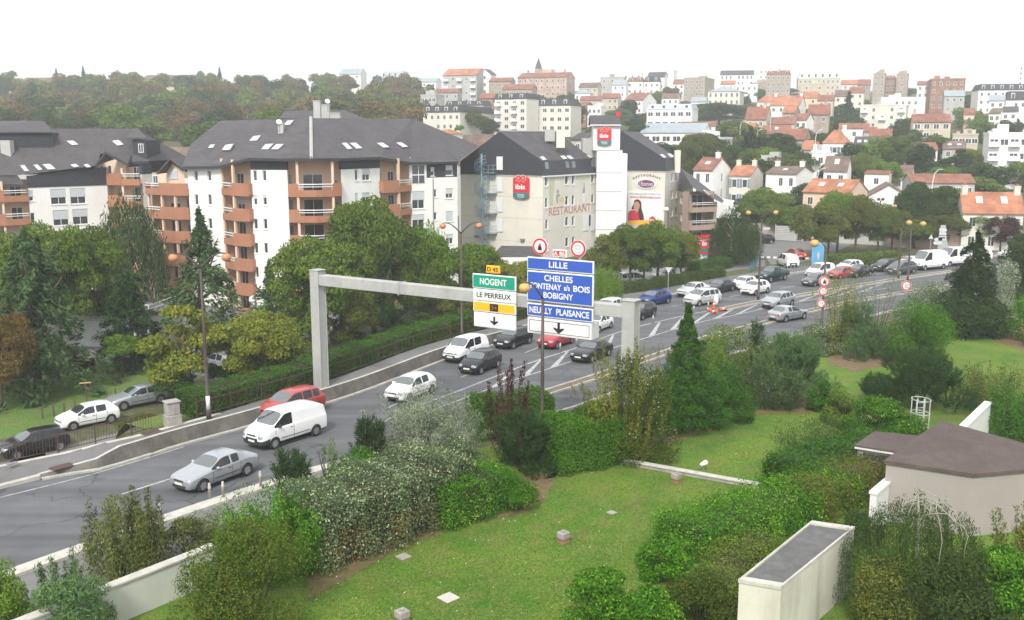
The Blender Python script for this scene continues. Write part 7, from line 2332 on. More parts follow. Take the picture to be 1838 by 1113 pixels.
for (u, v), l_ in zip([(1005.5, 633), (1035, 622), (1120, 595), (1172, 581), (1245, 563), (1271, 556)], ['white lane post left of the single lamp globe\'s pole', 'white lane post under the lane panel edge', 'white lane post at the gantry post', 'white lane post behind the black hatchback', 'white lane post in front of the pale people carrier', 'white lane post nearest the orange cones']):
 tag(put('lane_post', bm0, None, gp(u, v, 0), scale=(.8, .8, .8)), l_, 'bollard', 'lane posts along the hatched area')
p=gp(1281, 553, 0)
cone=MB();cone.box(-.2, .2, -.2, .2, 0, .04);cone.tube([(0, 0, .04), (0, 0, .25), (0, 0, .5), (0, 0, .72)], [.16, .12, .075, .03], 10)
cm_=cone.mesh('traffic_cone', M['oran'], True)
band=MB();band.tube([(0, 0, .3), (0, 0, .45)], [.118, .09], 10)
bnm=band.mesh('white_band', M['white'], True)
for i, ((u, v), l_) in enumerate(zip([(1281, 552), (1292, 559), (1274, 560), (1285, 563)], ['orange cone standing up at the end of the median', 'orange cone at the right of the fallen ones', 'orange cone left of the group', 'orange cone nearest the camera'])):
 o=empty('traffic_cone', gp(u, v, .005), 0, l_, 'traffic cone', 'orange cones on the hatched area')
 put('body', cm_, o);put('band', bnm, o)
 if i:o.rotation_euler= (1.35, 0, i*1.7);o.location.z+=.17
b=MB();b.ball((0, 0, .6), .27, 2.1, 12, 8);p=gp(1285, 549, .1)
tag(b.build('wrapped_post', M['white'], None, True, loc=p), 'white wrapped post at the tip of the median', 'post')
# ------------------------------------------------------------------ railing, pillar, hedges along the pavement
def railing(name, pts, h, label, m='rust', step=.16, posts=2.0, group=None):
 """post and bar railing along 3-D ground points"""
 o=empty(name, pts[0], 0, label, 'railing', group)
 org=Vector(pts[0])
 P= [Vector(p)-org for p in pts]
 b=MB()
 for zz_ in (h, .15):b.tube([p+Vector((0, 0, zz_)) for p in P], .03, 5)
 put('rails', b.mesh('rails', M[m]), o)
 b, c=MB(), MB();acc=0;nxt=0;nxp=0
 c.tube([(0, 0, -.1), (0, 0, h+.06)], .035, 5);pm_=c.mesh('post', M[m])
 for p, q in zip(P, P[1:]):
  L= (q-p).length;t= (q-p)/L
  while nxt<acc+L:
   x=p+t* (nxt-acc);b.tube([x+Vector((0, 0, .15)), x+Vector((0, 0, h))], .012, 4, cap=False);nxt+=step
  while nxp<acc+L:
   x=p+t* (nxp-acc);put('post', pm_, o, x);nxp+=posts
  acc+=L
 put('bars', b.mesh('bars', M[m]), o)
 return o
def back_line(y0, y1, off=.05, step=1):
 return [(KL[i]+KLN[i]* (walk_w(KL[i].y)+off))+Vector((0, 0, walk_h(KL[i].y))) for i in range(0, 220, step) if y0<KL[i].y<y1]
railing('railing', back_line(12, 52.5), 1.0, 'brown barred railing between the pavement and the lower parked cars')
railing('railing', back_line(53.4, 99, .12), .95, 'brown wire railing in front of the long clipped hedge', step=.5, posts=2.4)
p=gp(306, 764, .9)+Vector((0, .4, 0))
o=empty('stone_pillar', p, .7, 'short stone pillar with a cap at the end of the brown railing', 'pillar')
b=MB();b.box(-.42, .42, -.36, .36, -.2, .55);b.box(-.36, .36, -.3, .3, .553, 1.25);put('shaft', b.mesh('shaft', M['conc'], bevel=.03), o)
b=MB();b.box(-.42, .42, -.36, .36, 1.253, 1.36);put('cap', b.mesh('cap', M['conc'], bevel=.03), o)
def hedge(name, path, width, h0, h1, n, m, label, ln=.11, wd=.065, seed=3, rough=.07, lump=.1, group=None, core='twig', kz=None, k=.8, dead=0):
 """clipped hedge along a list of xy points; foot h0, top h1 (numbers or functions of distance)"""
 hts=kz or (lambda s:(h0, h1))
 g=G3(seed)
 P, Nn=hedge_points(g, n, path, width, hts, rough, lump)
 o=empty(name, (path[0][0], path[0][1], hts(0)[0]), 0, label, 'hedge', group)
 org=np.array([path[0][0], path[0][1], hts(0)[0]])
 idx= (g.uniform(0, 1, n)<dead* (.3+.7*np.sin(P[:, 0]*1.7)**2))&(P[:, 2]-org[2]<.62* (hts(0)[1]-hts(0)[0]))
 put('foliage', leaf_mesh('foliage', P-org, Nn, ln, wd, T[m], g, None, .55, idx, [T[m], T['rust']]), o)
 cb=core_box(path, width, hts, k)
 cb.v= [(x-org[0], y-org[1], z-org[2]) for x, y, z in cb.v]
 put('light_block_core', cb.mesh('light_block_core', T[core]), o)  # solid core added inside the leaves to stop light passing through
 return o
bl_=back_line(52.8, 98, 1.25, 2)
acc_= [0]
for p_, q_ in zip(bl_, bl_[1:]):acc_.append(acc_[-1]+(q_-p_).length)
hz_= [p_.z for p_ in bl_]
hedge('hedge', bl_, 1.9, 0, 0, 42000, 'hedget', 'long clipped hedge behind the wire railing on the raised pavement', .13, .08, 11, .06, .06, kz=lambda s:(float(np.interp(s, acc_, hz_))-.1, float(np.interp(s, acc_, hz_))+1.3))
fl_= [(KL[i]+KLN[i]* (walk_w(KL[i].y)+.6)) for i in range(220) if 99.5<KL[i].y<116 and KL[i].x>10][::2]
hedge('hedge', fl_, 1.0, 0, 1.25, 14000, 'hedge', 'low hedge between the forecourt and the far pavement', .15, .09, 12, .06, .1)
hedge('hedge', [xy(1488, 484), xy(1530, 481), xy(1570, 479), xy(1606, 474)], 1.9, 0, 1.75, 9000, 'mid', 'clipped hedge in front of the plane trees by the waiting cars', .2, .12, 13, .07, .06)
hedge('hedge', [xy(1240, 492), xy(1290, 483), xy(1304, 480)], 1.8, 0, 1.4, 5000, 'hedget', 'bright clipped hedge around the hotel totem', .18, .11, 14, .07, .1)
hedge('hedge', [xy(1282, 478), xy(1322, 471)], 1.5, 0, 1.9, 4000, 'brown', 'brown clipped hedge behind the hotel totem', .17, .1, 15, .06, .08)
# green railing along the side street corner
railing('railing', [gp(u, v, .03) for u, v in ((1346, 489), (1355, 484), (1358, 475), (1352, 465))], 1.0, 'green railing at the side street corner', m='teal', step=.25)
railing('railing', [gp(u, v, LZ) for u, v in ((560, 628), (640, 600), (700, 590), (760, 575), (830, 560))], 1.0, 'green railing under the trees below the flats', m='teal', step=.4)
# crash barrier hoops beside the side street
b=MB()
for k in range(14):
 q=gp(1398+k*6.2, 492-k*.75, .05);b.tube([q, q+Vector((.25, .1, .9)), q+Vector((.6, .1, .9)), q+Vector((.85, 0, 0))], .04, 4)
tag(b.build('bicycle_hoops', M['grey']), 'row of grey bicycle hoops beside the white van in the side street', 'bike rack')
# garden wall, gate along the side street
wq= [gp(1300, 432, .0), gp(1391, 430, 0)]
b=MB();d_=Fac((wq[0].x, wq[0].y), (wq[1].x, wq[1].y));b.box(0, d_.len, 0, .4, -.3, 2.6);b.box(-.05, d_.len+.05, -.06, .46, 2.603, 2.75)
tag(place(b.build('stone_wall', M['stone']), d_, None), 'old stone garden wall behind the parked black hatchback', 'wall')
d_=Fac(xy(1392, 432), xy(1440, 434));b=MB()
for k in range(9):b.box(.02, d_.len, 0, .06, .1+k*.27, .33+k*.27)
b.box(-.15, 0, -.05, .1, -.1, 2.7);b.box(d_.len+.003, d_.len+.15, -.05, .1, -.1, 2.7)
tag(place(b.build('wooden_gate', M['greyw']), d_, None), 'grey boarded gate beside the stone garden wall', 'gate')
d_=Fac(xd(1600, 152), xd(1850, 146));b=MB();b.box(0, d_.len, 0, .4, -.3, 2.6);b.box(-.05, d_.len+.05, -.05, .45, 2.603, 2.72)
tag(place(b.build('garden_wall', M['taupe']), d_, None), 'long taupe garden wall below the orange roofed cream house', 'wall')
d_=Fac(xd(1494, 158), xd(1600, 154));b=MB();b.box(0, d_.len, 0, .35, -.3, 2.0);b.box(-.05, d_.len+.05, -.05, .4, 2.003, 2.12)
tag(place(b.build('white_garden_wall', M['greyw']), d_, None), 'pale low wall behind the trunks of the plane trees', 'wall')
poly_sheet('red_path', [(1540, 461), (1690, 458), (1838, 456), (1838, 461), (1700, 463), (1560, 466)], mat('red_paving', (.4, .17, .13), .9, .15, 1), .035)
# white marquee roof beyond the birch
p=gp(1300, 352, 5.0)
o=empty('marquee', Vector((*xd(1310, 176), .3)), 0, 'white marquee roof between the birch and the white houses', 'tent')
b=MB();b.geo([(-3.5, 0, 5.2), (5, 0, 4.0), (5, 8, 4.6), (-3.5, 8, 5.8)], [(0, 1, 2, 3)]);b.plate([(-3.5, 0, 2.2), (5, 0, 2.2), (5, 0, 3.99), (-3.5, 0, 5.19)], Vector((0, .05, 0)));put('canvas', b.mesh('canvas', M['white']), o)
b=MB();[b.tube([(x, 0, 0), (x, 0, 4)], .06, 5) for x in (-3.4, .8, 4.9)];put('poles', b.mesh('poles', M['grey']), o)
# garage with railed flat roof among the left trees
p=gp(165, 632, LZ)
o=empty('garage', (p.x, p.y+2, LZ), -.15, 'grey garage with a railed flat roof between the big conifers', 'garage')
b=MB();b.box(-5, 5, 0, 6, 0, 3.1);put('wall', b.mesh('wall', M['greyw']), o)
b=MB();b.box(-5.2, 5.2, -.2, 6.2, 3.103, 3.3);put('roof', b.mesh('roof', M['asphalt2']), o)
b=MB()
for z in (3.75, 4.15):b.tube([(-5.1, 6, z), (-5.1, -.1, z), (5.1, -.1, z), (5.1, 6, z)], .06, 5)
for k in range(6):b.tube([(-5.1+k*2.04, -.1, 3.3), (-5.1+k*2.04, -.1, 4.15)], .05, 5)
put('railing', b.mesh('railing', M['white']), o)
b=MB();b.box(-2.5, 1, -.03, -.002, .1, 2.5);put('garage_door', b.mesh('garage_door', M['galvl']), o)
# wooden marker posts on the lower lawn, stake with a board
for k, (u, v) in enumerate([(77, 752), (97, 748), (116, 743), (135, 737), (192, 722), (208, 717)]):
 b=MB();b.box(-.06, .06, -.06, .06, 0, .85, M=Matrix.Rotation(.4, 4, 'Z'))
 tag(b.build('wooden_post', M['bark'], loc=gp(u, v, LZ)), 'short wooden post in the row edging the lower lawn', 'post', 'wooden posts edging the lower lawn')
p=gp(156, 722, LZ)
o=empty('tree_stake', p, .3, 'wooden stake with a cross board on the lower lawn', 'stake')
b=MB();b.tube([(0, 0, 0), (0, 0, 1.5)], .05, 6);put('stake', b.mesh('stake', M['bark']), o)
b=MB();b.box(-.4, .4, -.06, -.03, 1.45, 1.53);put('board', b.mesh('board', M['adtan']), o)
# pavement covers
for (u, v, z, w_, l_) in ((22, 842, .12, .5, 'small dark drain cover on the pavement'), (112, 845, .125, 1.1, 'rusty square cover on the pavement near the wall tip'), (272, 775, .9, 1.1, 'rusty square cover beside the stone pillar')):
 q=gp(u, v, z);b=MB();b.box(-w_/2, w_/2, -w_*.3, w_*.3, -.02, .012)
 tag(b.build('manhole_cover', M['rust'] if w_>.6 else M['grey'], loc=(q.x, q.y, walk_h(q.y)), rz=.9), l_, 'manhole cover')
 # ------------------------------------------------------------------ garden structures
 # white wall between the garden and the side pavement
w0, w1=gp(120, 1085, 1.5), gp(388, 979, 1.5)
Fw=Fac((w0.x-3.5, w0.y-4.6), (w1.x, w1.y))
gw=empty('garden_wall', (0, 0, 0), 0, 'white rendered wall with a stone coping between the junipers and the garden', 'wall')
b=MB();b.box(0, Fw.len, 0, .28, -.4, 1.42);place(b.build('wall', M['wallg']), Fw, gw)
b=MB()
n_=int(Fw.len/1.2)
for k in range(n_):b.box(Fw.len*k/n_+.004, Fw.len* (k+1)/n_-.004, -.06, .36, 1.424, 1.52)
place(b.build('coping', M['kerbw'], bevel=.015), Fw, gw)
# low white wall across the lawn
l0, l1=gp(1108, 823, .3), gp(1364, 869, .3)
Fl=Fac((l0.x, l0.y), (l1.x, l1.y))
o=empty('low_wall', (0, 0, 0), 0, 'low white coped wall running across the lawn', 'wall')
b=MB();b.box(0, Fl.len, 0, .22, -.1, .2);place(b.build('wall', M['conc']), Fl, o)
b=MB();n_=7
for k in range(n_):b.box(Fl.len*k/n_+.003, Fl.len* (k+1)/n_-.003, -.06, .3, .203, .29)
place(b.build('coping', M['kerbw'], bevel=.015), Fl, o)
for (u, v, l_) in ((1011, 974, 'concrete vent block on a brick foot in the middle of the lawn'), (1214, 866, 'concrete vent block on a brick foot by the low white wall'), (722, 1118, 'concrete vent block at the bottom edge of the lawn')):
 q=gp(u, v, .03)
 o=empty('vent_block', q, .75, l_, 'vent', 'concrete vent blocks on the lawn')
 b=MB();b.box(-.19, .19, -.19, .19, 0, .22);put('foot', b.mesh('foot', M['brick']), o)
 b=MB();b.box(-.21, .21, -.21, .21, .223, .48);b.box(-.07, .07, -.07, .07, .483, .55);put('block', b.mesh('block', M['conc'], bevel=.02), o)
for (u, v, w_, l_, m_) in ((805, 1074, .62, 'pale square slab set in the lawn', 'kerbw'), (724, 1000, .5, 'dark square slab near the variegated hedge', 'conc'), (1098, 921, .38, 'small grey slab between the two vent blocks', 'conc')):
 b=MB();b.box(-w_/2, w_/2, -w_/2, w_/2, 0, .05)
 tag(b.build('stone_slab', M[m_], loc=gp(u, v, .03), rz=.75, bevel=.01), l_, 'paving slab')
q=gp(1262, 845, .03)
o=empty('garden_spotlight', q, .5, 'small white spotlight on the lawn behind the low wall', 'spotlight')
b=MB();b.tube([(0, 0, 0), (0, 0, .3)], .04, 6);put('stake', b.mesh('stake', M['grey']), o)
b=MB();b.tube([(-.2, 0, .34), (.12, 0, .4), (.2, 0, .42)], [.08, .14, .15], 10);put('lamp_head', b.mesh('lamp_head', M['white'], True), o)
# white ventilation shaft, bottom right
GZ2= -1.0
zt1=2.6
c= [gp(1325, 1040, zt1), gp(1402, 1053, zt1), gp(1535, 945, zt1), gp(1457, 934, zt1)]
o=empty('ventilation_shaft', (c[0].x, c[0].y, 0), 0, 'white rendered shaft with a grey gravel top and pale coping', 'shaft')
org=Vector((c[0].x, c[0].y, 0))
poly= [(p-org) for p in c]
cen=sum(poly, Vector())/4
b=MB()
inn= [cen+(p-cen)*.985 for p in poly]
b.prism([(p.x, p.y) for p in inn], GZ2, zt1-.12);put('wall', b.mesh('wall', M['wallst']), o)
b=MB();inn2= [cen+Vector(((p-cen).x*.9, (p-cen).y*.9, 0)) for p in poly]
for k in range(4):
 k2= (k+1)%4
 b.geo([(p.x, p.y, z) for z in (zt1-.117, zt1) for p in (poly[k], poly[k2], inn2[k2], inn2[k])], [(3, 2, 1, 0), (4, 5, 6, 7), (0, 1, 5, 4), (1, 2, 6, 5), (2, 3, 7, 6), (3, 0, 4, 7)])
put('coping', b.mesh('coping', M['kerbw']), o)
b=MB();b.prism([(p.x, p.y) for p in inn2], zt1-.118, zt1-.07);put('gravel_top', b.mesh('gravel_top', M['gravel']), o)
# brown roofed rendered block on the right
zr=2.9
R_= [gp(1590, 826, zr), gp(1690, 755, zr+.25), gp(1870, 805, zr), gp(1880, 838, zr), gp(1750, 850, zr)]
M['felt']=mat_ground('brown_roof_felt', [(.105, .082, .075), (.13, .103, .095), (.085, .065, .06)], (.4, 2, 30), .3)
M['greige']=mat('greige_render', (.33, .3, .275), .95, .07, .4, bump=.1, stain=.2)
o=empty('garden_building', (R_[0].x, R_[0].y, 0), 0, 'rendered polygonal building with a brown felt roof at the garden corner', 'building')
org=Vector((R_[0].x, R_[0].y, 0));rp= [p-org for p in R_]
b=MB();b.prism([(p.x*.985+.05, p.y*.99+.05) for p in rp], -4.5, zr-.1);put('wall', b.mesh('wall', M['greige']), o)
b=MB();cen=sum(rp, Vector())/5;top=cen+Vector((0, 0, .35))
rr= [cen+(p-cen)*1.02 for p in rp]
for k in range(5):b.face([rr[k], rr[(k+1)%5], top]);b.face([rr[k], rr[(k+1)%5], rr[(k+1)%5]-Vector((0, 0, .14)), rr[k]-Vector((0, 0, .14))])
put('roof', b.mesh('roof', M['felt']), o)
P2= [gp(1534, 800, 2.0), gp(1570, 776, 2.0), gp(1650, 784, 2.0), gp(1610, 812, 2.0)]
o=empty('garden_shed', (P2[0].x, P2[0].y, 0), 0, 'low brown roofed annex with a white fascia beside the rendered building', 'building')
org=Vector((P2[0].x, P2[0].y, 0));pp_= [Vector(((p-org).x, (p-org).y, 0)) for p in P2];cen=sum(pp_, Vector())/4
b=MB();b.prism([((cen+(p-cen)*.9).x, (cen+(p-cen)*.9).y) for p in pp_], -.3, 1.85);put('wall', b.mesh('wall', M['greige']), o)
b=MB();b.prism([(p.x, p.y) for p in pp_], 1.853, 1.97);put('fascia', b.mesh('fascia', M['white']), o)
b=MB();b.prism([((cen+(p-cen)*1.02).x, (cen+(p-cen)*1.02).y) for p in pp_], 1.973, 2.05);put('roof', b.mesh('roof', M['felt']), o)
b=MB();e0_, e1_=cen+(pp_[0]-cen)*.9, cen+(pp_[3]-cen)*.9
b.plate([e0_.lerp(e1_, .15)+Vector((0, 0, .9))-Vector((0, 0, 0)), e0_.lerp(e1_, .85)+Vector((0, 0, .9)), e0_.lerp(e1_, .85)+Vector((0, 0, 1.7)), e0_.lerp(e1_, .15)+Vector((0, 0, 1.7))], Vector((-.02, -.06, 0)));put('window', b.mesh('window', M['glass']), o)
# white walls near it, ladder cage
q0, q1=gp(1722, 778, 2.3), gp(1779, 722, 2.3)
Fq=Fac((q0.x, q0.y), (q1.x, q1.y));b=MB();b.box(-1, Fq.len, 0, .3, -.5, 2.2);b.box(-1.02, Fq.len+.03, -.05, .35, 2.203, 2.32)
tag(place(b.build('white_wall', M['white']), Fq, None), 'white coped wall rising behind the brown roof', 'wall')
q0, q1=gp(1574, 885, 1.9), gp(1605, 858, 1.9)
Fq=Fac((q0.x, q0.y), (q1.x, q1.y));b=MB();b.box(0, Fq.len, 0, .28, -.5, 1.8);b.box(-.04, Fq.len+.03, -.05, .33, 1.803, 1.92)
tag(place(b.build('white_wall_stub', M['white']), Fq, None), 'short white wall end against the rendered building', 'wall')
q=gp(1652, 790, 0)
o=empty('ladder_cage', (q.x, q.y+1.0, 0), .2, 'pale steel ladder with a safety cage beside the dark pine', 'ladder')
ztop=dp(1652, 717, q.y+1.0).z
b=MB()
for x in (.1, .55):b.tube([(x, 0, 0), (x, 0, ztop)], .035, 6)
for k in range(int(ztop/.3)):b.tube([(.1, 0, .3*k+.1), (.55, 0, .3*k+.1)], .018, 5)
put('ladder', b.mesh('ladder', M['galvl']), o)
b=MB()
for z in (ztop, ztop-.8, ztop-1.5):b.tube([(.33+.48*math.cos(a*math.pi/8+math.pi), -.02+.62*math.sin(a*math.pi/8+math.pi), z) for a in range(17)], .022, 5)
for a in (9, 11, 13, 15):b.tube([(.33+.48*math.cos(a*math.pi/8+math.pi), -.02+.62*math.sin(a*math.pi/8+math.pi), ztop-1.6), (.33+.48*math.cos(a*math.pi/8+math.pi), -.02+.62*math.sin(a*math.pi/8+math.pi), ztop)], .018, 5)
for a in (1, 3, 5, 7):b.tube([(.33+.48*math.cos(a*math.pi/8+math.pi), -.02+.62*math.sin(a*math.pi/8+math.pi), ztop-1.6), (.33+.48*math.cos(a*math.pi/8+math.pi), -.02+.62*math.sin(a*math.pi/8+math.pi), ztop)], .018, 5)
put('safety_cage', b.mesh('safety_cage', M['galvl']), o)
# ------------------------------------------------------------------ people
def person(name, loc, rz, label, joints, edges, cloth, parts, scale=1.0):
 """one skinned body; joints: name -> (x,y,z,r); parts: list of (material, fn(co)->bool)"""
 names=list(joints)
 me=bpy.data.meshes.new('body')
 me.from_pydata([joints[n][:3] for n in names], [(names.index(a), names.index(c)) for a, c in edges], [])
 o=bpy.data.objects.new('tmp', me);COL.objects.link(o)
 sk=o.modifiers.new('sk', 'SKIN');sk.use_smooth_shade=True
 sv=me.skin_vertices[0].data
 for i, n in enumerate(names):
  sv[i].radius= (joints[n][3], joints[n][3]* (.8 if n in ('chest', 'waist', 'pelvis') else 1));sv[i].use_root= (n=='pelvis')
 ss=o.modifiers.new('ss', 'SUBSURF');ss.levels=2;ss.render_levels=2
 bpy.context.view_layer.update()
 m2=bake(o);bpy.data.objects.remove(o)
 m2.materials.clear()
 for m_, _ in parts:m2.materials.append(m_)
 for p in m2.polygons:
  for i, (m_, fn) in enumerate(parts):
   if fn(p.center):p.material_index=i
  p.use_smooth=True
 r=empty(name, loc, rz, label, 'person');r.scale= (scale, )*3
 put('body', m2, r)
 return r
M['pskin']=mat('skin', (.5, .3, .22), .6, .05);M['phair']=mat('dark_hair', (.03, .022, .018), .7, .2);M['pred2']=mat('red_cloth', (.5, .03, .03), .9, .1);M['pdark']=mat('dark_cloth', (.03, .03, .04), .9, .15);M['pblue']=mat('denim', (.06, .08, .14), .9, .15)
STD= {'pelvis':(0, 0, .92, .13), 'waist':(0, 0, 1.08, .12), 'chest':(0, 0, 1.32, .15), 'neck':(0, 0, 1.48, .05), 'head':(.01, 0, 1.6, .085), 'crown':(.0, 0, 1.7, .075), 'shl':(0, .18, 1.4, .06), 'ell':(.02, .24, 1.14, .042), 'hal':(.14, .23, .92, .035), 'shr':(0, -.18, 1.4, .06), 'elr':(.02, -.24, 1.14, .042), 'har':(.16, -.22, .94, .035), 'hil':(0, .09, .86, .085), 'knl':(.08, .1, .48, .06), 'anl':(-.04, .1, .09, .042), 'tol':(.1, .11, .04, .04), 'hir':(0, -.09, .86, .085), 'knr':(-.02, -.1, .48, .06), 'anr':(-.14, -.1, .1, .042), 'tor':(0, -.11, .04, .04)}
ED= [('pelvis', 'waist'), ('waist', 'chest'), ('chest', 'neck'), ('neck', 'head'), ('head', 'crown'), ('chest', 'shl'), ('shl', 'ell'), ('ell', 'hal'), ('chest', 'shr'), ('shr', 'elr'), ('elr', 'har'), ('pelvis', 'hil'), ('hil', 'knl'), ('knl', 'anl'), ('anl', 'tol'), ('pelvis', 'hir'), ('hir', 'knr'), ('knr', 'anr'), ('anr', 'tor')]
prt= lambda top, leg, hair:[(M['pskin'], lambda c:True), (M[top], lambda c:.86<c.z<1.46 and not (c.z<1.0 and abs(c.y)>.18)), (M[leg], lambda c:c.z<=.9 and abs(c.y)<.19), (M['black'], lambda c:c.z<.1), (M[hair], lambda c:c.z>1.6 and (c.x<.03 or c.z>1.68))]
person('person', gp(1341, 470, .03), 2.2, 'person in a dark jacket and white helmet walking by the green railing', STD, ED, None, prt('pdark', 'pblue', 'white'))
person('person', gp(1347, 466, .03), 2.0, 'person in a red jacket walking behind the one with the white helmet', STD, ED, None, prt('pred2', 'pdark', 'phair'))
SIT=dict(STD)
SIT.update({'pelvis':(0, 0, .5, .13), 'waist':(-.06, 0, .66, .13), 'chest':(-.12, 0, .9, .15), 'neck':(-.13, 0, 1.05, .05), 'head':(-.11, 0, 1.15, .085), 'crown':(-.12, 0, 1.24, .075), 'shl':(-.1, .18, .97, .06), 'ell':(.08, .25, .76, .042), 'hal':(.36, .12, .84, .035), 'shr':(-.1, -.18, .97, .06), 'elr':(.08, -.25, .76, .042), 'har':(.36, -.12, .84, .035), 'hil':(.06, .1, .5, .085), 'knl':(.46, .12, .62, .065), 'anl':(.66, .12, .4, .045), 'tol':(.76, .12, .38, .04), 'hir':(.06, -.1, .5, .085), 'knr':(.46, -.12, .62, .065), 'anr':(.66, -.12, .4, .045), 'tor':(.76, -.12, .38, .04)})
bl0=BMW.location;br=BMW.rotation_euler.z
prts= [(M['pskin'], lambda c:True), (M['pred2'], lambda c:.45<c.z<1.03 and c.x<.3), (M['pblue'], lambda c:c.z<.66 and (c.x>.05 or c.z<.5)), (M['phair'], lambda c:c.z>1.14 and (c.x< -.1 or c.z>1.22))]
off=Matrix.Rotation(br, 4, 'Z')@Vector((4.5/2-2.22, .38, 0))
person('person', bl0+off+Vector((0, 0, .06)), br, 'driver in a red top at the wheel of the silver saloon', SIT, ED, None, prts)
# ------------------------------------------------------------------ garden shrubs (foreground)
S_=shrub_px
M['petal']=mat('pale_blossom', (.62, .55, .6), .8, .15)
M['lilac']=mat('lilac_blossom', (.36, .2, .42), .8, .15)
S_('dome', 135, 1035, 190, 1185, 'blue', 'feathery blue green conifer bush at the bottom corner in front of the white wall', 16000, .15, .035, 1, depth=1.3, nb=14)
S_('shoot', 118, 995, 120, 1160, 'blue', 'pointed leader of the feathery conifer at the bottom corner', 7000, .14, .035, 101, depth=.8, shoots=14, lean=.3)
S_('dome', 5, 1003, 130, 1150, 'lime', 'light green bush at the very corner, left of the feathery conifer', 10000, .09, .05, 2, depth=1.0)
S_('shoot', 218, 893, 150, 1062, 'juni', 'spiky olive juniper between the kerb and the white wall, widest of the strip', 12000, .13, .04, 3, depth=1.2, shoots=40, lean=.2)
S_('shoot', 262, 885, 90, 1050, 'juni', 'tall pointed juniper behind the widest olive juniper', 8000, .13, .04, 33, depth=1.0, shoots=16, lean=.15)
S_('dome', 345, 935, 130, 1025, 'juni', 'low olive juniper next to the white wall', 6000, .11, .05, 4, depth=1.3)
S_('dome', 400, 905, 120, 985, 'grey', 'silvery bush at the kerb behind the bright upright shrub', 7000, .1, .045, 44, depth=1.5)
S_('dome', 455, 945, 270, 1165, 'bolive', 'large brownish green bush in front of the white wall', 34000, .08, .045, 5, nb=22)
S_('shoot', 492, 884, 215, 1062, 'bright', 'bright green upright shrub behind the brownish bush', 15000, .11, .055, 6, depth=1.7, shoots=70, lean=.3)
S_('shoot', 555, 905, 80, 1035, 'bright', 'upright bright shrub end beside the variegated hedge', 6000, .11, .05, 61, depth=1.0, shoots=30, lean=.3)
hedge('hedge', [xy(540, 1010), xy(640, 975), xy(720, 940), xy(800, 905)], 3.4, 0, 2.75, 42000, 'vari', 'long silvery variegated hedge with cream leaf edges along the lawn', .11, .06, 21, .12, .16, dead=.4)
S_('dome', 800, 792, 180, 905, 'vari', 'tall rounded end of the variegated shrubs below the silver willow', 14000, .12, .065, 7, depth=2.0)
S_('dome', 640, 862, 260, 960, 'vari', 'low silvery mound on top of the variegated hedge', 12000, .12, .065, 71, depth=2.0)
S_('shoot', 765, 697, 185, 850, 'grey', 'loose silver grey willow shrub in front of the road', 24000, .15, .035, 8, depth=2.2, shoots=60, lean=.6)
S_('dome', 748, 722, 165, 845, 'grey', 'denser silver mass at the heart of the willow shrub', 15000, .14, .04, 81, depth=1.8)
S_('tuft', 525, 808, 75, 905, 'pine', 'small dwarf pine beside the silver saloon', 330, .3, .03, 9, depth=.9, per=18)
S_('tuft', 665, 755, 70, 870, 'pine', 'dwarf pine with upright candles left of the silver willow', 380, .3, .03, 10, depth=1.0, per=18)
S_('dome', 640, 808, 120, 890, 'bright', 'small leafy bush in front of the dwarf pines', 7000, .09, .05, 11, depth=1.2)
S_('shoot', 590, 790, 60, 890, 'lime', 'thin light green sapling between the two dwarf pines', 1500, .1, .045, 12, depth=.7, shoots=9, lean=.3)
hedge('hedge', [xy(780, 945), xy(850, 925), xy(885, 905)], 2.0, 0, 1.9, 13000, 'bright', 'low bright green clipped hedge next to the lawn', .1, .06, 22, .07, .12)
S_('ball', 930, 852, 82, 925, 'bright', 'yellow green clipped ball at the end of the low bright hedge', 5000, .09, .055, 13)
S_('ball', 890, 838, 70, 905, 'bright', 'second clipped ball tucked behind the yellow green one', 4000, .09, .055, 14)
S_('tuft', 935, 735, 120, 862, 'pine', 'dark round pine below the purple smoke bush', 900, .28, .028, 15, depth=1.6, per=18)
S_('shoot', 915, 652, 85, 830, 'purple', 'purple leaved smoke bush rising above the dark pine', 4200, .13, .075, 16, depth=.8, shoots=12, lean=.35)
hedge('hedge', [xy(985, 842), xy(1050, 832), xy(1100, 815)], 2.8, 0, 2.55, 30000, 'hedget', 'square clipped bright green hedge left of the low white wall', .11, .065, 23, .07, .08)
hedge('hedge', [xy(850, 785), xy(900, 775), xy(985, 768)], 1.8, 0, 2.2, 14000, 'hedget', 'clipped green hedge behind the dark pine, along the slip lane', .12, .07, 24, .07, .1)
S_('shoot', 1120, 622, 160, 838, 'yell', 'tall loose shrub with yellowing twigs at the right gantry post', 15000, .12, .05, 17, depth=.7, shoots=46, lean=.5)
S_('dome', 1140, 640, 165, 842, 'bolive', 'abelia bush with pale flowers in front of the gantry post', 16000, .09, .055, 18, depth=.95, flowers=('petal', .02))
S_('cone', 1228, 556, 225, 782, 'laurel', 'dark green cypress with a slender spire in the middle of the shrubs', 30000, .2, .05, 19, depth=2.1, whorls=24, droop=-.15, power=1.25)
S_('dome', 1225, 655, 175, 784, 'laurel', 'broad dark skirt of the spired cypress', 14000, .17, .05, 191, depth=2.0)
S_('dome', 1308, 658, 110, 758, 'laurel', 'rounded clipped laurel beside the spired cypress', 15000, .12, .07, 20, depth=2.0, nb=9, rb=(.5, .62))
S_('dome', 1312, 585, 150, 700, 'mid', 'mixed green shrubs behind the rounded laurel', 14000, .14, .075, 25, depth=2.6)
S_('shoot', 1275, 600, 70, 720, 'lime', 'yellow green leafy shoots behind the cypress', 5000, .14, .07, 26, depth=1.3, shoots=30)
S_('tuft', 1415, 598, 170, 735, 'blue', 'big dark blue green pine at the far edge of the lawn', 1500, .32, .03, 27, depth=2.8, per=18)
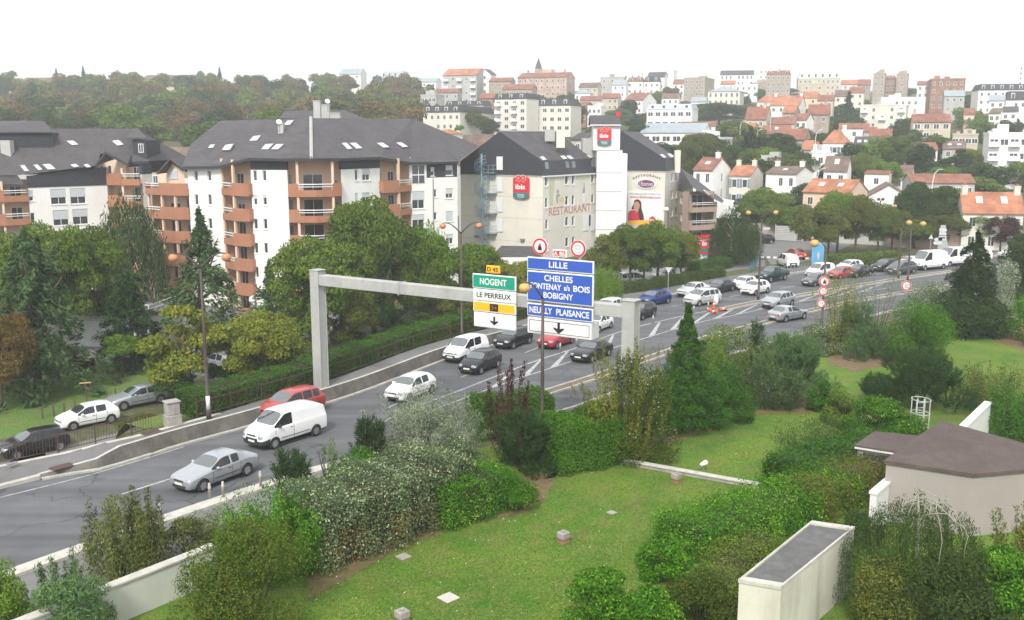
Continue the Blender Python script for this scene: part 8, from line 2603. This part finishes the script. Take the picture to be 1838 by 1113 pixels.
S_('tuft', 1352, 575, 46, 690, 'pine', 'pine leader standing above the mixed shrubs', 260, .3, .03, 28, depth=.9, per=16)
S_('shoot', 1385, 662, 100, 742, 'dark', 'buddleia with lilac flower spikes in front of the big pine', 6000, .12, .045, 29, depth=1.2, shoots=40, lean=.5, flowers=('lilac', .04))
S_('dome', 1470, 680, 50, 742, 'laurel', 'broad leaved bush at the corner of the far lawn', 3500, .16, .07, 30, depth=.9)
S_('dome', 1470, 580, 90, 640, 'vari', 'rounded variegated bush near the departing saloon', 9000, .13, .07, 31, depth=2.0)
S_('shoot', 1500, 492, 95, 640, 'yell', 'tall thin brownish shrub around the ban sign pole', 6000, .15, .05, 32, depth=1.7, shoots=34, lean=.5)
S_('shoot', 1570, 478, 120, 640, 'grey', 'feathery grey tamarisk before the waiting cars', 7000, .16, .035, 34, depth=2.0, shoots=40, lean=.5)
S_('tuft', 1540, 545, 100, 648, 'blue', 'dark pine bush left of the large pale green mound', 800, .34, .032, 35, depth=2.2, per=18)
S_('dome', 1640, 545, 130, 650, 'hedget', 'large pale green mound shaped bush', 24000, .15, .06, 36, depth=3.2, nb=9, rb=(.5, .62))
S_('dome', 1588, 588, 52, 640, 'lime', 'small yellow green bush in front of the pale green mound', 3000, .15, .1, 37, depth=1.0)
S_('dome', 1665, 508, 110, 585, 'vari', 'silvery shrub row behind the pale green mound', 7000, .15, .07, 38, depth=2.6)
S_('cone', 1740, 425, 150, 612, 'yew', 'huge dark yew with several tops near the road bend', 15000, .3, .09, 39, depth=4.5, whorls=14, droop=.3, power=.6)
S_('dome', 1740, 480, 140, 612, 'yew', 'dense base of the huge dark yew', 16000, .26, .09, 391, depth=4.2)
S_('dome', 1795, 470, 70, 590, 'grey', 'round grey bush to the right of the huge dark yew', 9000, .17, .07, 40, depth=3.0, nb=8, rb=(.5, .6))
S_('dome', 1850, 535, 95, 628, 'bright', 'round bright bush at the frame edge on its own soil bed', 10000, .17, .09, 41, depth=2.6, nb=8, rb=(.5, .6))
S_('dome', 1835, 440, 110, 560, 'dark', 'dark trees at the frame edge beyond the round bright bush', 9000, .24, .12, 42, depth=4)
S_('tuft', 1640, 628, 180, 748, 'pine', 'broad dark mountain pine beside the steel ladder', 2300, .26, .028, 43, depth=3.0, per=18)
S_('dome', 1585, 715, 150, 800, 'bright', 'bright green laurels in front of the broad dark pine', 16000, .13, .075, 45, depth=1.8)
S_('dome', 1515, 695, 80, 770, 'mid', 'green leafy bush left of the laurels', 8000, .12, .07, 46, depth=1.4)
S_('shoot', 1466, 752, 140, 842, 'dark', 'dark lavender bed at the edge of the lawn', 9000, .12, .03, 47, depth=1.7, shoots=90, lean=.5)
hedge('shrub_bank', [xy(1408, 888), xy(1460, 866), xy(1540, 842), xy(1590, 826)], 2.4, 0, 1.5, 30000, 'laurel', 'bank of wide leafy shrubs in front of the brown roofed shed', .11, .065, 48, .16, .28, k=.6)
hedge('shrub_bank', [xy(1215, 1000), xy(1310, 972), xy(1410, 930), xy(1500, 895)], 2.7, 0, 1.35, 34000, 'bright', 'bank of bright leafy shrubs left of the white shaft', .1, .06, 50, .18, .32, k=.6)
hedge('shrub_bank', [xy(1440, 935), xy(1520, 892), xy(1585, 862)], 2.2, 0, 1.5, 20000, 'olive', 'bank of olive shrubs between the white shaft and the wall stub', .09, .05, 501, .16, .3, k=.6)
hedge('shrub_bank', [xy(1270, 1110), xy(1320, 1040), xy(1360, 1000)], 1.8, 0, 1.1, 16000, 'mid', 'strip of darker shrubs against the left side of the white shaft', .09, .05, 502, .15, .3, k=.6)
S_('dome', 1200, 965, 130, 1055, 'bright', 'small bright cherry laurel on the lawn edge', 9000, .12, .06, 51, depth=1.2)
S_('dome', 1075, 1025, 165, 1150, 'bright', 'bright cherry laurel at the bottom of the lawn', 13000, .12, .06, 52, depth=1.5)
S_('dome', 1160, 1060, 140, 1175, 'bright', 'lower cherry laurel at the bottom edge', 9000, .12, .06, 521, depth=1.2)
S_('dome', 1255, 1040, 190, 1150, 'bolive', 'brownish shrubs between the cherry laurels and the white shaft', 14000, .09, .045, 53, depth=1.4)
S_('dome', 1690, 1005, 260, 1160, 'dark', 'dark undergrowth below the weeping birch', 15000, .11, .06, 55, depth=1.5, nb=20)
S_('dome', 1800, 985, 170, 1130, 'bright', 'bright leafy bush at the foot of the rendered building', 12000, .12, .07, 551, depth=1.4)
S_('shoot', 1840, 880, 130, 1100, 'olive', 'leafy shrub tree at the right frame edge before the rendered wall', 9000, .1, .05, 56, depth=1.0, shoots=30, lean=.6)
S_('dome', 1545, 915, 90, 985, 'dark', 'dark shrub behind the far corner of the white shaft', 6000, .1, .055, 553, depth=.9)
S_('dome', 262, 742, 110, 790, 'olive', 'brownish ivy bush behind the railing next to the stone pillar', 6000, .1, .06, 554, depth=1.0, z=-1.2)
S_('dome', 1590, 1000, 170, 1150, 'olive', 'shrubs between the white shaft and the weeping birch', 11000, .09, .05, 552, depth=1.1)
S_('shoot', 1815, 690, 120, 800, 'laurel', 'bright climbing foliage beside the white coped wall', 10000, .12, .06, 57, depth=1.6, shoots=60, lean=.4)
S_('shoot', 1780, 655, 150, 745, 'olive', 'grassy shrubs behind the white coped wall', 9000, .14, .04, 58, depth=2.0, shoots=60, lean=.5)
# weeping birch with pale limbs
p=gp(1640, 1105, 0);p.y+=.3
o=empty('weeping_birch', p, 0, 'weeping birch with pale twisting limbs in front of the rendered building', 'tree')
g=G3(77)
zt_b=dp(1610, 872, p.y).z-p.z
P, Nn, A=weep_points(g, 42000, 2.5, 1.8, zt_b*1.0, 300)
keep=g.uniform(0, 1, len(P))<np.where(P[:, 2]>zt_b*.82, .35, .9)
put('crown', leaf_mesh('crown', P[keep], Nn[keep], .085, .032, T['dark'], g, A[keep], .6), o)
b=MB()
b.tube([(0, 0, 0), (.1, 0, zt_b*.4), (.0, -.1, zt_b*.75), (-.1, -.1, zt_b*.97)], [.1, .075, .05, .025], 7)
put('trunk', b.mesh('trunk', M['birch'], True), o)
rb_=random.Random(3)
for pts in ([(-.1, -.2, .97), (.35, -1.1, .98), (.75, -1.5, .85), (.9, -1.6, .7)], [(-.1, -.2, .97), (-.6, -1.0, .97), (-.9, -1.3, .88)], [(-.05, -.2, .9), (.5, -1.2, .88), (1.0, -1.7, .76), (.9, -1.8, .6)], [(0, -.3, .78), (.9, -1.0, .83), (1.5, -1.1, .88)], [(-.1, -.2, .96), (0, -1.3, .97), (.1, -1.7, .8), (.05, -1.8, .55)]):
 Q= [Vector((x, y, z*zt_b)) for x, y, z in pts]
 Q= [a.lerp(c, t)+Vector((rb_.uniform(-.07, .07), 0, rb_.uniform(-.07, .07)+.1*math.sin(t*3.14))) for a, c in zip(Q, Q[1:]) for t in (0, .35, .7)]+[Q[-1]]
 b=MB();b.tube(Q, [.022* (1-.75*k/len(Q)) for k in range(len(Q))], 6);put('limb', b.mesh('limb', M['birch'], True), o)
 # ------------------------------------------------------------------ trees left of the road
t=tree_px
Lv=dict(z=LZ)
t('fir0', 70, 425, 265, 705, 'blue', 'big layered blue green conifer on the lower lawn, tallest on the left', **Lv)
t('fir1', 240, 500, 160, 660, 'pine', 'dark spreading pine beside the grey garage', **Lv)
t('broad0', 5, 560, 115, 738, 'rust', 'rusty brown young tree at the left frame edge', **Lv)
t('broad1', 110, 405, 150, 640, 'mid', 'round green tree in front of the left white flats', **Lv)
t('broad2', 190, 412, 150, 620, 'mid', 'second round green tree before the left white flats, nearer the balconies', **Lv)
t('broad3', 40, 420, 130, 640, 'mid', 'green tree behind the big conifer at the left edge', **Lv)
t('weep0', 240, 330, 120, 560, 'dark', 'tall thin drooping tree before the left orange balconies', **Lv)
t('young0', 220, 600, 75, 678, 'lime', 'young green tree with a thin trunk on the lower lawn', **Lv)
t('young1', 150, 640, 45, 690, 'purple', 'small purple bush beside the big conifer', name='bush', cat='shrub', **Lv)
t('cedar0', 372, 395, 240, 640, 'blue', 'open branched cedar in front of the middle white flats', **Lv)
t('cedar1', 490, 480, 170, 640, 'blue', 'lower cedar to the right of the open branched one', **Lv)
t('tall0', 340, 548, 175, 720, 'yell', 'yellowing tree behind the double lamp post', **Lv)
t('broad2', 465, 560, 150, 705, 'yell', 'golden tipped tree between the lamp post and the gantry', **Lv)
t('broad1', 520, 610, 100, 700, 'mid', 'green shrub tree between the two yellowing trees and the gantry', **Lv)
t('young0', 310, 668, 95, 722, 'pine', 'dark low juniper under the yellowing tree', name='bush', cat='shrub', **Lv)
t('young1', 410, 650, 90, 700, 'dark', 'dark low bush at the foot of the lamp post trees', name='bush', cat='shrub', **Lv)
t('broad3', 560, 432, 150, 650, 'mid', 'large green tree left of the gantry beam, against the corner bay', **Lv)
t('broad1', 672, 362, 150, 600, 'mid', 'tall round green tree covering the right half of the flats', **Lv)
t('broad0', 640, 425, 120, 610, 'mid', 'green tree directly above the gantry beam', **Lv)
t('broad2', 752, 415, 120, 590, 'lime', 'light green leafy tree in front of the last flats facade', **Lv)
t('weep1', 770, 388, 90, 560, 'lime', 'slender pale tree with airy twigs by the last flats windows', **Lv)
t('broad3', 620, 520, 120, 640, 'olive', 'brownish green tree right of the left gantry post', **Lv)
t('tall0', 690, 455, 60, 620, 'dark', 'narrow dark tree behind the gantry beam', **Lv)
t('broad0', 760, 470, 110, 590, 'mid', 'green tree between the gantry and the second lamp post', **Lv)
t('broad1', 845, 440, 110, 570, 'lime', 'bright tree at the foot of the hotel gable', **Lv)
t('broad2', 890, 455, 80, 570, 'olive', 'small yellowish tree left of the blue signs', **Lv)
t('broad3', 800, 520, 90, 590, 'olive', 'low olive tree behind the long clipped hedge', **Lv)
t('young1', 720, 560, 100, 612, 'dark', 'dark bushes behind the long clipped hedge, right of the gantry post', name='bush', cat='shrub', **Lv)
t('young0', 640, 600, 90, 640, 'dark', 'dark bush behind the hedge at the left gantry post', name='bush', cat='shrub', **Lv)
t('broad0', 925, 470, 70, 560, 'yell', 'yellow tipped small tree between the two sign stacks', z=-1.5)
for k, (u, vt_, w_, vb_, m_, l_) in enumerate([(1090, 420, 75, 520, 'olive', 'round forecourt tree right of the blue signs'), (1130, 405, 80, 520, 'mid', 'round forecourt tree under the tower'), (1180, 398, 85, 512, 'mid', 'round forecourt tree under the hotel poster'), (1222, 418, 62, 502, 'yell', 'yellowish forecourt tree left of the totem'), (1155, 420, 70, 515, 'dark', 'dark forecourt tree between two rounder ones'), (1200, 430, 60, 505, 'dark', 'darker forecourt tree behind the yellowish one')]):
 t('broad%d'%(k%4), u, vt_, w_, vb_, m_, l_, z=0)
t('weep0', 1085, 470, 62, 545, 'lime', 'drooping willow like bush beside the hedge under the blue signs', z=0, name='bush', cat='shrub')
t('young0', 1250, 470, 34, 497, 'bright', 'low bright bush at the totem foot', z=0, name='bush', cat='shrub')
t('young1', 1318, 448, 70, 475, 'dark', 'dark bushes at the foot of the weeping birch by the side street', z=0, name='bush', cat='shrub')
t('weep1', 1312, 368, 74, 476, 'dark', 'weeping birch by the side street corner', z=0)
t('weep0', 1340, 380, 50, 470, 'dark', 'second thinner birch right of the side street birch', z=0)
t('broad2', 1375, 338, 90, 428, 'mid', 'big green tree behind the parked black hatchback', z=0)
t('broad3', 1350, 350, 70, 425, 'dark', 'dark tree left of the big green one behind the stone wall', z=0)
t('broad0', 1415, 368, 80, 428, 'mid', 'green tree above the grey boarded gate', z=0)
for k, (u, vt_, w_, vb_, m_) in enumerate([(1462, 365, 82, 462, 'olive'), (1502, 345, 70, 452, 'mid'), (1535, 352, 72, 456, 'olive'), (1575, 368, 66, 455, 'mid'), (1600, 375, 74, 453, 'olive'), (1486, 385, 60, 458, 'yell')]):
 t('broad%d'%(k%4), u, vt_, w_, vb_, m_, ['leftmost plane tree of the row, beside the side street', 'tallest plane tree of the row, before the peach villa', 'plane tree below the low gabled house', 'plane tree just left of the twin globe lamps', 'plane tree behind the twin globe lamps', 'low yellowing plane tree behind the blue panel'][k], 'plane trees along the road', z=0)
for k, (u, vt_, w_, vb_, m_, l_) in enumerate([(1660, 330, 100, 440, 'dark', 'dark tree left of the orange roofed cream house'), (1690, 385, 90, 445, 'olive', 'olive tree behind the arrow sign stack'), (1740, 378, 90, 445, 'mid', 'green tree under the big orange roof'), (1795, 388, 60, 450, 'purple', 'dark purple plum tree before the cream house'), (1720, 318, 130, 400, 'mid', 'wide green tree behind the big orange roof'), (1780, 312, 110, 380, 'dark', 'dark green tree above the big orange roof'), (1640, 395, 70, 445, 'mid', 'green hedge tree right of the twin lamps'), (1835, 420, 50, 470, 'dark', 'dark tree at the road bend by the frame edge')]):
 t('broad%d'%(k%4), u, vt_, w_, vb_, m_, l_, z=0)
 # ------------------------------------------------------------------ trees among the houses
town= [('cedar0', 1345, 232, 110, 300, 'yew', 'flat topped dark cedar in the middle of the slope'), ('broad0', 1395, 240, 75, 300, 'dark', 'dark round tree right of the flat topped cedar'), ('broad1', 1260, 240, 80, 310, 'olive', 'olive tree left of the flat topped cedar'), ('broad2', 1340, 268, 60, 325, 'mid', 'green tree below the cedar between white houses'), ('broad3', 1310, 262, 55, 318, 'dark', 'dark tree behind the red roofed white house'), ('broad0', 1420, 275, 60, 325, 'mid', 'green tree above the brown roofed white house'), ('broad1', 1290, 185, 80, 232, 'dark', 'big dark tree in front of the manor'), ('broad2', 1255, 188, 60, 232, 'mid', 'green tree left of the big dark tree by the manor'), ('tall0', 1333, 165, 26, 196, 'dark', 'narrow dark tree at the manor corner'), ('farfir0', 1468, 157, 26, 188, 'pine', 'pointed fir on the slope below the long green roof'), ('farfir0', 1520, 170, 44, 236, 'pine', 'large dark fir left of the stepped white flats'), ('broad3', 1450, 195, 55, 232, 'mid', 'round green tree among orange roofs'), ('broad0', 1490, 208, 45, 240, 'dark', 'dark bushy tree between the stone gable and red cottages'), ('tall1', 1386, 190, 12, 222, 'yew', 'left cypress of a dark pair'), ('tall0', 1396, 190, 12, 222, 'yew', 'right cypress of a dark pair'), ('tall1', 1390, 152, 14, 172, 'yew', 'dark cypress below the grey stone block'), ('broad1', 1410, 158, 50, 178, 'mid', 'green tree mass under the grey stone block'), ('broad2', 1362, 160, 40, 186, 'lime', 'pale green tree right of the manor'), ('broad3', 1230, 182, 30, 200, 'mid', 'round green tree by the white pavilion'), ('broad0', 1203, 157, 36, 190, 'brown', 'brown bare crowned tree beside the brown block'), ('broad1', 1236, 157, 22, 188, 'brown', 'thin brown tree in front of the brown block'), ('broad2', 1110, 195, 50, 235, 'blue', 'blue green tree behind the tower roof'), ('broad3', 1130, 180, 34, 220, 'dark', 'dark tree right of the tower roof'), ('farfir0', 1112, 182, 22, 215, 'pine', 'dark fir near the tower roof'), ('broad0', 1000, 192, 40, 236, 'brown', 'brown crowned tree behind the hotel ridge'), ('broad1', 1030, 190, 44, 238, 'brown', 'second brown crowned tree behind the hotel ridge, wider'), ('broad2', 965, 205, 55, 238, 'mid', 'green tree line behind the hotel ridge'), ('broad3', 905, 205, 50, 240, 'dark', 'dark tree left of the hotel ridge'), ('broad0', 845, 195, 58, 246, 'olive', 'olive tree in front of the cream blocks'), ('broad1', 800, 208, 60, 238, 'lime', 'light green tree in front of the cream blocks'), ('tall0', 822, 226, 44, 290, 'lime', 'pale slender tree between the flats and the hotel gable'), ('broad2', 835, 250, 44, 300, 'lime', 'pale bush below the slender tree by the hotel gable'), ('broad3', 875, 215, 40, 250, 'dark', 'dark tree behind the hotel apex'), ('broad0', 1165, 150, 26, 170, 'mid', 'small round tree below the white skyline houses'), ('broad1', 1070, 225, 40, 245, 'mid', 'green tree touching the tower eave'), ('broad2', 1550, 275, 60, 340, 'mid', 'green tree in front of the tall cream house'), ('broad3', 1605, 245, 60, 320, 'mid', 'green tree right of the tall cream house'), ('tall0', 1632, 240, 36, 305, 'blue', 'dark tall conifer between the cream house and the beige block'), ('broad0', 1650, 262, 46, 310, 'olive', 'olive tree under the beige block'), ('farfir0', 1668, 252, 26, 290, 'pine', 'layered fir before the beige block'), ('tall1', 1718, 268, 60, 325, 'yew', 'broad dark conifer by the pale green house'), ('broad1', 1742, 268, 56, 315, 'yell', 'bright yellow green tree right of the dark conifer'), ('broad2', 1770, 275, 50, 330, 'olive', 'olive tree in front of the modern flats'), ('tall0', 1815, 245, 46, 330, 'lime', 'tall poplar like tree before the modern flats'), ('broad3', 1835, 290, 50, 345, 'mid', 'green tree at the frame edge below the modern flats'), ('broad0', 1690, 300, 60, 335, 'lime', 'light green bush beside the long red roof'), ('broad1', 1530, 290, 40, 325, 'lime', 'light bush below the tall cream house'), ('broad2', 1675, 172, 70, 205, 'dark', 'dark tree mass above the beige block'), ('broad3', 1715, 178, 60, 208, 'brown', 'brownish tree left of the slate mansard'), ('broad0', 1745, 172, 60, 210, 'dark', 'dark trees below the long white mansard block'), ('broad1', 1600, 158, 60, 180, 'dark', 'dark tree line above the stepped white flats'), ('broad2', 1625, 158, 40, 178, 'mid', 'green crown below the brown brick block'), ('broad3', 1770, 205, 80, 245, 'mid', 'large green tree above the low beige flats'), ('broad0', 1800, 212, 70, 248, 'mid', 'green tree left of the frame edge above the modern flats'), ('broad1', 1745, 212, 34, 246, 'purple', 'dark purple tree by the low beige flats'), ('broad2', 1830, 185, 40, 225, 'dark', 'dark tree at the frame edge below the mansard'), ('tall1', 1725, 205, 14, 240, 'dark', 'dark column tree right of the beige block'), ('broad3', 1500, 245, 36, 285, 'mid', 'green tree beside the blue shuttered villa'), ('broad0', 1535, 228, 34, 262, 'mid', 'round tree between the villa and the tall cream house'), ('broad1', 1585, 290, 60, 345, 'lime', 'light green bushes above the gable house'), ('broad2', 1210, 240, 40, 285, 'mid', 'leafy tree beside the grey roof top of the hotel'), ('broad3', 1235, 255, 50, 330, 'olive', 'olive tree left of the red roofed white house'), ('broad0', 1460, 205, 30, 230, 'dark', 'dark crown behind the stone gable'), ('broad1', 1180, 165, 34, 196, 'mid', 'round green bush by the white house with the steep roof'), ('broad2', 1595, 300, 40, 340, 'dark', 'dark bush by the tall blank pale house'), ('broad3', 1440, 330, 50, 400, 'dark', 'dark tree beside the porch of the brown roofed white house'), ('broad0', 1378, 345, 60, 410, 'mid', 'leafy tree in front of the brown roofed white house'), ('broad1', 1410, 350, 60, 412, 'dark', 'dark tree in front of the porch'), ('farfir0', 1740, 290, 40, 330, 'pine', 'small dark fir by the long red roof'), ('broad2', 1700, 335, 80, 385, 'mid', 'green trees in front of the long red roof')]
for (k, u, vt_, w_, vb_, m_, l_) in town:
 d=None
 t(k, u, vt_, w_, vb_, m_, l_)
 # loose filler trees between the houses on the slope
g_=random.Random(5)
cols_= ['mid', 'dark', 'olive', 'dark', 'mid', 'lime', 'pine']
for k in range(105):
 if k<78:u, v=g_.uniform(1140, 1838), g_.uniform(205, 350)
 else:u, v=g_.uniform(745, 1140), g_.uniform(180, 246)
 p=on_ground(u, v)
 if p.y<172:continue
 tree('far%d'%(k%4), p, g_.uniform(2.2, 4.2)* (1+p.y/700), g_.uniform(4.5, 8.5), g_.choice(cols_), 'green tree filling a gap between the hillside houses', 'trees between the hillside houses')
 # wooded hill on the left
WV= []
for k in range(260):
 d=190+340* (k/260)**.85+g_.uniform(-14, 14)
 x=g_.uniform(-.56, -.06 if d>300 else -.1)*d
 u=CX+x/d*F
 if d>430 and u>740:continue
 hgt=g_.uniform(9, 14) if d>260 else g_.uniform(7, 11)
 mm=g_.choice(['brown', 'brown', 'rust', 'olive', 'mid', 'dark', 'dark', 'mid', 'lime', 'brown'])
 fir=g_.random()<.03
 if k>=75:
  WV.append((x, d, hill(d)-1, g_.uniform(4.6, 7.2), hgt));continue
 tree('farfir0' if fir else 'far%d'%(k%4), (x, d, hill(d)-1), (2.2 if fir else g_.uniform(4.6, 7.2)), hgt+(3 if fir else 0), 'pine' if fir else mm, {'brown':'brown crowned tree in the wood on the left hill', 'rust':'rusty crowned tree in the wood on the left hill', 'olive':'olive crowned tree in the wood on the left hill', 'lime':'light green tree in the wood on the left hill', 'pine':'fir in the wood on the left hill'}.get('pine' if fir else mm, 'green tree in the wood on the left hill'), ('firs' if fir else {'brown':'brown trees', 'rust':'rusty trees', 'olive':'olive trees', 'lime':'light green trees'}.get(mm, 'green trees'))+' in the wood on the left hill')
for (u, vt_, m_, kd) in ((158, 124, 'pine', 'farfir0'), (110, 128, 'pine', 'farfir0'), (238, 130, 'mid', 'far1'), (400, 126, 'pine', 'farfir0'), (8, 138, 'dark', 'far2'), (150, 136, 'dark', 'far0')):
 d=500;x=xd(u, d)[0]
 tree(kd, (x, d, hill(d)-1), 3 if kd=='farfir0' else 6.5, dp(u, vt_, d).z-hill(d)+1, m_, {158:'fir with a forked top on the wooded ridge', 110:'slim pointed fir on the wooded ridge', 238:'round green crown standing out on the wooded ridge', 400:'small pointed fir by the white ridge house', 8:'dark crown at the left end of the ridge', 150:'dark crown under the forked fir on the ridge'}[u])
g=G3(91)
P, Nn, I= [], [], []
for (x, y, z, r_, h) in WV:
 p, q=blob_points(g, 1900, r_, r_, h*.9, 10, h*.1, (.3, .48), 'round')
 P.append(p+np.array([x, y, z]));Nn.append(q);I.append(np.full(len(p), g.integers(0, 5)))
mw= [T[k] for k in ('brown', 'dark', 'olive', 'mid', 'rust')]
tag(put('distant_wood', leaf_mesh('distant_wood', np.concatenate(P), np.concatenate(Nn), 1.0, .65, None, g, None, .6, np.concatenate(I), mw)), 'far part of the brown and green wood below the ridge', 'wood', kind='stuff')
# ------------------------------------------------------------------ grass blades on the lawn (one mass)
g=G3(4)
n=42000
u_=g.uniform(0, 1, n)
P= []
pts_px=g.uniform([540, 690], [1480, 1113], (n*2, 2))
for uu, vv in pts_px:
 q=gp(uu, vv, .035)
 dr, _= (0, 0)
 P.append((q.x, q.y, q.z+.015))
P=np.array(P)
gx=np.array([side(x, y, RA, RN)[0] for x, y, z in P[::1]]) if len(P)<90001 else None
P=P[gx< -4.5]
Nn=np.tile([0, 0, .2], (len(P), 1));A=np.tile([0, 0, .5], (len(P), 1))+g.normal(0, .7, (len(P), 3))
M['daisy']=mat('daisy_white', (.7, .7, .62), .8, .1)
T['grass']=mat_leaf('grass_blades', (.055, .12, .018), (.105, .18, .032), (.18, .18, .055))
tag(put('grass', leaf_mesh('grass', P, Nn+g.normal(0, 1, P.shape), .085, .03, T['grass'], g, A, .3, g.uniform(0, 1, len(P))<.006, [T['grass'], M['daisy']])), 'short patchy grass blades on the garden lawn', 'grass', kind='stuff')
# ------------------------------------------------------------------ air
b=MB();b.box(-900, 900, -60, 1650, -8, 95)
hz_m=bpy.data.materials.new('haze_air');hz_m.use_nodes=True
hn=hz_m.node_tree;hn.nodes.clear()
ho=hn.nodes.new('ShaderNodeOutputMaterial');hv=hn.nodes.new('ShaderNodeVolumePrincipled')
hv.inputs['Color'].default_value= (.93, .95, 1, 1)
hv.inputs['Density'].default_value=.00055
hv.inputs['Anisotropy'].default_value=.2
hn.links.new(hv.outputs[0], ho.inputs['Volume'])
hz=b.build('haze', hz_m)
tag(hz, 'pale haze in the air over the town', 'haze', kind='stuff')
